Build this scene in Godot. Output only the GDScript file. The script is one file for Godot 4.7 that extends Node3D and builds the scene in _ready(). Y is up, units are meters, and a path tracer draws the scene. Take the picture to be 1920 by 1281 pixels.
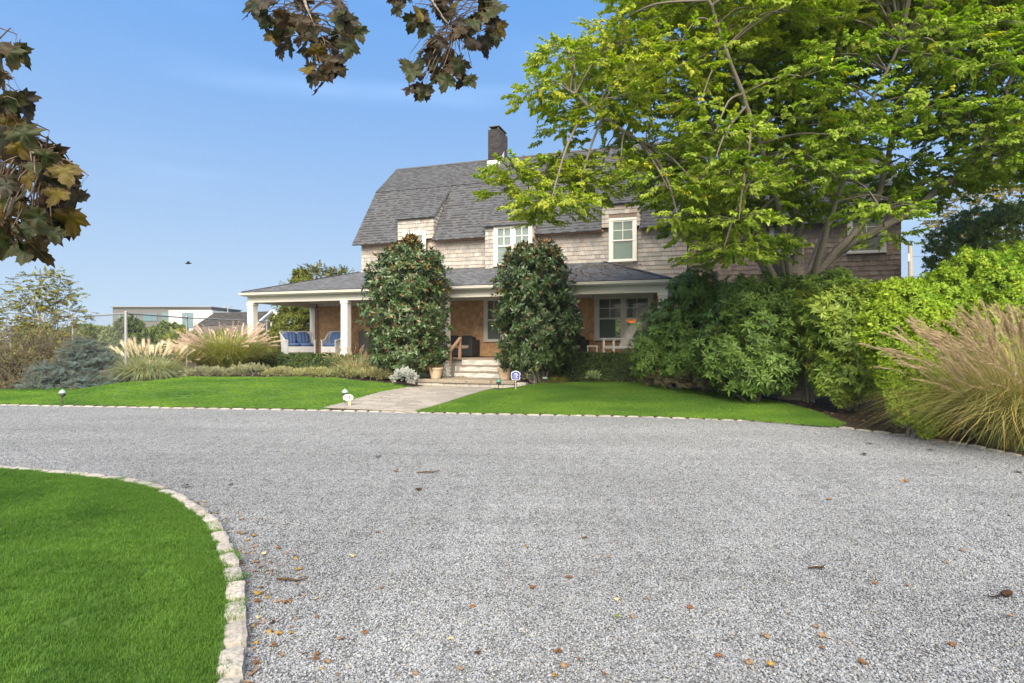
extends Node3D

const YAW := 18.5
var rng := RandomNumberGenerator.new()
var mats := {}
var taken := {}
var noise := FastNoiseLite.new()
var house: Node3D

# ---------------------------------------------------------------- mesh collector
class MB:
	var v := PackedVector3Array()
	var n := PackedVector3Array()
	var c := PackedColorArray()
	func tri(a: Vector3, b: Vector3, d: Vector3, col: Color) -> void:
		var nn := (b - a).cross(d - a).normalized()
		v.append(a); v.append(d); v.append(b)
		n.append(nn); n.append(nn); n.append(nn)
		c.append(col); c.append(col); c.append(col)
	func trin(a: Vector3, b: Vector3, d: Vector3, na: Vector3, nb: Vector3, nd: Vector3, col: Color) -> void:
		v.append(a); v.append(d); v.append(b)
		n.append(na); n.append(nd); n.append(nb)
		c.append(col); c.append(col); c.append(col)
	func quad(a: Vector3, b: Vector3, d: Vector3, e: Vector3, col: Color) -> void:
		tri(a, b, d, col); tri(a, d, e, col)
	func frame(o: Vector3, x: Vector3, y: Vector3, z: Vector3, col: Color, skip_back := false) -> void:
		# a box from corner o along three edges (x cross y = z)
		quad(o + z, o + z + x, o + z + x + y, o + z + y, col)
		if not skip_back:
			quad(o + x, o, o + y, o + x + y, col)
		quad(o, o + z, o + z + y, o + y, col)
		quad(o + x + z, o + x, o + x + y, o + x + y + z, col)
		quad(o + y + z, o + y + z + x, o + y + x, o + y, col)
		quad(o, o + x, o + x + z, o + z, col)
	func box(a: Vector3, b: Vector3, col := Color.WHITE) -> void:
		var lo := Vector3(minf(a.x, b.x), minf(a.y, b.y), minf(a.z, b.z))
		var d := (b - a).abs()
		frame(lo, Vector3(d.x, 0, 0), Vector3(0, d.y, 0), Vector3(0, 0, d.z), col)
	func bar(p: Vector3, q: Vector3, w: float, t: float, col := Color.WHITE, up := Vector3.UP) -> void:
		var z := (q - p)
		var zd := z.normalized()
		var x := up.cross(zd)
		if x.length() < 0.01:
			x = Vector3.RIGHT
		x = x.normalized()
		var y := zd.cross(x)
		frame(p - x * w * 0.5 - y * t * 0.5, x * w, y * t, z, col)
	func rbox(a: Vector3, b: Vector3, r: float, col := Color.WHITE) -> void:
		# a box with its edges chamfered
		var lo := Vector3(minf(a.x, b.x), minf(a.y, b.y), minf(a.z, b.z))
		var hi := lo + (b - a).abs()
		var ce := (lo + hi) * 0.5
		var h := (hi - lo) * 0.5
		r = minf(r, minf(h.x, minf(h.y, h.z)) * 0.9)
		var ax := [Vector3(1, 0, 0), Vector3(0, 1, 0), Vector3(0, 0, 1)]
		var hh := [h.x, h.y, h.z]
		for k in 3:
			for s in [-1.0, 1.0]:
				var N: Vector3 = ax[k] * s
				var U: Vector3 = ax[(k + 1) % 3]
				var W: Vector3 = N.cross(U)
				var hu: float = hh[(k + 1) % 3] - r
				var hw: float = hh[(k + 2) % 3] - r
				var o: Vector3 = ce + N * hh[k]
				quad(o - U * hu - W * hw, o + U * hu - W * hw, o + U * hu + W * hw, o - U * hu + W * hw, col)
		for k in 3:
			var A: Vector3 = ax[k]
			var B: Vector3 = ax[(k + 1) % 3]
			var C: Vector3 = ax[(k + 2) % 3]
			var la: float = hh[k] - r
			for sb in [-1.0, 1.0]:
				for sc in [-1.0, 1.0]:
					var p1: Vector3 = ce + B * sb * hh[(k + 1) % 3] + C * sc * (hh[(k + 2) % 3] - r)
					var p2: Vector3 = ce + B * sb * (hh[(k + 1) % 3] - r) + C * sc * hh[(k + 2) % 3]
					if sb * sc > 0:
						quad(p1 - A * la, p2 - A * la, p2 + A * la, p1 + A * la, col)
					else:
						quad(p2 - A * la, p1 - A * la, p1 + A * la, p2 + A * la, col)
		for sx in [-1.0, 1.0]:
			for sy in [-1.0, 1.0]:
				for sz in [-1.0, 1.0]:
					var q1 := ce + Vector3(sx * h.x, sy * (h.y - r), sz * (h.z - r))
					var q2 := ce + Vector3(sx * (h.x - r), sy * h.y, sz * (h.z - r))
					var q3 := ce + Vector3(sx * (h.x - r), sy * (h.y - r), sz * h.z)
					if sx * sy * sz > 0:
						tri(q1, q2, q3, col)
					else:
						tri(q1, q3, q2, col)
	func tube(p: Array, r: Array, sides: int, col := Color.WHITE, cap := true) -> void:
		var last := []
		var ln := []
		var x := Vector3.ZERO
		for i in p.size():
			var d: Vector3 = (p[mini(i + 1, p.size() - 1)] - p[maxi(i - 1, 0)])
			d = d.normalized()
			if i == 0:
				x = d.cross(Vector3(0.31, 0.2, 0.93)).normalized()
			else:
				x = (x - d * x.dot(d)).normalized()
			var y := d.cross(x)
			var ring := []
			var rn := []
			for k in sides:
				var an := TAU * k / sides
				var nn := x * cos(an) + y * sin(an)
				ring.append(p[i] + nn * r[i])
				rn.append(nn)
			if i > 0:
				for k in sides:
					var k2 := (k + 1) % sides
					trin(last[k], last[k2], ring[k2], ln[k], ln[k2], rn[k2], col)
					trin(last[k], ring[k2], ring[k], ln[k], rn[k2], rn[k], col)
			if cap and (i == 0 or i == p.size() - 1) and r[i] > 0.004:
				for k in range(1, sides - 1):
					if i == 0:
						tri(ring[0], ring[k + 1], ring[k], col)
					else:
						tri(ring[0], ring[k], ring[k + 1], col)
			last = ring
			ln = rn
	func lathe(prof: Array, sides: int, at := Vector3.ZERO, col := Color.WHITE) -> void:
		# prof: [radius, height] from bottom to top
		for i in prof.size() - 1:
			var a = prof[i]
			var b = prof[i + 1]
			var sl := Vector2(b[1] - a[1], a[0] - b[0])
			if sl.length() < 1e-6:
				continue
			sl = sl.normalized()
			for k in sides:
				var t0 := TAU * k / sides
				var t1 := TAU * (k + 1) / sides
				var d0 := Vector3(cos(t0), 0, -sin(t0))
				var d1 := Vector3(cos(t1), 0, -sin(t1))
				var n0 := d0 * sl.x + Vector3.UP * sl.y
				var n1 := d1 * sl.x + Vector3.UP * sl.y
				var pa: Vector3 = at + d0 * a[0] + Vector3.UP * a[1]
				var pb: Vector3 = at + d1 * a[0] + Vector3.UP * a[1]
				var pc: Vector3 = at + d1 * b[0] + Vector3.UP * b[1]
				var pd: Vector3 = at + d0 * b[0] + Vector3.UP * b[1]
				if a[0] > 1e-5:
					trin(pa, pb, pc, n0, n1, n1, col)
				if b[0] > 1e-5:
					trin(pa, pc, pd, n0, n1, n0, col)
	func ball(ce: Vector3, rad: Vector3, rows: int, cols: int, col: Color, wob: FastNoiseLite = null, amt := 0.0, pw := 1.0) -> void:
		var pts := []
		var nr := []
		for i in rows + 1:
			var th := PI * i / rows
			var row := []
			var rown := []
			for j in cols:
				var ph := TAU * j / cols
				var d := Vector3(sin(th) * cos(ph), cos(th), -sin(th) * sin(ph))
				var e := Vector3(signf(d.x) * pow(absf(d.x), pw), signf(d.y) * pow(absf(d.y), pw), signf(d.z) * pow(absf(d.z), pw))
				var k := 1.0
				if wob:
					k += amt * wob.get_noise_3dv((ce + d * rad) * 40.0)
				row.append(ce + e * rad * k)
				rown.append((d / rad).normalized())
			pts.append(row)
			nr.append(rown)
		for i in rows:
			for j in cols:
				var j2 := (j + 1) % cols
				if wob:
					if i > 0:
						tri(pts[i][j], pts[i + 1][j], pts[i][j2], col)
					if i < rows - 1:
						tri(pts[i][j2], pts[i + 1][j], pts[i + 1][j2], col)
				else:
					if i > 0:
						trin(pts[i][j], pts[i + 1][j], pts[i][j2], nr[i][j], nr[i + 1][j], nr[i][j2], col)
					if i < rows - 1:
						trin(pts[i][j2], pts[i + 1][j], pts[i + 1][j2], nr[i][j2], nr[i + 1][j], nr[i + 1][j2], col)
	func leaf(p: Vector3, d: Vector3, up: Vector3, ln: float, w: float, fold: float, col: Color, droop := 0.0) -> void:
		var s := d.cross(up)
		if s.length() < 0.01:
			s = d.cross(Vector3(0.3, 0.2, 0.9))
		s = s.normalized()
		var nn := s.cross(d).normalized()
		var m := p + d * ln * 0.45
		var t := p + d * ln - nn * droop * ln
		var l := m - s * w * 0.5 + nn * fold * w
		var r := m + s * w * 0.5 + nn * fold * w
		tri(p, r, m, col); tri(p, m, l, col)
		tri(m, r, t, col); tri(m, t, l, col)
	func mesh() -> ArrayMesh:
		var a := []
		a.resize(Mesh.ARRAY_MAX)
		a[Mesh.ARRAY_VERTEX] = v
		a[Mesh.ARRAY_NORMAL] = n
		a[Mesh.ARRAY_COLOR] = c
		var m := ArrayMesh.new()
		m.add_surface_from_arrays(Mesh.PRIMITIVE_TRIANGLES, a)
		return m

# ---------------------------------------------------------------- nodes
func numbered(called: String) -> String:
	if not taken.has(called):
		taken[called] = 0
		return called
	taken[called] += 1
	return "%s_%03d" % [called, taken[called]]

func tag(o: Node, label: String, category: String, group := "") -> Node:
	o.set_meta("label", label)
	o.set_meta("category", category)
	if group:
		o.set_meta("group", group)
	return o

func thing(called: String, label: String, category: String, at := Vector3.ZERO, turn := 0.0, group := "") -> Node3D:
	var o := Node3D.new()
	o.name = numbered(called)
	add_child(o, true)
	o.position = at
	o.rotation.y = turn
	tag(o, label, category, group)
	return o

func obj(called: String, m, mat: Material, parent: Node = null, kind := "") -> MeshInstance3D:
	var o := MeshInstance3D.new()
	o.mesh = m.mesh() if m is MB else m
	o.material_override = mat
	if parent == null or parent == self:
		o.name = numbered(called)
		add_child(o, true)
	else:
		o.name = called
		parent.add_child(o, true)
	if kind:
		o.set_meta("kind", kind)
	return o

func many(called: String, m: Mesh, mat: Material, xf: Array, cols: Array, parent: Node = null) -> MultiMeshInstance3D:
	var mm := MultiMesh.new()
	mm.transform_format = MultiMesh.TRANSFORM_3D
	mm.use_colors = cols.size() > 0
	mm.mesh = m
	mm.instance_count = xf.size()
	var st := 16 if cols.size() > 0 else 12
	var b := PackedFloat32Array()
	b.resize(st * xf.size())
	var k := 0
	for i in xf.size():
		var t: Transform3D = xf[i]
		var x := t.basis.x
		var y := t.basis.y
		var z := t.basis.z
		b[k] = x.x; b[k + 1] = y.x; b[k + 2] = z.x; b[k + 3] = t.origin.x
		b[k + 4] = x.y; b[k + 5] = y.y; b[k + 6] = z.y; b[k + 7] = t.origin.y
		b[k + 8] = x.z; b[k + 9] = y.z; b[k + 10] = z.z; b[k + 11] = t.origin.z
		if st == 16:
			var cc: Color = cols[i]
			b[k + 12] = cc.r; b[k + 13] = cc.g; b[k + 14] = cc.b; b[k + 15] = 1.0
		k += st
	mm.buffer = b
	var o := MultiMeshInstance3D.new()
	o.multimesh = mm
	o.material_override = mat
	o.set_meta("kind", "stuff")
	if parent == null:
		o.name = numbered(called)
		add_child(o, true)
	else:
		o.name = called
		parent.add_child(o, true)
	return o

# ---------------------------------------------------------------- materials
func lin(r: float, g: float, b: float) -> Color:
	return Color(r, g, b).linear_to_srgb()

func mat(key: String, col: Color, rough := 0.8, opt := {}) -> StandardMaterial3D:
	# col is a linear base colour; meshes carry further variation as vertex colours
	if mats.has(key):
		return mats[key]
	var m := StandardMaterial3D.new()
	m.albedo_color = col.linear_to_srgb()
	m.roughness = rough
	m.vertex_color_use_as_albedo = true
	m.metallic = opt.get("metal", 0.0)
	m.metallic_specular = opt.get("spec", 0.4)
	if opt.has("back"):
		m.backlight_enabled = true
		m.backlight = opt.back
		m.cull_mode = BaseMaterial3D.CULL_DISABLED
	if opt.has("tex"):
		m.albedo_texture = opt.tex
		m.uv1_triplanar = true
		m.uv1_world_triplanar = opt.get("world", false)
		m.uv1_scale = opt.get("scale", Vector3.ONE)
	if opt.has("norm"):
		m.normal_enabled = true
		m.normal_texture = opt.norm
		m.normal_scale = opt.get("nscale", 1.0)
		m.uv1_triplanar = true
		m.uv1_world_triplanar = opt.get("world", false)
		m.uv1_scale = opt.get("scale", Vector3.ONE)
	mats[key] = m
	return m

func ntex(sd: int, freq: float, lo: float, hi: float, size := 512, kind := FastNoiseLite.TYPE_SIMPLEX_SMOOTH, stretch := Vector2.ONE, normal := false) -> Texture2D:
	# a tileable grey pattern, computed here; the value multiplies the base colour
	var f := FastNoiseLite.new()
	f.seed = sd
	f.noise_type = kind
	f.frequency = freq
	f.fractal_octaves = 4
	var t := NoiseTexture2D.new()
	t.width = int(size * stretch.x)
	t.height = int(size * stretch.y)
	t.seamless = true
	t.noise = f
	if normal:
		t.as_normal_map = true
		t.bump_strength = hi
	else:
		var g := Gradient.new()
		g.set_color(0, Color(lo, lo, lo))
		g.set_color(1, Color(hi, hi, hi))
		t.color_ramp = g
	return t

# ---------------------------------------------------------------- places
func P(x: float, y: float, d: float) -> Vector3:
	# the place at depth d that the survey of the photograph gives for a measured point
	return Vector3((x - 960.0) / 1120.0 * d, 1.5 + (640.5 - y) * d / 1120.0, -d)

func L(u: float, h: float, vv: float) -> Vector3:
	return Vector3(u, h, -vv)

func HW(u: float, h: float, vv: float) -> Vector3:
	var a := deg_to_rad(YAW)
	return Vector3(-2.22 + u * cos(a) + vv * sin(a), h, -(19.9 - u * sin(a) + vv * cos(a)))

func rr(a: float, b: float) -> float:
	return rng.randf_range(a, b)

func tint(cc: Color, amt: float) -> Color:
	var k := 1.0 + rng.randf_range(-amt, amt)
	return Color(cc.r * k, cc.g * k, cc.b * k)

func unit() -> Vector3:
	var y := rr(-1, 1)
	var a := rr(0, TAU)
	var r := sqrt(1 - y * y)
	return Vector3(r * cos(a), y, r * sin(a))

func facing(z: Vector3, spin: float) -> Basis:
	# a basis whose y axis is z, spun about it
	var y := z.normalized()
	var x := y.cross(Vector3(0.13, 0.27, 0.95))
	if x.length() < 0.05:
		x = y.cross(Vector3.RIGHT)
	x = x.normalized().rotated(y, spin)
	return Basis(x, y, x.cross(y))

func smooth_path(p: Array, k: int) -> Array:
	var out := []
	for i in p.size() - 1:
		var a = p[maxi(i - 1, 0)]
		var b = p[i]
		var c = p[i + 1]
		var d = p[mini(i + 2, p.size() - 1)]
		for j in k:
			var t := float(j) / k
			out.append(0.5 * ((2.0 * b) + (c - a) * t + (2.0 * a - 5.0 * b + 4.0 * c - d) * t * t + (3.0 * b - a - 3.0 * c + d) * t * t * t))
	out.append(p[-1])
	return out

# ---------------------------------------------------------------- the lie of the land
var kerb_far := [Vector2(-45, 15.2), Vector2(-30, 14.9), Vector2(-20, 14.5), Vector2(-12, 13.95), Vector2(-9.12, 13.5), Vector2(-6.28, 13.12), Vector2(-4.01, 12.8), Vector2(-1.98, 12.4), Vector2(0, 12.1), Vector2(2.53, 11.75), Vector2(4.43, 11.15), Vector2(5.6, 10.3), Vector2(6.2, 9.4), Vector2(6.48, 8.6), Vector2(6.58, 7.57), Vector2(6.4, 6.2), Vector2(6.0, 4.8), Vector2(5.2, 3.0)]
var rise_at := [[-45, 0.05], [-15, 0.06], [-12.5, 0.16], [-11.0, 0.28], [-9.5, 0.4], [-5.5, 0.4], [-4.0, 0.3], [-2.4, 0.13], [-0.5, 0.12], [1.0, 0.27], [3.5, 0.28], [5.0, 0.18], [6.5, 0.1], [45, 0.1]]

func kerb_dist(x: float, d: float) -> float:
	# how far a place lies beyond the far kerb (negative on the gravel)
	var best := 1e9
	var sgn := 1.0
	var p := Vector2(x, d)
	for i in kerb_far.size() - 1:
		var a: Vector2 = kerb_far[i]
		var b: Vector2 = kerb_far[i + 1]
		var ab := b - a
		var t := clampf((p - a).dot(ab) / ab.length_squared(), 0, 1)
		var q := a + ab * t
		var dd := p.distance_squared_to(q)
		if dd < best:
			best = dd
			sgn = 1.0 if ab.cross(p - a) > 0 else -1.0
	return sqrt(best) * sgn

func ground(x: float, d: float) -> float:
	var s := kerb_dist(x, d)
	if s <= 0:
		return 0.0
	var h := 0.1
	for i in rise_at.size() - 1:
		if x >= rise_at[i][0] and x <= rise_at[i + 1][0]:
			var t: float = (x - rise_at[i][0]) / (rise_at[i + 1][0] - rise_at[i][0])
			h = lerpf(rise_at[i][1], rise_at[i + 1][1], t * t * (3 - 2 * t))
			break
	return 0.035 + h * smoothstep(0.0, 4.6, s)

func G(x: float, d: float) -> Vector3:
	return Vector3(x, ground(x, d), -d)

func along(p: Array, t: float):
	# the place at share t of a polyline's length
	var total := 0.0
	for i in p.size() - 1:
		total += p[i].distance_to(p[i + 1])
	var want := t * total
	for i in p.size() - 1:
		var l: float = p[i].distance_to(p[i + 1])
		if want <= l or i == p.size() - 2:
			return p[i].lerp(p[i + 1], clampf(want / l, 0, 1))
		want -= l
	return p[-1]

# ---------------------------------------------------------------- setting
func struct(called: String, m, mt: Material, parent: Node = null) -> MeshInstance3D:
	var o := obj(called, m, mt, parent)
	if parent == null:
		o.set_meta("kind", "structure")
	return o

func camera_and_sky() -> void:
	var cam := Camera3D.new()
	cam.name = "camera"
	cam.fov = rad_to_deg(2.0 * atan(640.5 / 1120.0))
	cam.position = Vector3(0, 1.5, 0)
	cam.far = 2000.0
	cam.near = 0.05
	add_child(cam)
	cam.current = true
	var env := Environment.new()
	env.background_mode = Environment.BG_SKY
	var sky := Sky.new()
	var sm := ProceduralSkyMaterial.new()
	sm.sky_top_color = lin(0.035, 0.19, 0.515)
	sm.sky_horizon_color = lin(0.37, 0.465, 0.55)
	sm.sky_curve = 0.26
	sm.ground_bottom_color = lin(0.16, 0.15, 0.13)
	sm.ground_horizon_color = lin(0.3, 0.33, 0.36)
	sm.sun_angle_max = 4.0
	sm.sky_cover = cirrus()
	sm.sky_cover_modulate = Color(1, 1, 1, 1)
	sky.sky_material = sm
	env.sky = sky
	env.tonemap_mode = Environment.TONE_MAPPER_LINEAR
	env.tonemap_exposure = 1.7
	env.sdfgi_enabled = true
	env.ssao_enabled = true
	env.ssil_enabled = true
	env.fog_enabled = true
	env.fog_density = 0.0004
	env.fog_light_color = lin(0.3, 0.37, 0.48)
	var we := WorldEnvironment.new()
	we.name = "environment"
	we.environment = env
	add_child(we)
	var sun := DirectionalLight3D.new()
	sun.name = "sun"
	sun.light_color = Color(1.0, 0.95, 0.87)
	sun.light_energy = 1.6
	sun.light_angular_distance = 45.0
	sun.shadow_enabled = true
	add_child(sun)
	sun.look_at_from_position(Vector3(-0.4, 7.6, 9.0), Vector3.ZERO)

func cirrus() -> Texture2D:
	# thin drawn-out ice clouds, as an equirectangular sheet
	var w := 1024
	var h := 512
	var f := FastNoiseLite.new()
	f.seed = 4
	f.frequency = 1.0
	f.fractal_octaves = 5
	var f2 := FastNoiseLite.new()
	f2.seed = 9
	f2.frequency = 0.8
	var img := Image.create(w, h, false, Image.FORMAT_RGBA8)
	for j in h:
		var el := (0.5 - float(j) / h) * PI
		if el < 0.0:
			continue
		for i in w:
			var az := TAU * i / w
			var x := cos(az)
			var z := sin(az)
			var k := f.get_noise_3d(x * 1.1 + el * 2.0, el * 13.0, z * 1.1) * 0.5 + 0.5
			var b := f2.get_noise_3d(x * 1.3, el * 3.0, z * 1.3) * 0.5 + 0.5
			var a := smoothstep(0.42, 0.85, k) * smoothstep(0.3, 0.7, b) * 0.22 * smoothstep(0.0, 0.12, el)
			img.set_pixel(i, j, Color(0.62, 0.66, 0.72, a))
	return ImageTexture.create_from_image(img)

func strip(a: Array, b: Array, nu: int, nv: int, lift: float, flat := false) -> MB:
	# the sheet ruled between two polylines on the ground, draped over the land
	var g := []
	for i in nu + 1:
		var p: Vector2 = along(a, float(i) / nu)
		var q: Vector2 = along(b, float(i) / nu)
		var row := []
		for j in nv + 1:
			var r := p.lerp(q, float(j) / nv)
			row.append(Vector3(r.x, (0.0 if flat else ground(r.x, r.y)) + lift, -r.y))
		g.append(row)
	var m := MB.new()
	for i in nu:
		for j in nv:
			m.quad(g[i][j], g[i + 1][j], g[i + 1][j + 1], g[i][j + 1], Color.WHITE)
	return m

var path_left := [Vector2(-4.03, 12.78), Vector2(-2.55, 17.5)]
func on_path(x: float, d: float) -> bool:
	var a := deg_to_rad(YAW)
	var dx := x + 2.22
	var dd := d - 19.9
	var u := dx * cos(a) - dd * sin(a)
	var w := dx * sin(a) + dd * cos(a)
	return u > 0.3 and u < 2.6 and w > -7.3 and w < -1.0

func blades(sd: int, count: int, size: float, h0: float, h1: float, w: float) -> Mesh:
	rng.seed = sd
	var m := MB.new()
	for i in count:
		var p := Vector3(rr(-0.5, 0.5) * size, -0.004, rr(-0.5, 0.5) * size)
		var an := rr(0, TAU)
		var s := Vector3(cos(an), 0, sin(an))
		var lean := Vector3(cos(an + rr(0.9, 2.2)), 0, sin(an + rr(0.9, 2.2))) * rr(0.15, 1.15)
		var h := rr(h0, h1)
		var col := Color(0.8, 0.8, 0.8).lerp(Color(1.75, 1.45, 1.5), pow(rng.randf(), 2.0))
		if rng.randf() < 0.03:
			col = Color(3.2, 1.5, 2.3)
		col = tint(col, 0.22)
		var mid := p + (Vector3.UP * 0.62 + lean * 0.35) * h
		var top := p + (Vector3.UP * rr(0.75, 1.0) + lean) * h
		var ww := w * rr(0.7, 1.2)
		m.quad(p - s * ww * 0.5, p + s * ww * 0.5, mid + s * ww * 0.42, mid - s * ww * 0.42, col)
		m.tri(mid - s * ww * 0.42, mid + s * ww * 0.42, top, col)
	return m.mesh()

func pebbles(sd: int, count: int, size: float) -> Mesh:
	rng.seed = sd
	var m := MB.new()
	var side := int(ceil(sqrt(float(count))))
	for i in count:
		# jittered places, so that the stones cover evenly
		var gx := (float(i % side) + rr(-0.3, 1.3)) / side - 0.5
		var gz := (float(i / side) + rr(-0.3, 1.3)) / side - 0.5
		var p := Vector3(gx * size, rr(0.0, 0.009), gz * size)
		var r := rr(0.0045, 0.0084)
		var grey := rr(0.2, 0.4)
		if rng.randf() < 0.16:
			grey = rr(0.08, 0.2)
		var col := Color(grey * 0.965, grey * 0.985, grey * 1.06)
		if rng.randf() < 0.06:
			col = Color(grey * 1.12, grey * 1.0, grey * 0.86)
		var bs := Basis.from_euler(Vector3(rr(0, TAU), rr(0, TAU), rr(0, TAU)))
		var c8 := []
		for k in 6:
			var ax := Vector3.ZERO
			ax[k / 2] = 1.0 if k % 2 == 0 else -1.0
			var q := (bs * (ax * r * rr(0.75, 1.3) + Vector3(rr(-1, 1), rr(-1, 1), rr(-1, 1)) * r * 0.22))
			q.y *= 0.72
			c8.append(p + q)
		for f in [[0, 2, 4], [2, 1, 4], [1, 3, 4], [3, 0, 4], [2, 0, 5], [1, 2, 5], [3, 1, 5], [0, 3, 5]]:
			m.tri(c8[f[0]], c8[f[1]], c8[f[2]], col)
	return m.mesh()

func stone_mesh(sd: int, ln: float, w: float, h: float) -> Mesh:
	# a hand-split kerb block: soft worn edges, uneven faces
	rng.seed = sd
	var nx := 5
	var ny := 3
	var nz := 4
	var f := FastNoiseLite.new()
	f.seed = sd
	f.frequency = 9.0
	f.fractal_octaves = 3
	var put := func(a: Vector3) -> Vector3:
		var q := a
		var e := Vector3(absf(a.x), absf(a.y), absf(a.z))
		var rd := 0.0
		rd = pow(pow(e.x, 6) + pow(e.y, 6) + pow(e.z, 6), 1.0 / 6.0)
		q = a / maxf(rd, 0.001)
		q = Vector3(q.x * ln * 0.5, q.y * h * 0.5, q.z * w * 0.5)
		var k := f.get_noise_3dv(q * 1.0 + Vector3(sd * 3.0, 0, 0))
		return q + Vector3(k * 0.009, f.get_noise_3dv(q * 2.0 + Vector3(0, 7, 0)) * 0.008, f.get_noise_3dv(q + Vector3(0, 0, 9)) * 0.011)
	var m := MB.new()
	var tn := Color(1, 1, 1)
	for ax in 3:
		for s in [-1.0, 1.0]:
			if ax == 1 and s < 0:
				continue
			var n1: int = [ny, nz, nx][ax]
			var n2: int = [nz, nx, ny][ax]
			for i in n1:
				for j in n2:
					var g := []
					for o in [[0, 0], [1, 0], [1, 1], [0, 1]]:
						var a := Vector3.ZERO
						a[ax] = s
						a[(ax + 1) % 3] = (float(i + o[0]) / n1 * 2 - 1)
						a[(ax + 2) % 3] = (float(j + o[1]) / n2 * 2 - 1)
						g.append(put.call(a))
					if s > 0:
						m.quad(g[0], g[1], g[2], g[3], tn)
					else:
						m.quad(g[3], g[2], g[1], g[0], tn)
	return m.mesh()

func kerb(called: String, pts: Array, from: float, to: float, width: float, top: float) -> void:
	var k := Node3D.new()
	k.name = called
	k.set_meta("kind", "structure")
	add_child(k, true)
	var meshes := []
	for i in 8:
		meshes.append(stone_mesh(40 + i, 0.245 + 0.012 * (i % 4), absf(width), 0.15))
	var stones := []
	for i in 4:
		stones.append(mat("kerb%d" % i, [Color(0.38, 0.36, 0.325), Color(0.345, 0.33, 0.3), Color(0.41, 0.39, 0.35), Color(0.32, 0.3, 0.27)][i], 0.9, {"tex": tex_stone, "world": true, "scale": Vector3.ONE * 3.0, "norm": tex_bump, "nscale": 0.6}))
	rng.seed = 77
	var total := 0.0
	for i in pts.size() - 1:
		total += pts[i].distance_to(pts[i + 1])
	var s := from
	while s < to:
		var id := rng.randi() % 8
		var ln := 0.26 + 0.012 * (id % 4)
		var a: Vector2 = along(pts, s / total)
		var b: Vector2 = along(pts, minf((s + ln) / total, 1.0))
		var dir := (b - a).normalized()
		var inn := Vector2(-dir.y, dir.x)
		var ce := (a + b) * 0.5 + inn * (width * 0.5 + rr(-0.006, 0.006))
		var o := obj("kerb_stone", meshes[id], stones[rng.randi() % 4], k)
		o.position = Vector3(ce.x, top - 0.075 + rr(-0.006, 0.006), -ce.y)
		o.rotation = Vector3(rr(-0.04, 0.04), atan2(dir.y, dir.x) + rr(-0.03, 0.03) + (PI if rng.randf() < 0.5 else 0.0), rr(-0.025, 0.025))
		s += ln + rr(0.004, 0.016)

var island_edge := [Vector2(-14, 5.5), Vector2(-11, 7.0), Vector2(-8.0, 7.2), Vector2(-5.98, 6.98), Vector2(-4.67, 6.58), Vector2(-3.98, 6.3), Vector2(-3.62, 6.09), Vector2(-3.15, 5.70), Vector2(-2.72, 5.25), Vector2(-2.39, 4.88), Vector2(-2.11, 4.455), Vector2(-1.875, 4.07), Vector2(-1.71, 3.80), Vector2(-1.57, 3.54), Vector2(-1.45, 3.27), Vector2(-1.31, 2.96), Vector2(-1.23, 2.77), Vector2(-1.14, 2.5), Vector2(-1.0, 1.9), Vector2(-0.95, 1.2), Vector2(-1.1, 0.2), Vector2(-2.0, -1.2), Vector2(-4.5, -2.2)]

var tex_stone: Texture2D
var tex_bump: Texture2D
var tex_soft: Texture2D
var tex_mulch: Texture2D
var tex_bark: Texture2D

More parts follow.
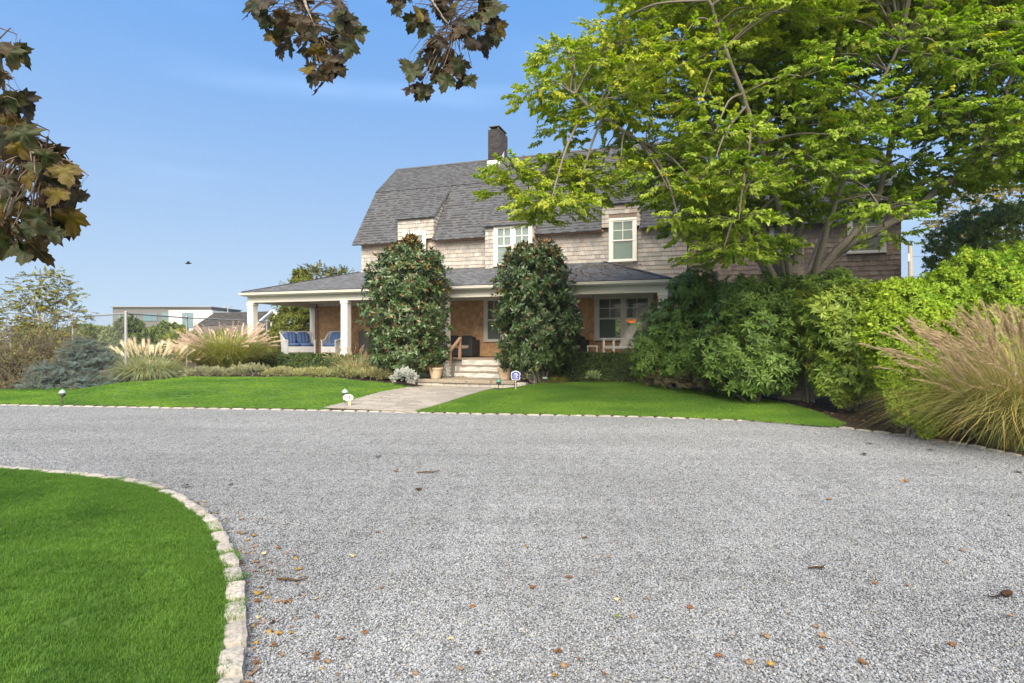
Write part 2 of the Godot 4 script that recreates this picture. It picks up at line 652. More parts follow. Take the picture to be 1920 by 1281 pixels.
func setting() -> void:
	tex_stone = ntex(3, 0.02, 0.72, 1.2)
	tex_bump = ntex(5, 0.03, 0, 6.0, 512, FastNoiseLite.TYPE_SIMPLEX_SMOOTH, Vector2.ONE, true)
	tex_soft = ntex(8, 0.012, 0.82, 1.12)
	tex_mulch = ntex(11, 0.06, 0.35, 1.6, 512, FastNoiseLite.TYPE_CELLULAR)
	tex_bark = ntex(14, 0.03, 0.6, 1.3, 512)
	# the far land, out to the horizon
	var m := MB.new()
	m.quad(Vector3(-900, -0.08, 60), Vector3(900, -0.08, 60), Vector3(900, -0.08, -900), Vector3(-900, -0.08, -900), Color.WHITE)
	struct("ground", m, mat("land", Color(0.09, 0.15, 0.04), 0.95, {"tex": tex_soft, "world": true, "scale": Vector3.ONE * 0.1}))
	m = MB.new()
	m.quad(Vector3(-45, 0, 18), Vector3(30, 0, 18), Vector3(30, 0, -15.3), Vector3(-45, 0, -15.3), Color.WHITE)
	struct("gravel_driveway", m, mat("gravel_bed", Color(0.17, 0.175, 0.185), 0.95, {"tex": tex_stone, "world": true, "scale": Vector3.ONE * 2.5}))
	# raised land beyond the kerb: bare soil and bark mulch
	var out := []
	for i in kerb_far.size():
		var a: Vector2 = kerb_far[maxi(i - 1, 0)]
		var b: Vector2 = kerb_far[mini(i + 1, kerb_far.size() - 1)]
		var dir := (b - a).normalized()
		out.append([kerb_far[i], Vector2(-dir.y, dir.x)])
	m = MB.new()
	var steps := [0.0, 0.12, 0.5, 1.0, 1.5, 2.0, 2.6, 3.2, 3.8, 4.4, 5.0, 6.0, 8.0, 12.0, 20.0, 45.0]
	var fine := []
	for i in out.size() - 1:
		for k in 6:
			var t := k / 6.0
			fine.append([out[i][0].lerp(out[i + 1][0], t), out[i][1].lerp(out[i + 1][1], t).normalized()])
	fine.append(out[-1])
	var rows := []
	for f in fine:
		var row := []
		for s in steps:
			var q: Vector2 = f[0] + f[1] * s
			row.append(Vector3(q.x, ground(q.x, q.y) if s > 0.0 else -0.03, -q.y))
		rows.append(row)
	for i in rows.size() - 1:
		for j in steps.size() - 1:
			m.quad(rows[i][j], rows[i + 1][j], rows[i + 1][j + 1], rows[i][j + 1], Color.WHITE)
	struct("mulch_bed", m, mat("mulch", Color(0.05, 0.034, 0.024), 0.95, {"tex": tex_mulch, "world": true, "scale": Vector3.ONE * 1.6, "norm": tex_bump, "nscale": 1.5}))
	# lawns
	var turf := mat("turf", Color(0.062, 0.128, 0.018), 0.9, {"tex": tex_stone, "world": true, "scale": Vector3.ONE * 1.1})
	var bl := [Vector2(-45, 15.32), Vector2(-30, 15.02), Vector2(-20, 14.62), Vector2(-12, 14.07), Vector2(-9.12, 13.62), Vector2(-6.28, 13.24), Vector2(-4.0, 12.92)]
	var tl := [Vector2(-45, 19.0), Vector2(-30, 18.3), Vector2(-14.85, 17.4), Vector2(-12.9, 17.5), Vector2(-11.5, 17.9), Vector2(-9.76, 18.0), Vector2(-8.04, 17.8), Vector2(-6.33, 17.75), Vector2(-4.8, 17.36), Vector2(-3.4, 17.0), Vector2(-2.6, 16.9)]
	struct("left_lawn", strip(bl, tl, 90, 14, 0.006), turf)
	var br := [Vector2(-1.98, 12.52), Vector2(0, 12.22), Vector2(2.53, 11.87), Vector2(4.43, 11.27), Vector2(5.55, 10.42)]
	var tr := [Vector2(-0.5, 16.6), Vector2(0.3, 16.5), Vector2(1.38, 17.0), Vector2(2.19, 17.4), Vector2(3.39, 17.15), Vector2(4.3, 16.0), Vector2(5.3, 15.0), Vector2(5.95, 13.7), Vector2(6.05, 12.2), Vector2(5.75, 10.7)]
	struct("right_lawn", strip(br, tr, 60, 16, 0.006), turf)
	m = MB.new()
	var inner := []
	for i in island_edge.size():
		var a: Vector2 = island_edge[maxi(i - 1, 0)]
		var b: Vector2 = island_edge[mini(i + 1, island_edge.size() - 1)]
		var dir := (b - a).normalized()
		inner.append(island_edge[i] + Vector2(dir.y, -dir.x) * 0.1)
	var ring: Array = [Vector2(-14, -2.5)]
	ring.append_array(inner)
	for i in range(1, ring.size()):
		var a: Vector2 = ring[i]
		var b: Vector2 = ring[(i + 1) % ring.size()]
		m.tri(Vector3(-8, 0.06, -2.2), Vector3(b.x, 0.045, -b.y), Vector3(a.x, 0.045, -a.y), Color.WHITE)
	struct("island_lawn", m, turf)
	# grass
	var grass := mat("grass", Color(0.115, 0.235, 0.036), 0.55, {"back": lin(0.5, 0.9, 0.1), "spec": 0.3})
	var near := []
	for i in 4:
		near.append(blades(100 + i, 1150, 0.26, 0.014, 0.034, 0.0026))
	var lots := [[], [], [], []]
	var cols := [[], [], [], []]
	rng.seed = 5
	noise.seed = 21
	noise.frequency = 0.45
	noise.fractal_octaves = 3
	var poly := PackedVector2Array(ring)
	var x := -11.6
	while x < -0.8:
		var d := 0.6
		while d < 7.4:
			if Geometry2D.is_point_in_polygon(Vector2(x + 0.05, d), poly) and Geometry2D.is_point_in_polygon(Vector2(x, d + 0.06), poly) and absf(x) < d * 0.95 + 3.6:
				var k := rng.randi() % 4
				lots[k].append(Transform3D(Basis(Vector3.UP, rr(0, TAU)).scaled(Vector3(1, rr(0.85, 1.15), 1)), Vector3(x + rr(-0.04, 0.04), 0.05, -d)))
				var w := noise.get_noise_2d(x * 2.0, d * 2.0)
				w += noise.get_noise_2d(x * 9.0, d * 9.0) * 0.7
				cols[k].append(Color(1.0 + w * 0.5, 1.0 + w * 0.38, 1.0 + w * 0.4))
			d += 0.2
		x += 0.2
	for k in 4:
		many("grass", near[k], grass, lots[k], cols[k])
	# the fringe along the kerb
	var fringe := blades(131, 150, 0.1, 0.018, 0.04, 0.0024)
	var fl := []
	for i in 900:
		var q: Vector2 = along(inner, 0.1 + 0.72 * i / 900.0)
		var nq: Vector2 = (along(inner, 0.11 + 0.72 * i / 900.0) - q).normalized()
		nq = Vector2(nq.x, nq.y)
		fl.append(Transform3D(Basis(Vector3.UP, rr(0, TAU)), Vector3(q.x, 0.048, -q.y) + Vector3(nq.y, 0, nq.x) * rr(0.05, 0.2)))
	many("grass", fringe, grass, fl, [])
	var far := []
	for i in 3:
		far.append(blades(120 + i, 420, 0.34, 0.025, 0.045, 0.005))
	for part in [[bl, tl, 0.36, 1.0], [br, tr, 0.0, 1.0]]:
		lots = [[], [], []]
		cols = [[], [], []]
		for i in 120:
			for j in 18:
				var t: float = lerpf(part[2], part[3], (i + rr(0, 1)) / 120.0)
				var p: Vector2 = along(part[0], t).lerp(along(part[1], t), (j + rr(0.1, 0.9)) / 18.0)
				if p.x < -19 or on_path(p.x, p.y):
					continue
				var k := rng.randi() % 3
				lots[k].append(Transform3D(Basis(Vector3.UP, rr(0, TAU)), G(p.x, p.y)))
				var w := noise.get_noise_2d(p.x, p.y * 1.4)
				cols[k].append(Color(1.55 + w * 0.9, 1.36 + w * 0.5, 1.5 + w * 0.4))
		for k in 3:
			many("grass", far[k], grass, lots[k], cols[k])
	# gravel: real stones over the whole drive in view
	var pm := []
	for i in 6:
		pm.append(pebbles(200 + i, 1250, 0.4))
	lots = [[], [], [], [], [], []]
	cols = [[], [], [], [], [], []]
	rng.seed = 8
	var gx := -18.0
	while gx < 8.0:
		var gd := 0.9
		while gd < 14.6:
			var inside := Geometry2D.is_point_in_polygon(Vector2(gx, gd), poly)
			if absf(gx) < gd * 0.95 + 3.2 and not inside and kerb_dist(gx, gd) < 0.12:
				var k := rng.randi() % 6
				lots[k].append(Transform3D(Basis(Vector3.UP, rr(0, TAU)), Vector3(gx + rr(-0.03, 0.03), rr(0.0, 0.002), -gd + rr(-0.03, 0.03))))
				var w := 1.0 + noise.get_noise_2d(gx * 0.5 + 40.0, gd * 1.7) * 0.16 + noise.get_noise_2d(gx * 2.3, gd * 4.0 + 9.0) * 0.04
				# faint wheel tracks, where the stone is packed and dusty
				var e := -kerb_dist(gx, gd)
				for tr0 in [2.1, 3.7, 5.6, 7.2]:
					w += 0.085 * exp(-pow((e - tr0 + noise.get_noise_2d(gx, 3.0) * 0.5) / 0.28, 2.0))
				cols[k].append(Color(w, w, w * 1.0))
			gd += 0.29
		gx += 0.29
	var gm := mat("gravel", Color(0.665, 0.71, 0.745), 0.85)
	for k in 6:
		many("gravel", pm[k], gm, lots[k], cols[k])
	# kerbs of split granite blocks
	kerb("inner_kerb", island_edge.slice(1), 1.5, 13.2, -0.115, 0.062)
	kerb("outer_kerb", kerb_far, 26.0, 57.5, 0.12, 0.032)
	front_path()

func front_path() -> void:
	var p := Node3D.new()
	p.name = "front_path"
	p.set_meta("kind", "structure")
	add_child(p, true)
	p.position = Vector3(-2.22, 0, -19.9)
	p.rotation.y = deg_to_rad(-YAW)
	var bed := MB.new()
	var pm := [mat("paver0", Color(0.31, 0.288, 0.258), 0.9, {"tex": tex_stone, "world": true, "scale": Vector3.ONE * 2.0, "norm": tex_bump, "nscale": 0.8}), mat("paver1", Color(0.35, 0.325, 0.295), 0.9, {"tex": tex_stone, "world": true, "scale": Vector3.ONE * 2.4}), mat("paver2", Color(0.275, 0.255, 0.228), 0.9, {"tex": tex_stone, "world": true, "scale": Vector3.ONE * 1.8})]
	rng.seed = 31
	var w := -7.05
	var n := 0
	while w < -2.02:
		var dp := minf(rr(0.16, 0.2), -2.02 - w)
		var u := 0.35
		while u < 2.55:
			var ln := rr(0.28, 0.55)
			if u + ln > 2.35:
				ln = 2.55 - u
			var a := HW(u, 0, w)
			var b := HW(u, 0, w + dp)
			var y0 := ground(a.x, -a.z) + 0.026 + rr(-0.002, 0.002)
			var y1 := ground(b.x, -b.z) + 0.026 + rr(-0.002, 0.002)
			var c := HW(u + ln, 0, w)
			var y2 := ground(c.x, -c.z) + 0.026 + rr(-0.002, 0.002)
			var m := MB.new()
			var o := L(u + 0.005, y0 - 0.05, w + 0.005)
			var x := Vector3(ln - 0.01, y2 - y0, 0)
			var z := Vector3(0, y1 - y0, -(dp - 0.01))
			var t := Vector3(0, 0.05, 0)
			m.frame(o, z, t, x, tint(Color.WHITE, 0.05))
			if n < 300:
				obj("paving_stone", m, pm[rng.randi() % 3], p)
			n += 1
			u += ln
		w += dp
	for i in 12:
		var wa := -7.06 + 5.06 * i / 12.0
		var wb := -7.06 + 5.06 * (i + 1) / 12.0
		for k in 6:
			var ua := 0.33 + 2.24 * k / 6.0
			var ub := 0.33 + 2.24 * (k + 1) / 6.0
			var g := []
			for q in [[ua, wa], [ub, wa], [ub, wb], [ua, wb]]:
				var e := HW(q[0], 0, q[1])
				g.append(L(q[0], ground(e.x, -e.z) + 0.012, q[1]))
			bed.quad(g[0], g[1], g[2], g[3], Color.WHITE)
	obj("joint_sand", bed, mat("sand", Color(0.22, 0.2, 0.17), 0.95), p)

# ---------------------------------------------------------------- the house
var singles_left := 300
func spans(a: float, b: float, h0: float, h1: float, holes: Array) -> Array:
	# what is left of [a, b] beside the holes [u0, h0, u1, h1] that a course meets
	var out := [[a, b]]
	for q in holes:
		if q[1] >= h1 - 0.01 or q[3] <= h0 + 0.01:
			continue
		var nx := []
		for o in out:
			if q[2] <= o[0] or q[0] >= o[1]:
				nx.append(o)
				continue
			if q[0] > o[0]:
				nx.append([o[0], q[0]])
			if q[2] < o[1]:
				nx.append([q[2], o[1]])
		out = nx
	return out

func wood_tone(fresh: float, kind := 0) -> Color:
	var a: Color
	if kind == 1:
		a = Color(0.66, 0.42, 0.235).lerp(Color(0.52, 0.325, 0.18), rng.randf())
		return tint(a, 0.12)
	if kind == 2:
		a = Color(0.4, 0.32, 0.28).lerp(Color(0.3, 0.24, 0.215), rng.randf())
		return tint(a, 0.1)
	a = Color(0.42, 0.395, 0.372).lerp(Color(0.29, 0.278, 0.272), pow(rng.randf(), 1.3))
	if rng.randf() < 0.2:
		a = a.lerp(Color(0.4, 0.33, 0.28), 0.6)
	return tint(a.lerp(Color(0.5, 0.385, 0.3), fresh), 0.08)

func one_shingle(m: MB, o: Vector3, x: Vector3, y: Vector3, nn: Vector3, t0: float, t1: float, col: Color) -> void:
	# a tapering shake: thick at its butt, thin under the next course
	var a := o + nn * t0
	var b := o + x + nn * t0
	var c := o + x + y + nn * t1
	var d := o + y + nn * t1
	m.quad(a, b, c, d, col)
	m.quad(o, o + x, b, a, col * 0.9)
	m.tri(o, a, d, col)
	m.tri(o + x, c, b, col)

func wall_courses(m: MB, o: Vector3, x: Vector3, nn: Vector3, a: float, b: float, h0: float, h1: float, ex: float, holes: Array, kind: int, fresh_from: float, limits = null, single: Node = null) -> void:
	var h := h0
	while h < h1 - 0.02:
		var ht := minf(ex, h1 - h)
		var la := a
		var lb := b
		if limits != null:
			var q = limits.call(h + ht * 0.5)
			la = q[0]
			lb = q[1]
		for s in spans(la, lb, h, h + ht, holes):
			var u: float = s[0]
			while u < s[1] - 0.005:
				var w := rr(0.1, 0.21) if kind != 1 else rr(0.09, 0.17)
				if s[1] - u - w < 0.07:
					w = s[1] - u
				var fr := clampf((h - fresh_from) / 0.45, 0, 1) if fresh_from > 0 else 0.0
				var col := wood_tone(fr, kind)
				var dh := rr(-0.006, 0.006)
				var p := o + x * (u + 0.002) + Vector3.UP * (h + dh)
				if single and singles_left > 0:
					singles_left -= 1
					var q := MB.new()
					one_shingle(q, Vector3.ZERO, x * (w - 0.004), Vector3.UP * (ht + 0.02 - dh), nn, 0.024, 0.004, col)
					var e := obj("shingle", q, mats.shake, single)
					e.position = p
				else:
					one_shingle(m, p, x * (w - 0.004), Vector3.UP * (ht + 0.02 - dh), nn, 0.024, 0.004, col)
				u += w
		h += ht

func roof_courses(m: MB, o: Vector3, x: Vector3, up: Vector3, length: float, limits: Callable, ex := 0.14, tone := 0.085) -> void:
	# asphalt shingles: overlapping courses of tabs, some of double thickness
	var nn := x.cross(up).normalized()
	var s := 0.0
	var row := 0
	while s < length - 0.01:
		var ht := minf(ex, length - s)
		var q = limits.call(s + ht * 0.5, s)
		var u: float = q[0] - (0.0 if row % 2 == 0 else 0.16)
		while u < q[1] - 0.003:
			var w := rr(0.1, 0.19)
			var a := maxf(u, q[0])
			var b := minf(u + w, q[1])
			if b - a > 0.01:
				var g := tone * rr(0.9, 1.1)
				var thick := 0.016
				one_shingle(m, o + x * (a + 0.001) + up * s, x * (b - a - 0.002), up * (ht + 0.02), nn, thick, 0.004, Color(g * 0.93, g, g * 1.14))
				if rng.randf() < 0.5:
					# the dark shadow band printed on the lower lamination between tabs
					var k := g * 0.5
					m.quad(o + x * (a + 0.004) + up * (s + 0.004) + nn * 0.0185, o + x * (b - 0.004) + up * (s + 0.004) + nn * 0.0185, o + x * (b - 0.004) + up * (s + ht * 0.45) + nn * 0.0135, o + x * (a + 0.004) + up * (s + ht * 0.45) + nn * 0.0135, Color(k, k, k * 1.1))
			u += w
		s += ht
		row += 1

func window_unit(called: String, parent: Node3D, u0: float, u1: float, h0: float, h1: float, vv: float, units: int, blind: Color, muntins := true, casing := 0.1) -> void:
	var white: Material = mats.white
	var w := MB.new()
	# outer casing with head and sill
	w.box(L(u0, h0 + 0.04, vv), L(u0 + casing, h1 - casing, vv - 0.05))
	w.box(L(u1 - casing, h0 + 0.04, vv), L(u1, h1 - casing, vv - 0.05))
	w.box(L(u0 - 0.015, h1 - casing, vv), L(u1 + 0.015, h1, vv - 0.06))
	w.box(L(u0 - 0.02, h0 - 0.01, vv), L(u1 + 0.02, h0 + 0.04, vv - 0.085))
	var root := obj("window", w, white, parent)
	var gap := 0.1
	var span := (u1 - u0 - casing * 2 - gap * (units - 1)) / units
	for k in units:
		var a := u0 + casing + k * (span + gap)
		var b := a + span
		var bot := h0 + 0.04
		var top := h1 - casing
		var mid := (bot + top) * 0.5
		if k > 0:
			var mu := MB.new()
			mu.box(L(a - gap, bot, vv), L(a, top, vv - 0.05))
			obj("mullion", mu, white, root)
		var f := MB.new()
		var t := 0.045
		for q in [[bot, mid + 0.02, 0.012], [mid - 0.02, top, 0.03]]:
			var z0: float = vv - q[2] + 0.012
			var z1: float = vv - q[2] - 0.006
			f.box(L(a, q[0], z0), L(a + t, q[1], z1))
			f.box(L(b - t, q[0], z0), L(b, q[1], z1))
			f.box(L(a + t, q[0], z0), L(b - t, q[0] + t, z1))
			f.box(L(a + t, q[1] - t, z0), L(b - t, q[1], z1))
		obj("sash", f, white, root)
		if muntins:
			var g := MB.new()
			g.box(L((a + b) * 0.5 - 0.011, mid + 0.025, vv - 0.022), L((a + b) * 0.5 + 0.011, top - t, vv - 0.035))
			g.box(L(a + t, (mid + top) * 0.5 - 0.011, vv - 0.022), L((a + b) * 0.5 - 0.011, (mid + top) * 0.5 + 0.011, vv - 0.035))
			g.box(L((a + b) * 0.5 + 0.011, (mid + top) * 0.5 - 0.011, vv - 0.022), L(b - t, (mid + top) * 0.5 + 0.011, vv - 0.035))
			obj("muntin", g, white, root)
		for q in [[bot + t, mid - 0.02, 0.0], [mid + 0.02, top - t, 0.018]]:
			var p := MB.new()
			p.box(L(a + t, q[0], vv - q[2] - 0.001), L(b - t, q[1], vv - q[2] - 0.005))
			obj("pane", p, mats.glass, root)
		if blind.a > 0:
			var bl := MB.new()
			var n := 18
			for i in n:
				var y0 := lerpf(bot, top, float(i) / n)
				var y1 := lerpf(bot, top, float(i + 1) / n)
				bl.quad(L(a, y0, vv + 0.07), L(b, y0, vv + 0.07), L(b, y1, vv + 0.055), L(a, y1, vv + 0.055), blind)
				bl.quad(L(a, y1, vv + 0.055), L(b, y1, vv + 0.055), L(b, y1, vv + 0.07), L(a, y1, vv + 0.07), blind)
			obj("blind", bl, mats.blind, root)

func house_materials() -> void:
	mat("shake", Color.WHITE, 0.9, {"tex": ntex(31, 0.02, 0.8, 1.15, 256, FastNoiseLite.TYPE_SIMPLEX_SMOOTH, Vector2(2, 1)), "scale": Vector3(3, 0.5, 3)})
	mat("roofing", Color.WHITE, 0.95, {"tex": ntex(32, 0.09, 0.82, 1.15, 512), "scale": Vector3.ONE * 2.0})
	mat("white", Color(0.68, 0.675, 0.645), 0.5)
	mat("boards", Color(0.52, 0.515, 0.5), 0.55, {"tex": tex_stone, "scale": Vector3(0.25, 1.5, 1.0)})
	mat("backing", Color(0.2, 0.16, 0.13), 0.95)
	mat("cedar_back", Color(0.2, 0.1, 0.045), 0.95)
	mat("deck", Color(0.3, 0.24, 0.19), 0.75, {"tex": tex_bark, "scale": Vector3(0.5, 2, 4)})
	mat("oak", Color(0.42, 0.27, 0.18), 0.6, {"tex": tex_bark, "scale": Vector3(2, 2, 2)})
	mat("copper", Color(0.7, 0.36, 0.2), 0.5)
	mat("lead", Color(0.74, 0.75, 0.77), 0.5)
	mat("brick", Color.WHITE, 0.9)
	mat("plaster", Color(0.3, 0.27, 0.24), 0.9)
	mat("blind", Color.WHITE, 0.8)
	var g := StandardMaterial3D.new()
	g.transparency = BaseMaterial3D.TRANSPARENCY_ALPHA
	g.albedo_color = Color(0.75, 0.85, 0.82, 0.12)
	g.roughness = 0.0
	g.metallic_specular = 0.25
	mats.glass = g
	mat("ceiling", Color(0.72, 0.72, 0.7), 0.7)

func build_house() -> void:
	house_materials()
	house = thing("shingled_house", "large grey cedar shingled house with gambrel roof and wraparound front porch", "house", Vector3(-2.22, 0, -19.9), deg_to_rad(-YAW))
	var R: Material = mats.roofing
	var X := Vector3.RIGHT
	var front := Vector3.BACK
	rng.seed = 51
	var wl := -4.75
	var wr := 7.64
	var dorm := [[-3.04, -1.53], [4.84, 6.13]]
	# ---- upper front wall
	var wb := MB.new()
	wb.box(L(wl, 3.9, 2.4), L(4.9, 5.5, 2.62))
	wb.box(L(4.9, 3.16, 2.4), L(wr, 5.5, 2.62))
	wb.box(L(wl, 5.5, 2.52), L(wr, 5.6, 2.62))
	var wall := obj("front_wall", wb, mats.backing, house)
	var holes := [[-2.78, 4.25, -1.83, 5.68], [0.66, 3.0, 2.48, 6.0], [5.08, 4.22, 6.02, 5.72]]
	var sh := MB.new()
	wall_courses(sh, L(0, 0, 2.4), X, front, 2.48, wr, 3.92, 5.42, 0.149, holes, 0, 4.97, null, wall)
	wall_courses(sh, L(0, 0, 2.4), X, front, wl, 0.66, 4.06, 5.42, 0.149, holes, 0, 4.95, null, wall)
	wall_courses(sh, L(0, 0, 2.4), X, front, 4.9, wr, 3.17, 3.92, 0.149, [], 0, 0.0)
	obj("shingles", sh, mats.shake, wall, "stuff")
	var cw := MB.new()
	for q in [[wl, -3.0], [-1.55, 0.66], [2.5, 4.88], [6.1, wr]]:
		cw = MB.new()
		cw.box(L(q[0], 5.29, 2.375), L(q[1], 5.36, 2.3))
		obj("copper_drip_edge", cw, mats.copper, wall)
	# left end wall and the rest of the shell
	var ew := MB.new()
	ew.box(L(wl, 3.0, 2.62), L(wl + 0.2, 5.4, 8.7))
	ew.box(L(wr - 0.2, 0.3, 2.62), L(wr, 5.4, 8.7))
	ew.box(L(wl, 0.3, 8.7), L(4.3, 5.4, 8.9))
	ew.box(L(5.5, 0.3, 8.7), L(wr, 5.4, 8.9))
	ew.box(L(4.3, 0.3, 8.7), L(5.5, 1.5, 8.9))
	ew.box(L(4.3, 2.55, 8.7), L(5.5, 5.4, 8.9))
	for u in [wl, wr - 0.2]:
		var ga := [L(u, 5.4, 2.4), L(u, 5.4, 8.8), L(u, 7.74, 7.25), L(u, 9.13, 5.57), L(u, 7.74, 3.88)]
		for k in [[0, 4, 3], [0, 3, 2], [0, 2, 1]]:
			ew.tri(ga[k[0]], ga[k[1]], ga[k[2]], Color.WHITE)
	obj("end_wall", ew, mats.backing, house)
	# ---- main gambrel roof
	var A := Vector2(2.08, 5.3)
	var B := Vector2(3.85, 7.78)
	var C := Vector2(5.57, 9.19)
	var rl := -4.98
	var rx := 7.72
	var deck := MB.new()
	var low := (L(0, B.y, B.x) - L(0, A.y, A.x))
	var hi := (L(0, C.y, C.x) - L(0, B.y, B.x))
	var nl := X.cross(low).normalized()
	var nh := X.cross(hi).normalized()
	for q in [[rl, -3.04], [-1.53, 0.66], [2.48, 4.84], [6.13, rx]]:
		deck.frame(L(q[0], A.y, A.x) - nl * 0.06, X * (q[1] - q[0]), low, nl * 0.058, Color.WHITE)
	deck.frame(L(rl, B.y, B.x) - nh * 0.06, X * (rx - rl), hi, nh * 0.058, Color.WHITE)
	var bk := 2 * C.x
	deck.frame(L(rx, A.y, bk - A.x), X * (rl - rx), L(0, B.y, bk - B.x) - L(0, A.y, bk - A.x), Vector3(0, 0.04, 0), Color.WHITE)
	deck.frame(L(rx, B.y, bk - B.x), X * (rl - rx), L(0, C.y, bk - C.x) - L(0, B.y, bk - B.x), Vector3(0, 0.04, 0), Color.WHITE)
	var roof := obj("main_roof", deck, mat("deck_edge", Color(0.16, 0.155, 0.15), 0.9), house)
	var rs := MB.new()
	for q in [[rl, -3.04], [-1.53, 0.66], [2.48, 4.84], [6.13, rx]]:
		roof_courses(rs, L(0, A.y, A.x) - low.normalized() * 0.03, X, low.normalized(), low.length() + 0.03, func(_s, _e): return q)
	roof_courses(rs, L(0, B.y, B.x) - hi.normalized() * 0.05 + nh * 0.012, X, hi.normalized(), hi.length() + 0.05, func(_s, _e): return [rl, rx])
	obj("roof_shingles", rs, R, roof, "stuff")
	var cap := MB.new()
	var u := rl
	while u < rx:
		var e := minf(u + 0.16, rx)
		for s in [1.0, -1.0]:
			cap.frame(L(u, C.y + 0.03, C.x), Vector3(e - u - 0.004, 0.006, 0), Vector3(0, -0.08, s * 0.11), Vector3(0, 0.012, 0), tint(Color(0.085, 0.09, 0.1), 0.12))
		u = e
	obj("ridge_cap", cap, R, roof)
	# ---- chimney
	var ch := MB.new()
	var cu0 := -0.4
	var cu1 := 0.1
	var cv0 := 5.05
	var cv1 := 6.1
	ch.box(L(cu0 + 0.02, 8.4, cv0 + 0.02), L(cu1 - 0.02, 10.25, cv1 - 0.02), Color(0.07, 0.068, 0.07))
	var chim := obj("chimney", ch, mats.brick, house)
	var br := MB.new()
	var yy := 8.55
	var odd := 0
	while yy < 10.24:
		for side in 4:
			var ln: float = cu1 - cu0 if side % 2 == 0 else cv1 - cv0
			var s := -0.11 if odd else 0.0
			while s < ln - 0.01:
				var a := maxf(s, 0.0)
				var b := minf(s + 0.21, ln)
				var col := tint(Color(0.04, 0.038, 0.042), 0.3)
				if b - a > 0.03:
					match side:
						0: br.box(L(cu0 + a + 0.004, yy, cv0 + 0.03), L(cu0 + b - 0.004, yy + 0.062, cv0 + rr(-0.004, 0.003)), col)
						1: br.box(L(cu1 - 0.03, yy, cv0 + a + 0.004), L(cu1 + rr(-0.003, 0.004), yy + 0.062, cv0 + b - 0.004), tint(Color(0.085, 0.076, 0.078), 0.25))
						2: br.box(L(cu0 + a + 0.004, yy, cv1 - 0.03), L(cu0 + b - 0.004, yy + 0.062, cv1), col)
						3: br.box(L(cu0 + 0.03, yy, cv0 + a + 0.004), L(cu0, yy + 0.062, cv0 + b - 0.004), col)
				s += 0.21
		yy += 0.073
		odd = 1 - odd
	obj("bricks", br, mats.brick, chim, "stuff")
	var fl := MB.new()
	fl.box(L(cu0 - 0.03, 8.55, cv0 - 0.012), L(cu1 + 0.03, 9.0, cv0 - 0.03))
	fl.quad(L(cu1 + 0.02, 8.55, cv0 - 0.03), L(cu1 + 0.02, 9.0, 5.57), L(cu1 + 0.02, 9.52, 5.6), L(cu1 + 0.02, 9.0, cv0 - 0.03), Color.WHITE)
	fl.frame(L(cu0 - 0.04, 8.56, cv0 - 0.03), Vector3(cu1 - cu0 + 0.1, 0, 0), Vector3(0, -0.2, 0.26), Vector3(0, 0.01, 0.01), Color.WHITE)
	obj("flashing", fl, mats.lead, chim)
	var hood := MB.new()
	for q in [[cu0 + 0.08, cv0 + 0.1], [cu1 - 0.08, cv0 + 0.1], [cu0 + 0.08, cv1 - 0.1], [cu1 - 0.08, cv1 - 0.1]]:
		hood.box(L(q[0] - 0.02, 10.24, q[1] - 0.02), L(q[0] + 0.02, 10.42, q[1] + 0.02))
	hood.box(L(cu0 + 0.02, 10.42, cv0 + 0.02), L(cu1 - 0.02, 10.445, cv1 - 0.02))
	hood.box(L(cu0 + 0.14, 10.26, cv0 + 0.2), L(cu1 - 0.14, 10.4, cv1 - 0.2), Color(1.6, 1.3, 0.9))
	obj("chimney_hood", hood, mat("hood", Color(0.12, 0.11, 0.1), 0.5, {"metal": 0.4}), chim)
	# ---- dormers
	for i in 2:
		var a: float = dorm[i][0]
		var b: float = dorm[i][1]
		var vf := 2.24
		var hw: Array = [holes[0], holes[2]][i]
		var f := MB.new()
		f.box(L(a, 5.45, vf), L(hw[0], 6.3, vf + 0.12))
		f.box(L(hw[2], 5.45, vf), L(b, 6.3, vf + 0.12))
		f.box(L(hw[0], hw[3] - 0.02, vf), L(hw[2], 6.3, vf + 0.12))
		f.box(L(a, 5.3, vf + 0.1), L(hw[0], 5.45, vf + 0.16))
		f.box(L(hw[2], 5.3, vf + 0.1), L(b, 5.45, vf + 0.16))
		for s in [a + 0.02, b - 0.02]:
			f.tri(L(s, 5.4, vf), L(s, 6.3, vf), L(s, 7.76, 3.85), Color.WHITE)
			f.tri(L(s, 5.4, vf), L(s, 7.76, 3.85), L(s, 5.4, 2.6), Color.WHITE)
		var dm := obj("dormer", f, mats.backing, house)
		sh = MB.new()
		wall_courses(sh, L(0, 0, vf), X, front, a, b, 5.4, 6.26, 0.149, [hw], 0, 6.05)
		# right cheek, whose courses shorten towards the roof
		var lim := func(h): return [-vf, -vf - 0.02]
		var cheek := func(h):
			var v0: float = vf if h < 6.24 else vf + (h - 6.24) / 0.945
			var v1: float = 2.15 + (h - 5.4) / 1.4 + 0.06
			return [-maxf(v1, v0), -v0]
		wall_courses(sh, Vector3(b, 0, 0), Vector3.BACK, X, 0, 0, 5.42, 7.66, 0.149, [], 0, 0.0, cheek)
		obj("shingles", sh, mats.shake, dm, "stuff")
		var p := L(0, 6.19, vf - 0.1)
		var q := L(0, 7.79, 3.86)
		var d := MB.new()
		var nn := X.cross(q - p).normalized()
		d.frame(Vector3(a - 0.06, p.y, p.z) - nn * 0.05, X * (b - a + 0.12), q - p, nn * 0.048, Color.WHITE)
		var dr := obj("dormer_roof", d, mats.deck_edge, dm)
		rs = MB.new()
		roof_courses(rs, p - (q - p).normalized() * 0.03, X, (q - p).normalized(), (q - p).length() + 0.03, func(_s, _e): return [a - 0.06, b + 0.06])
		var rso := obj("roof_shingles", rs, R, dm, "stuff")
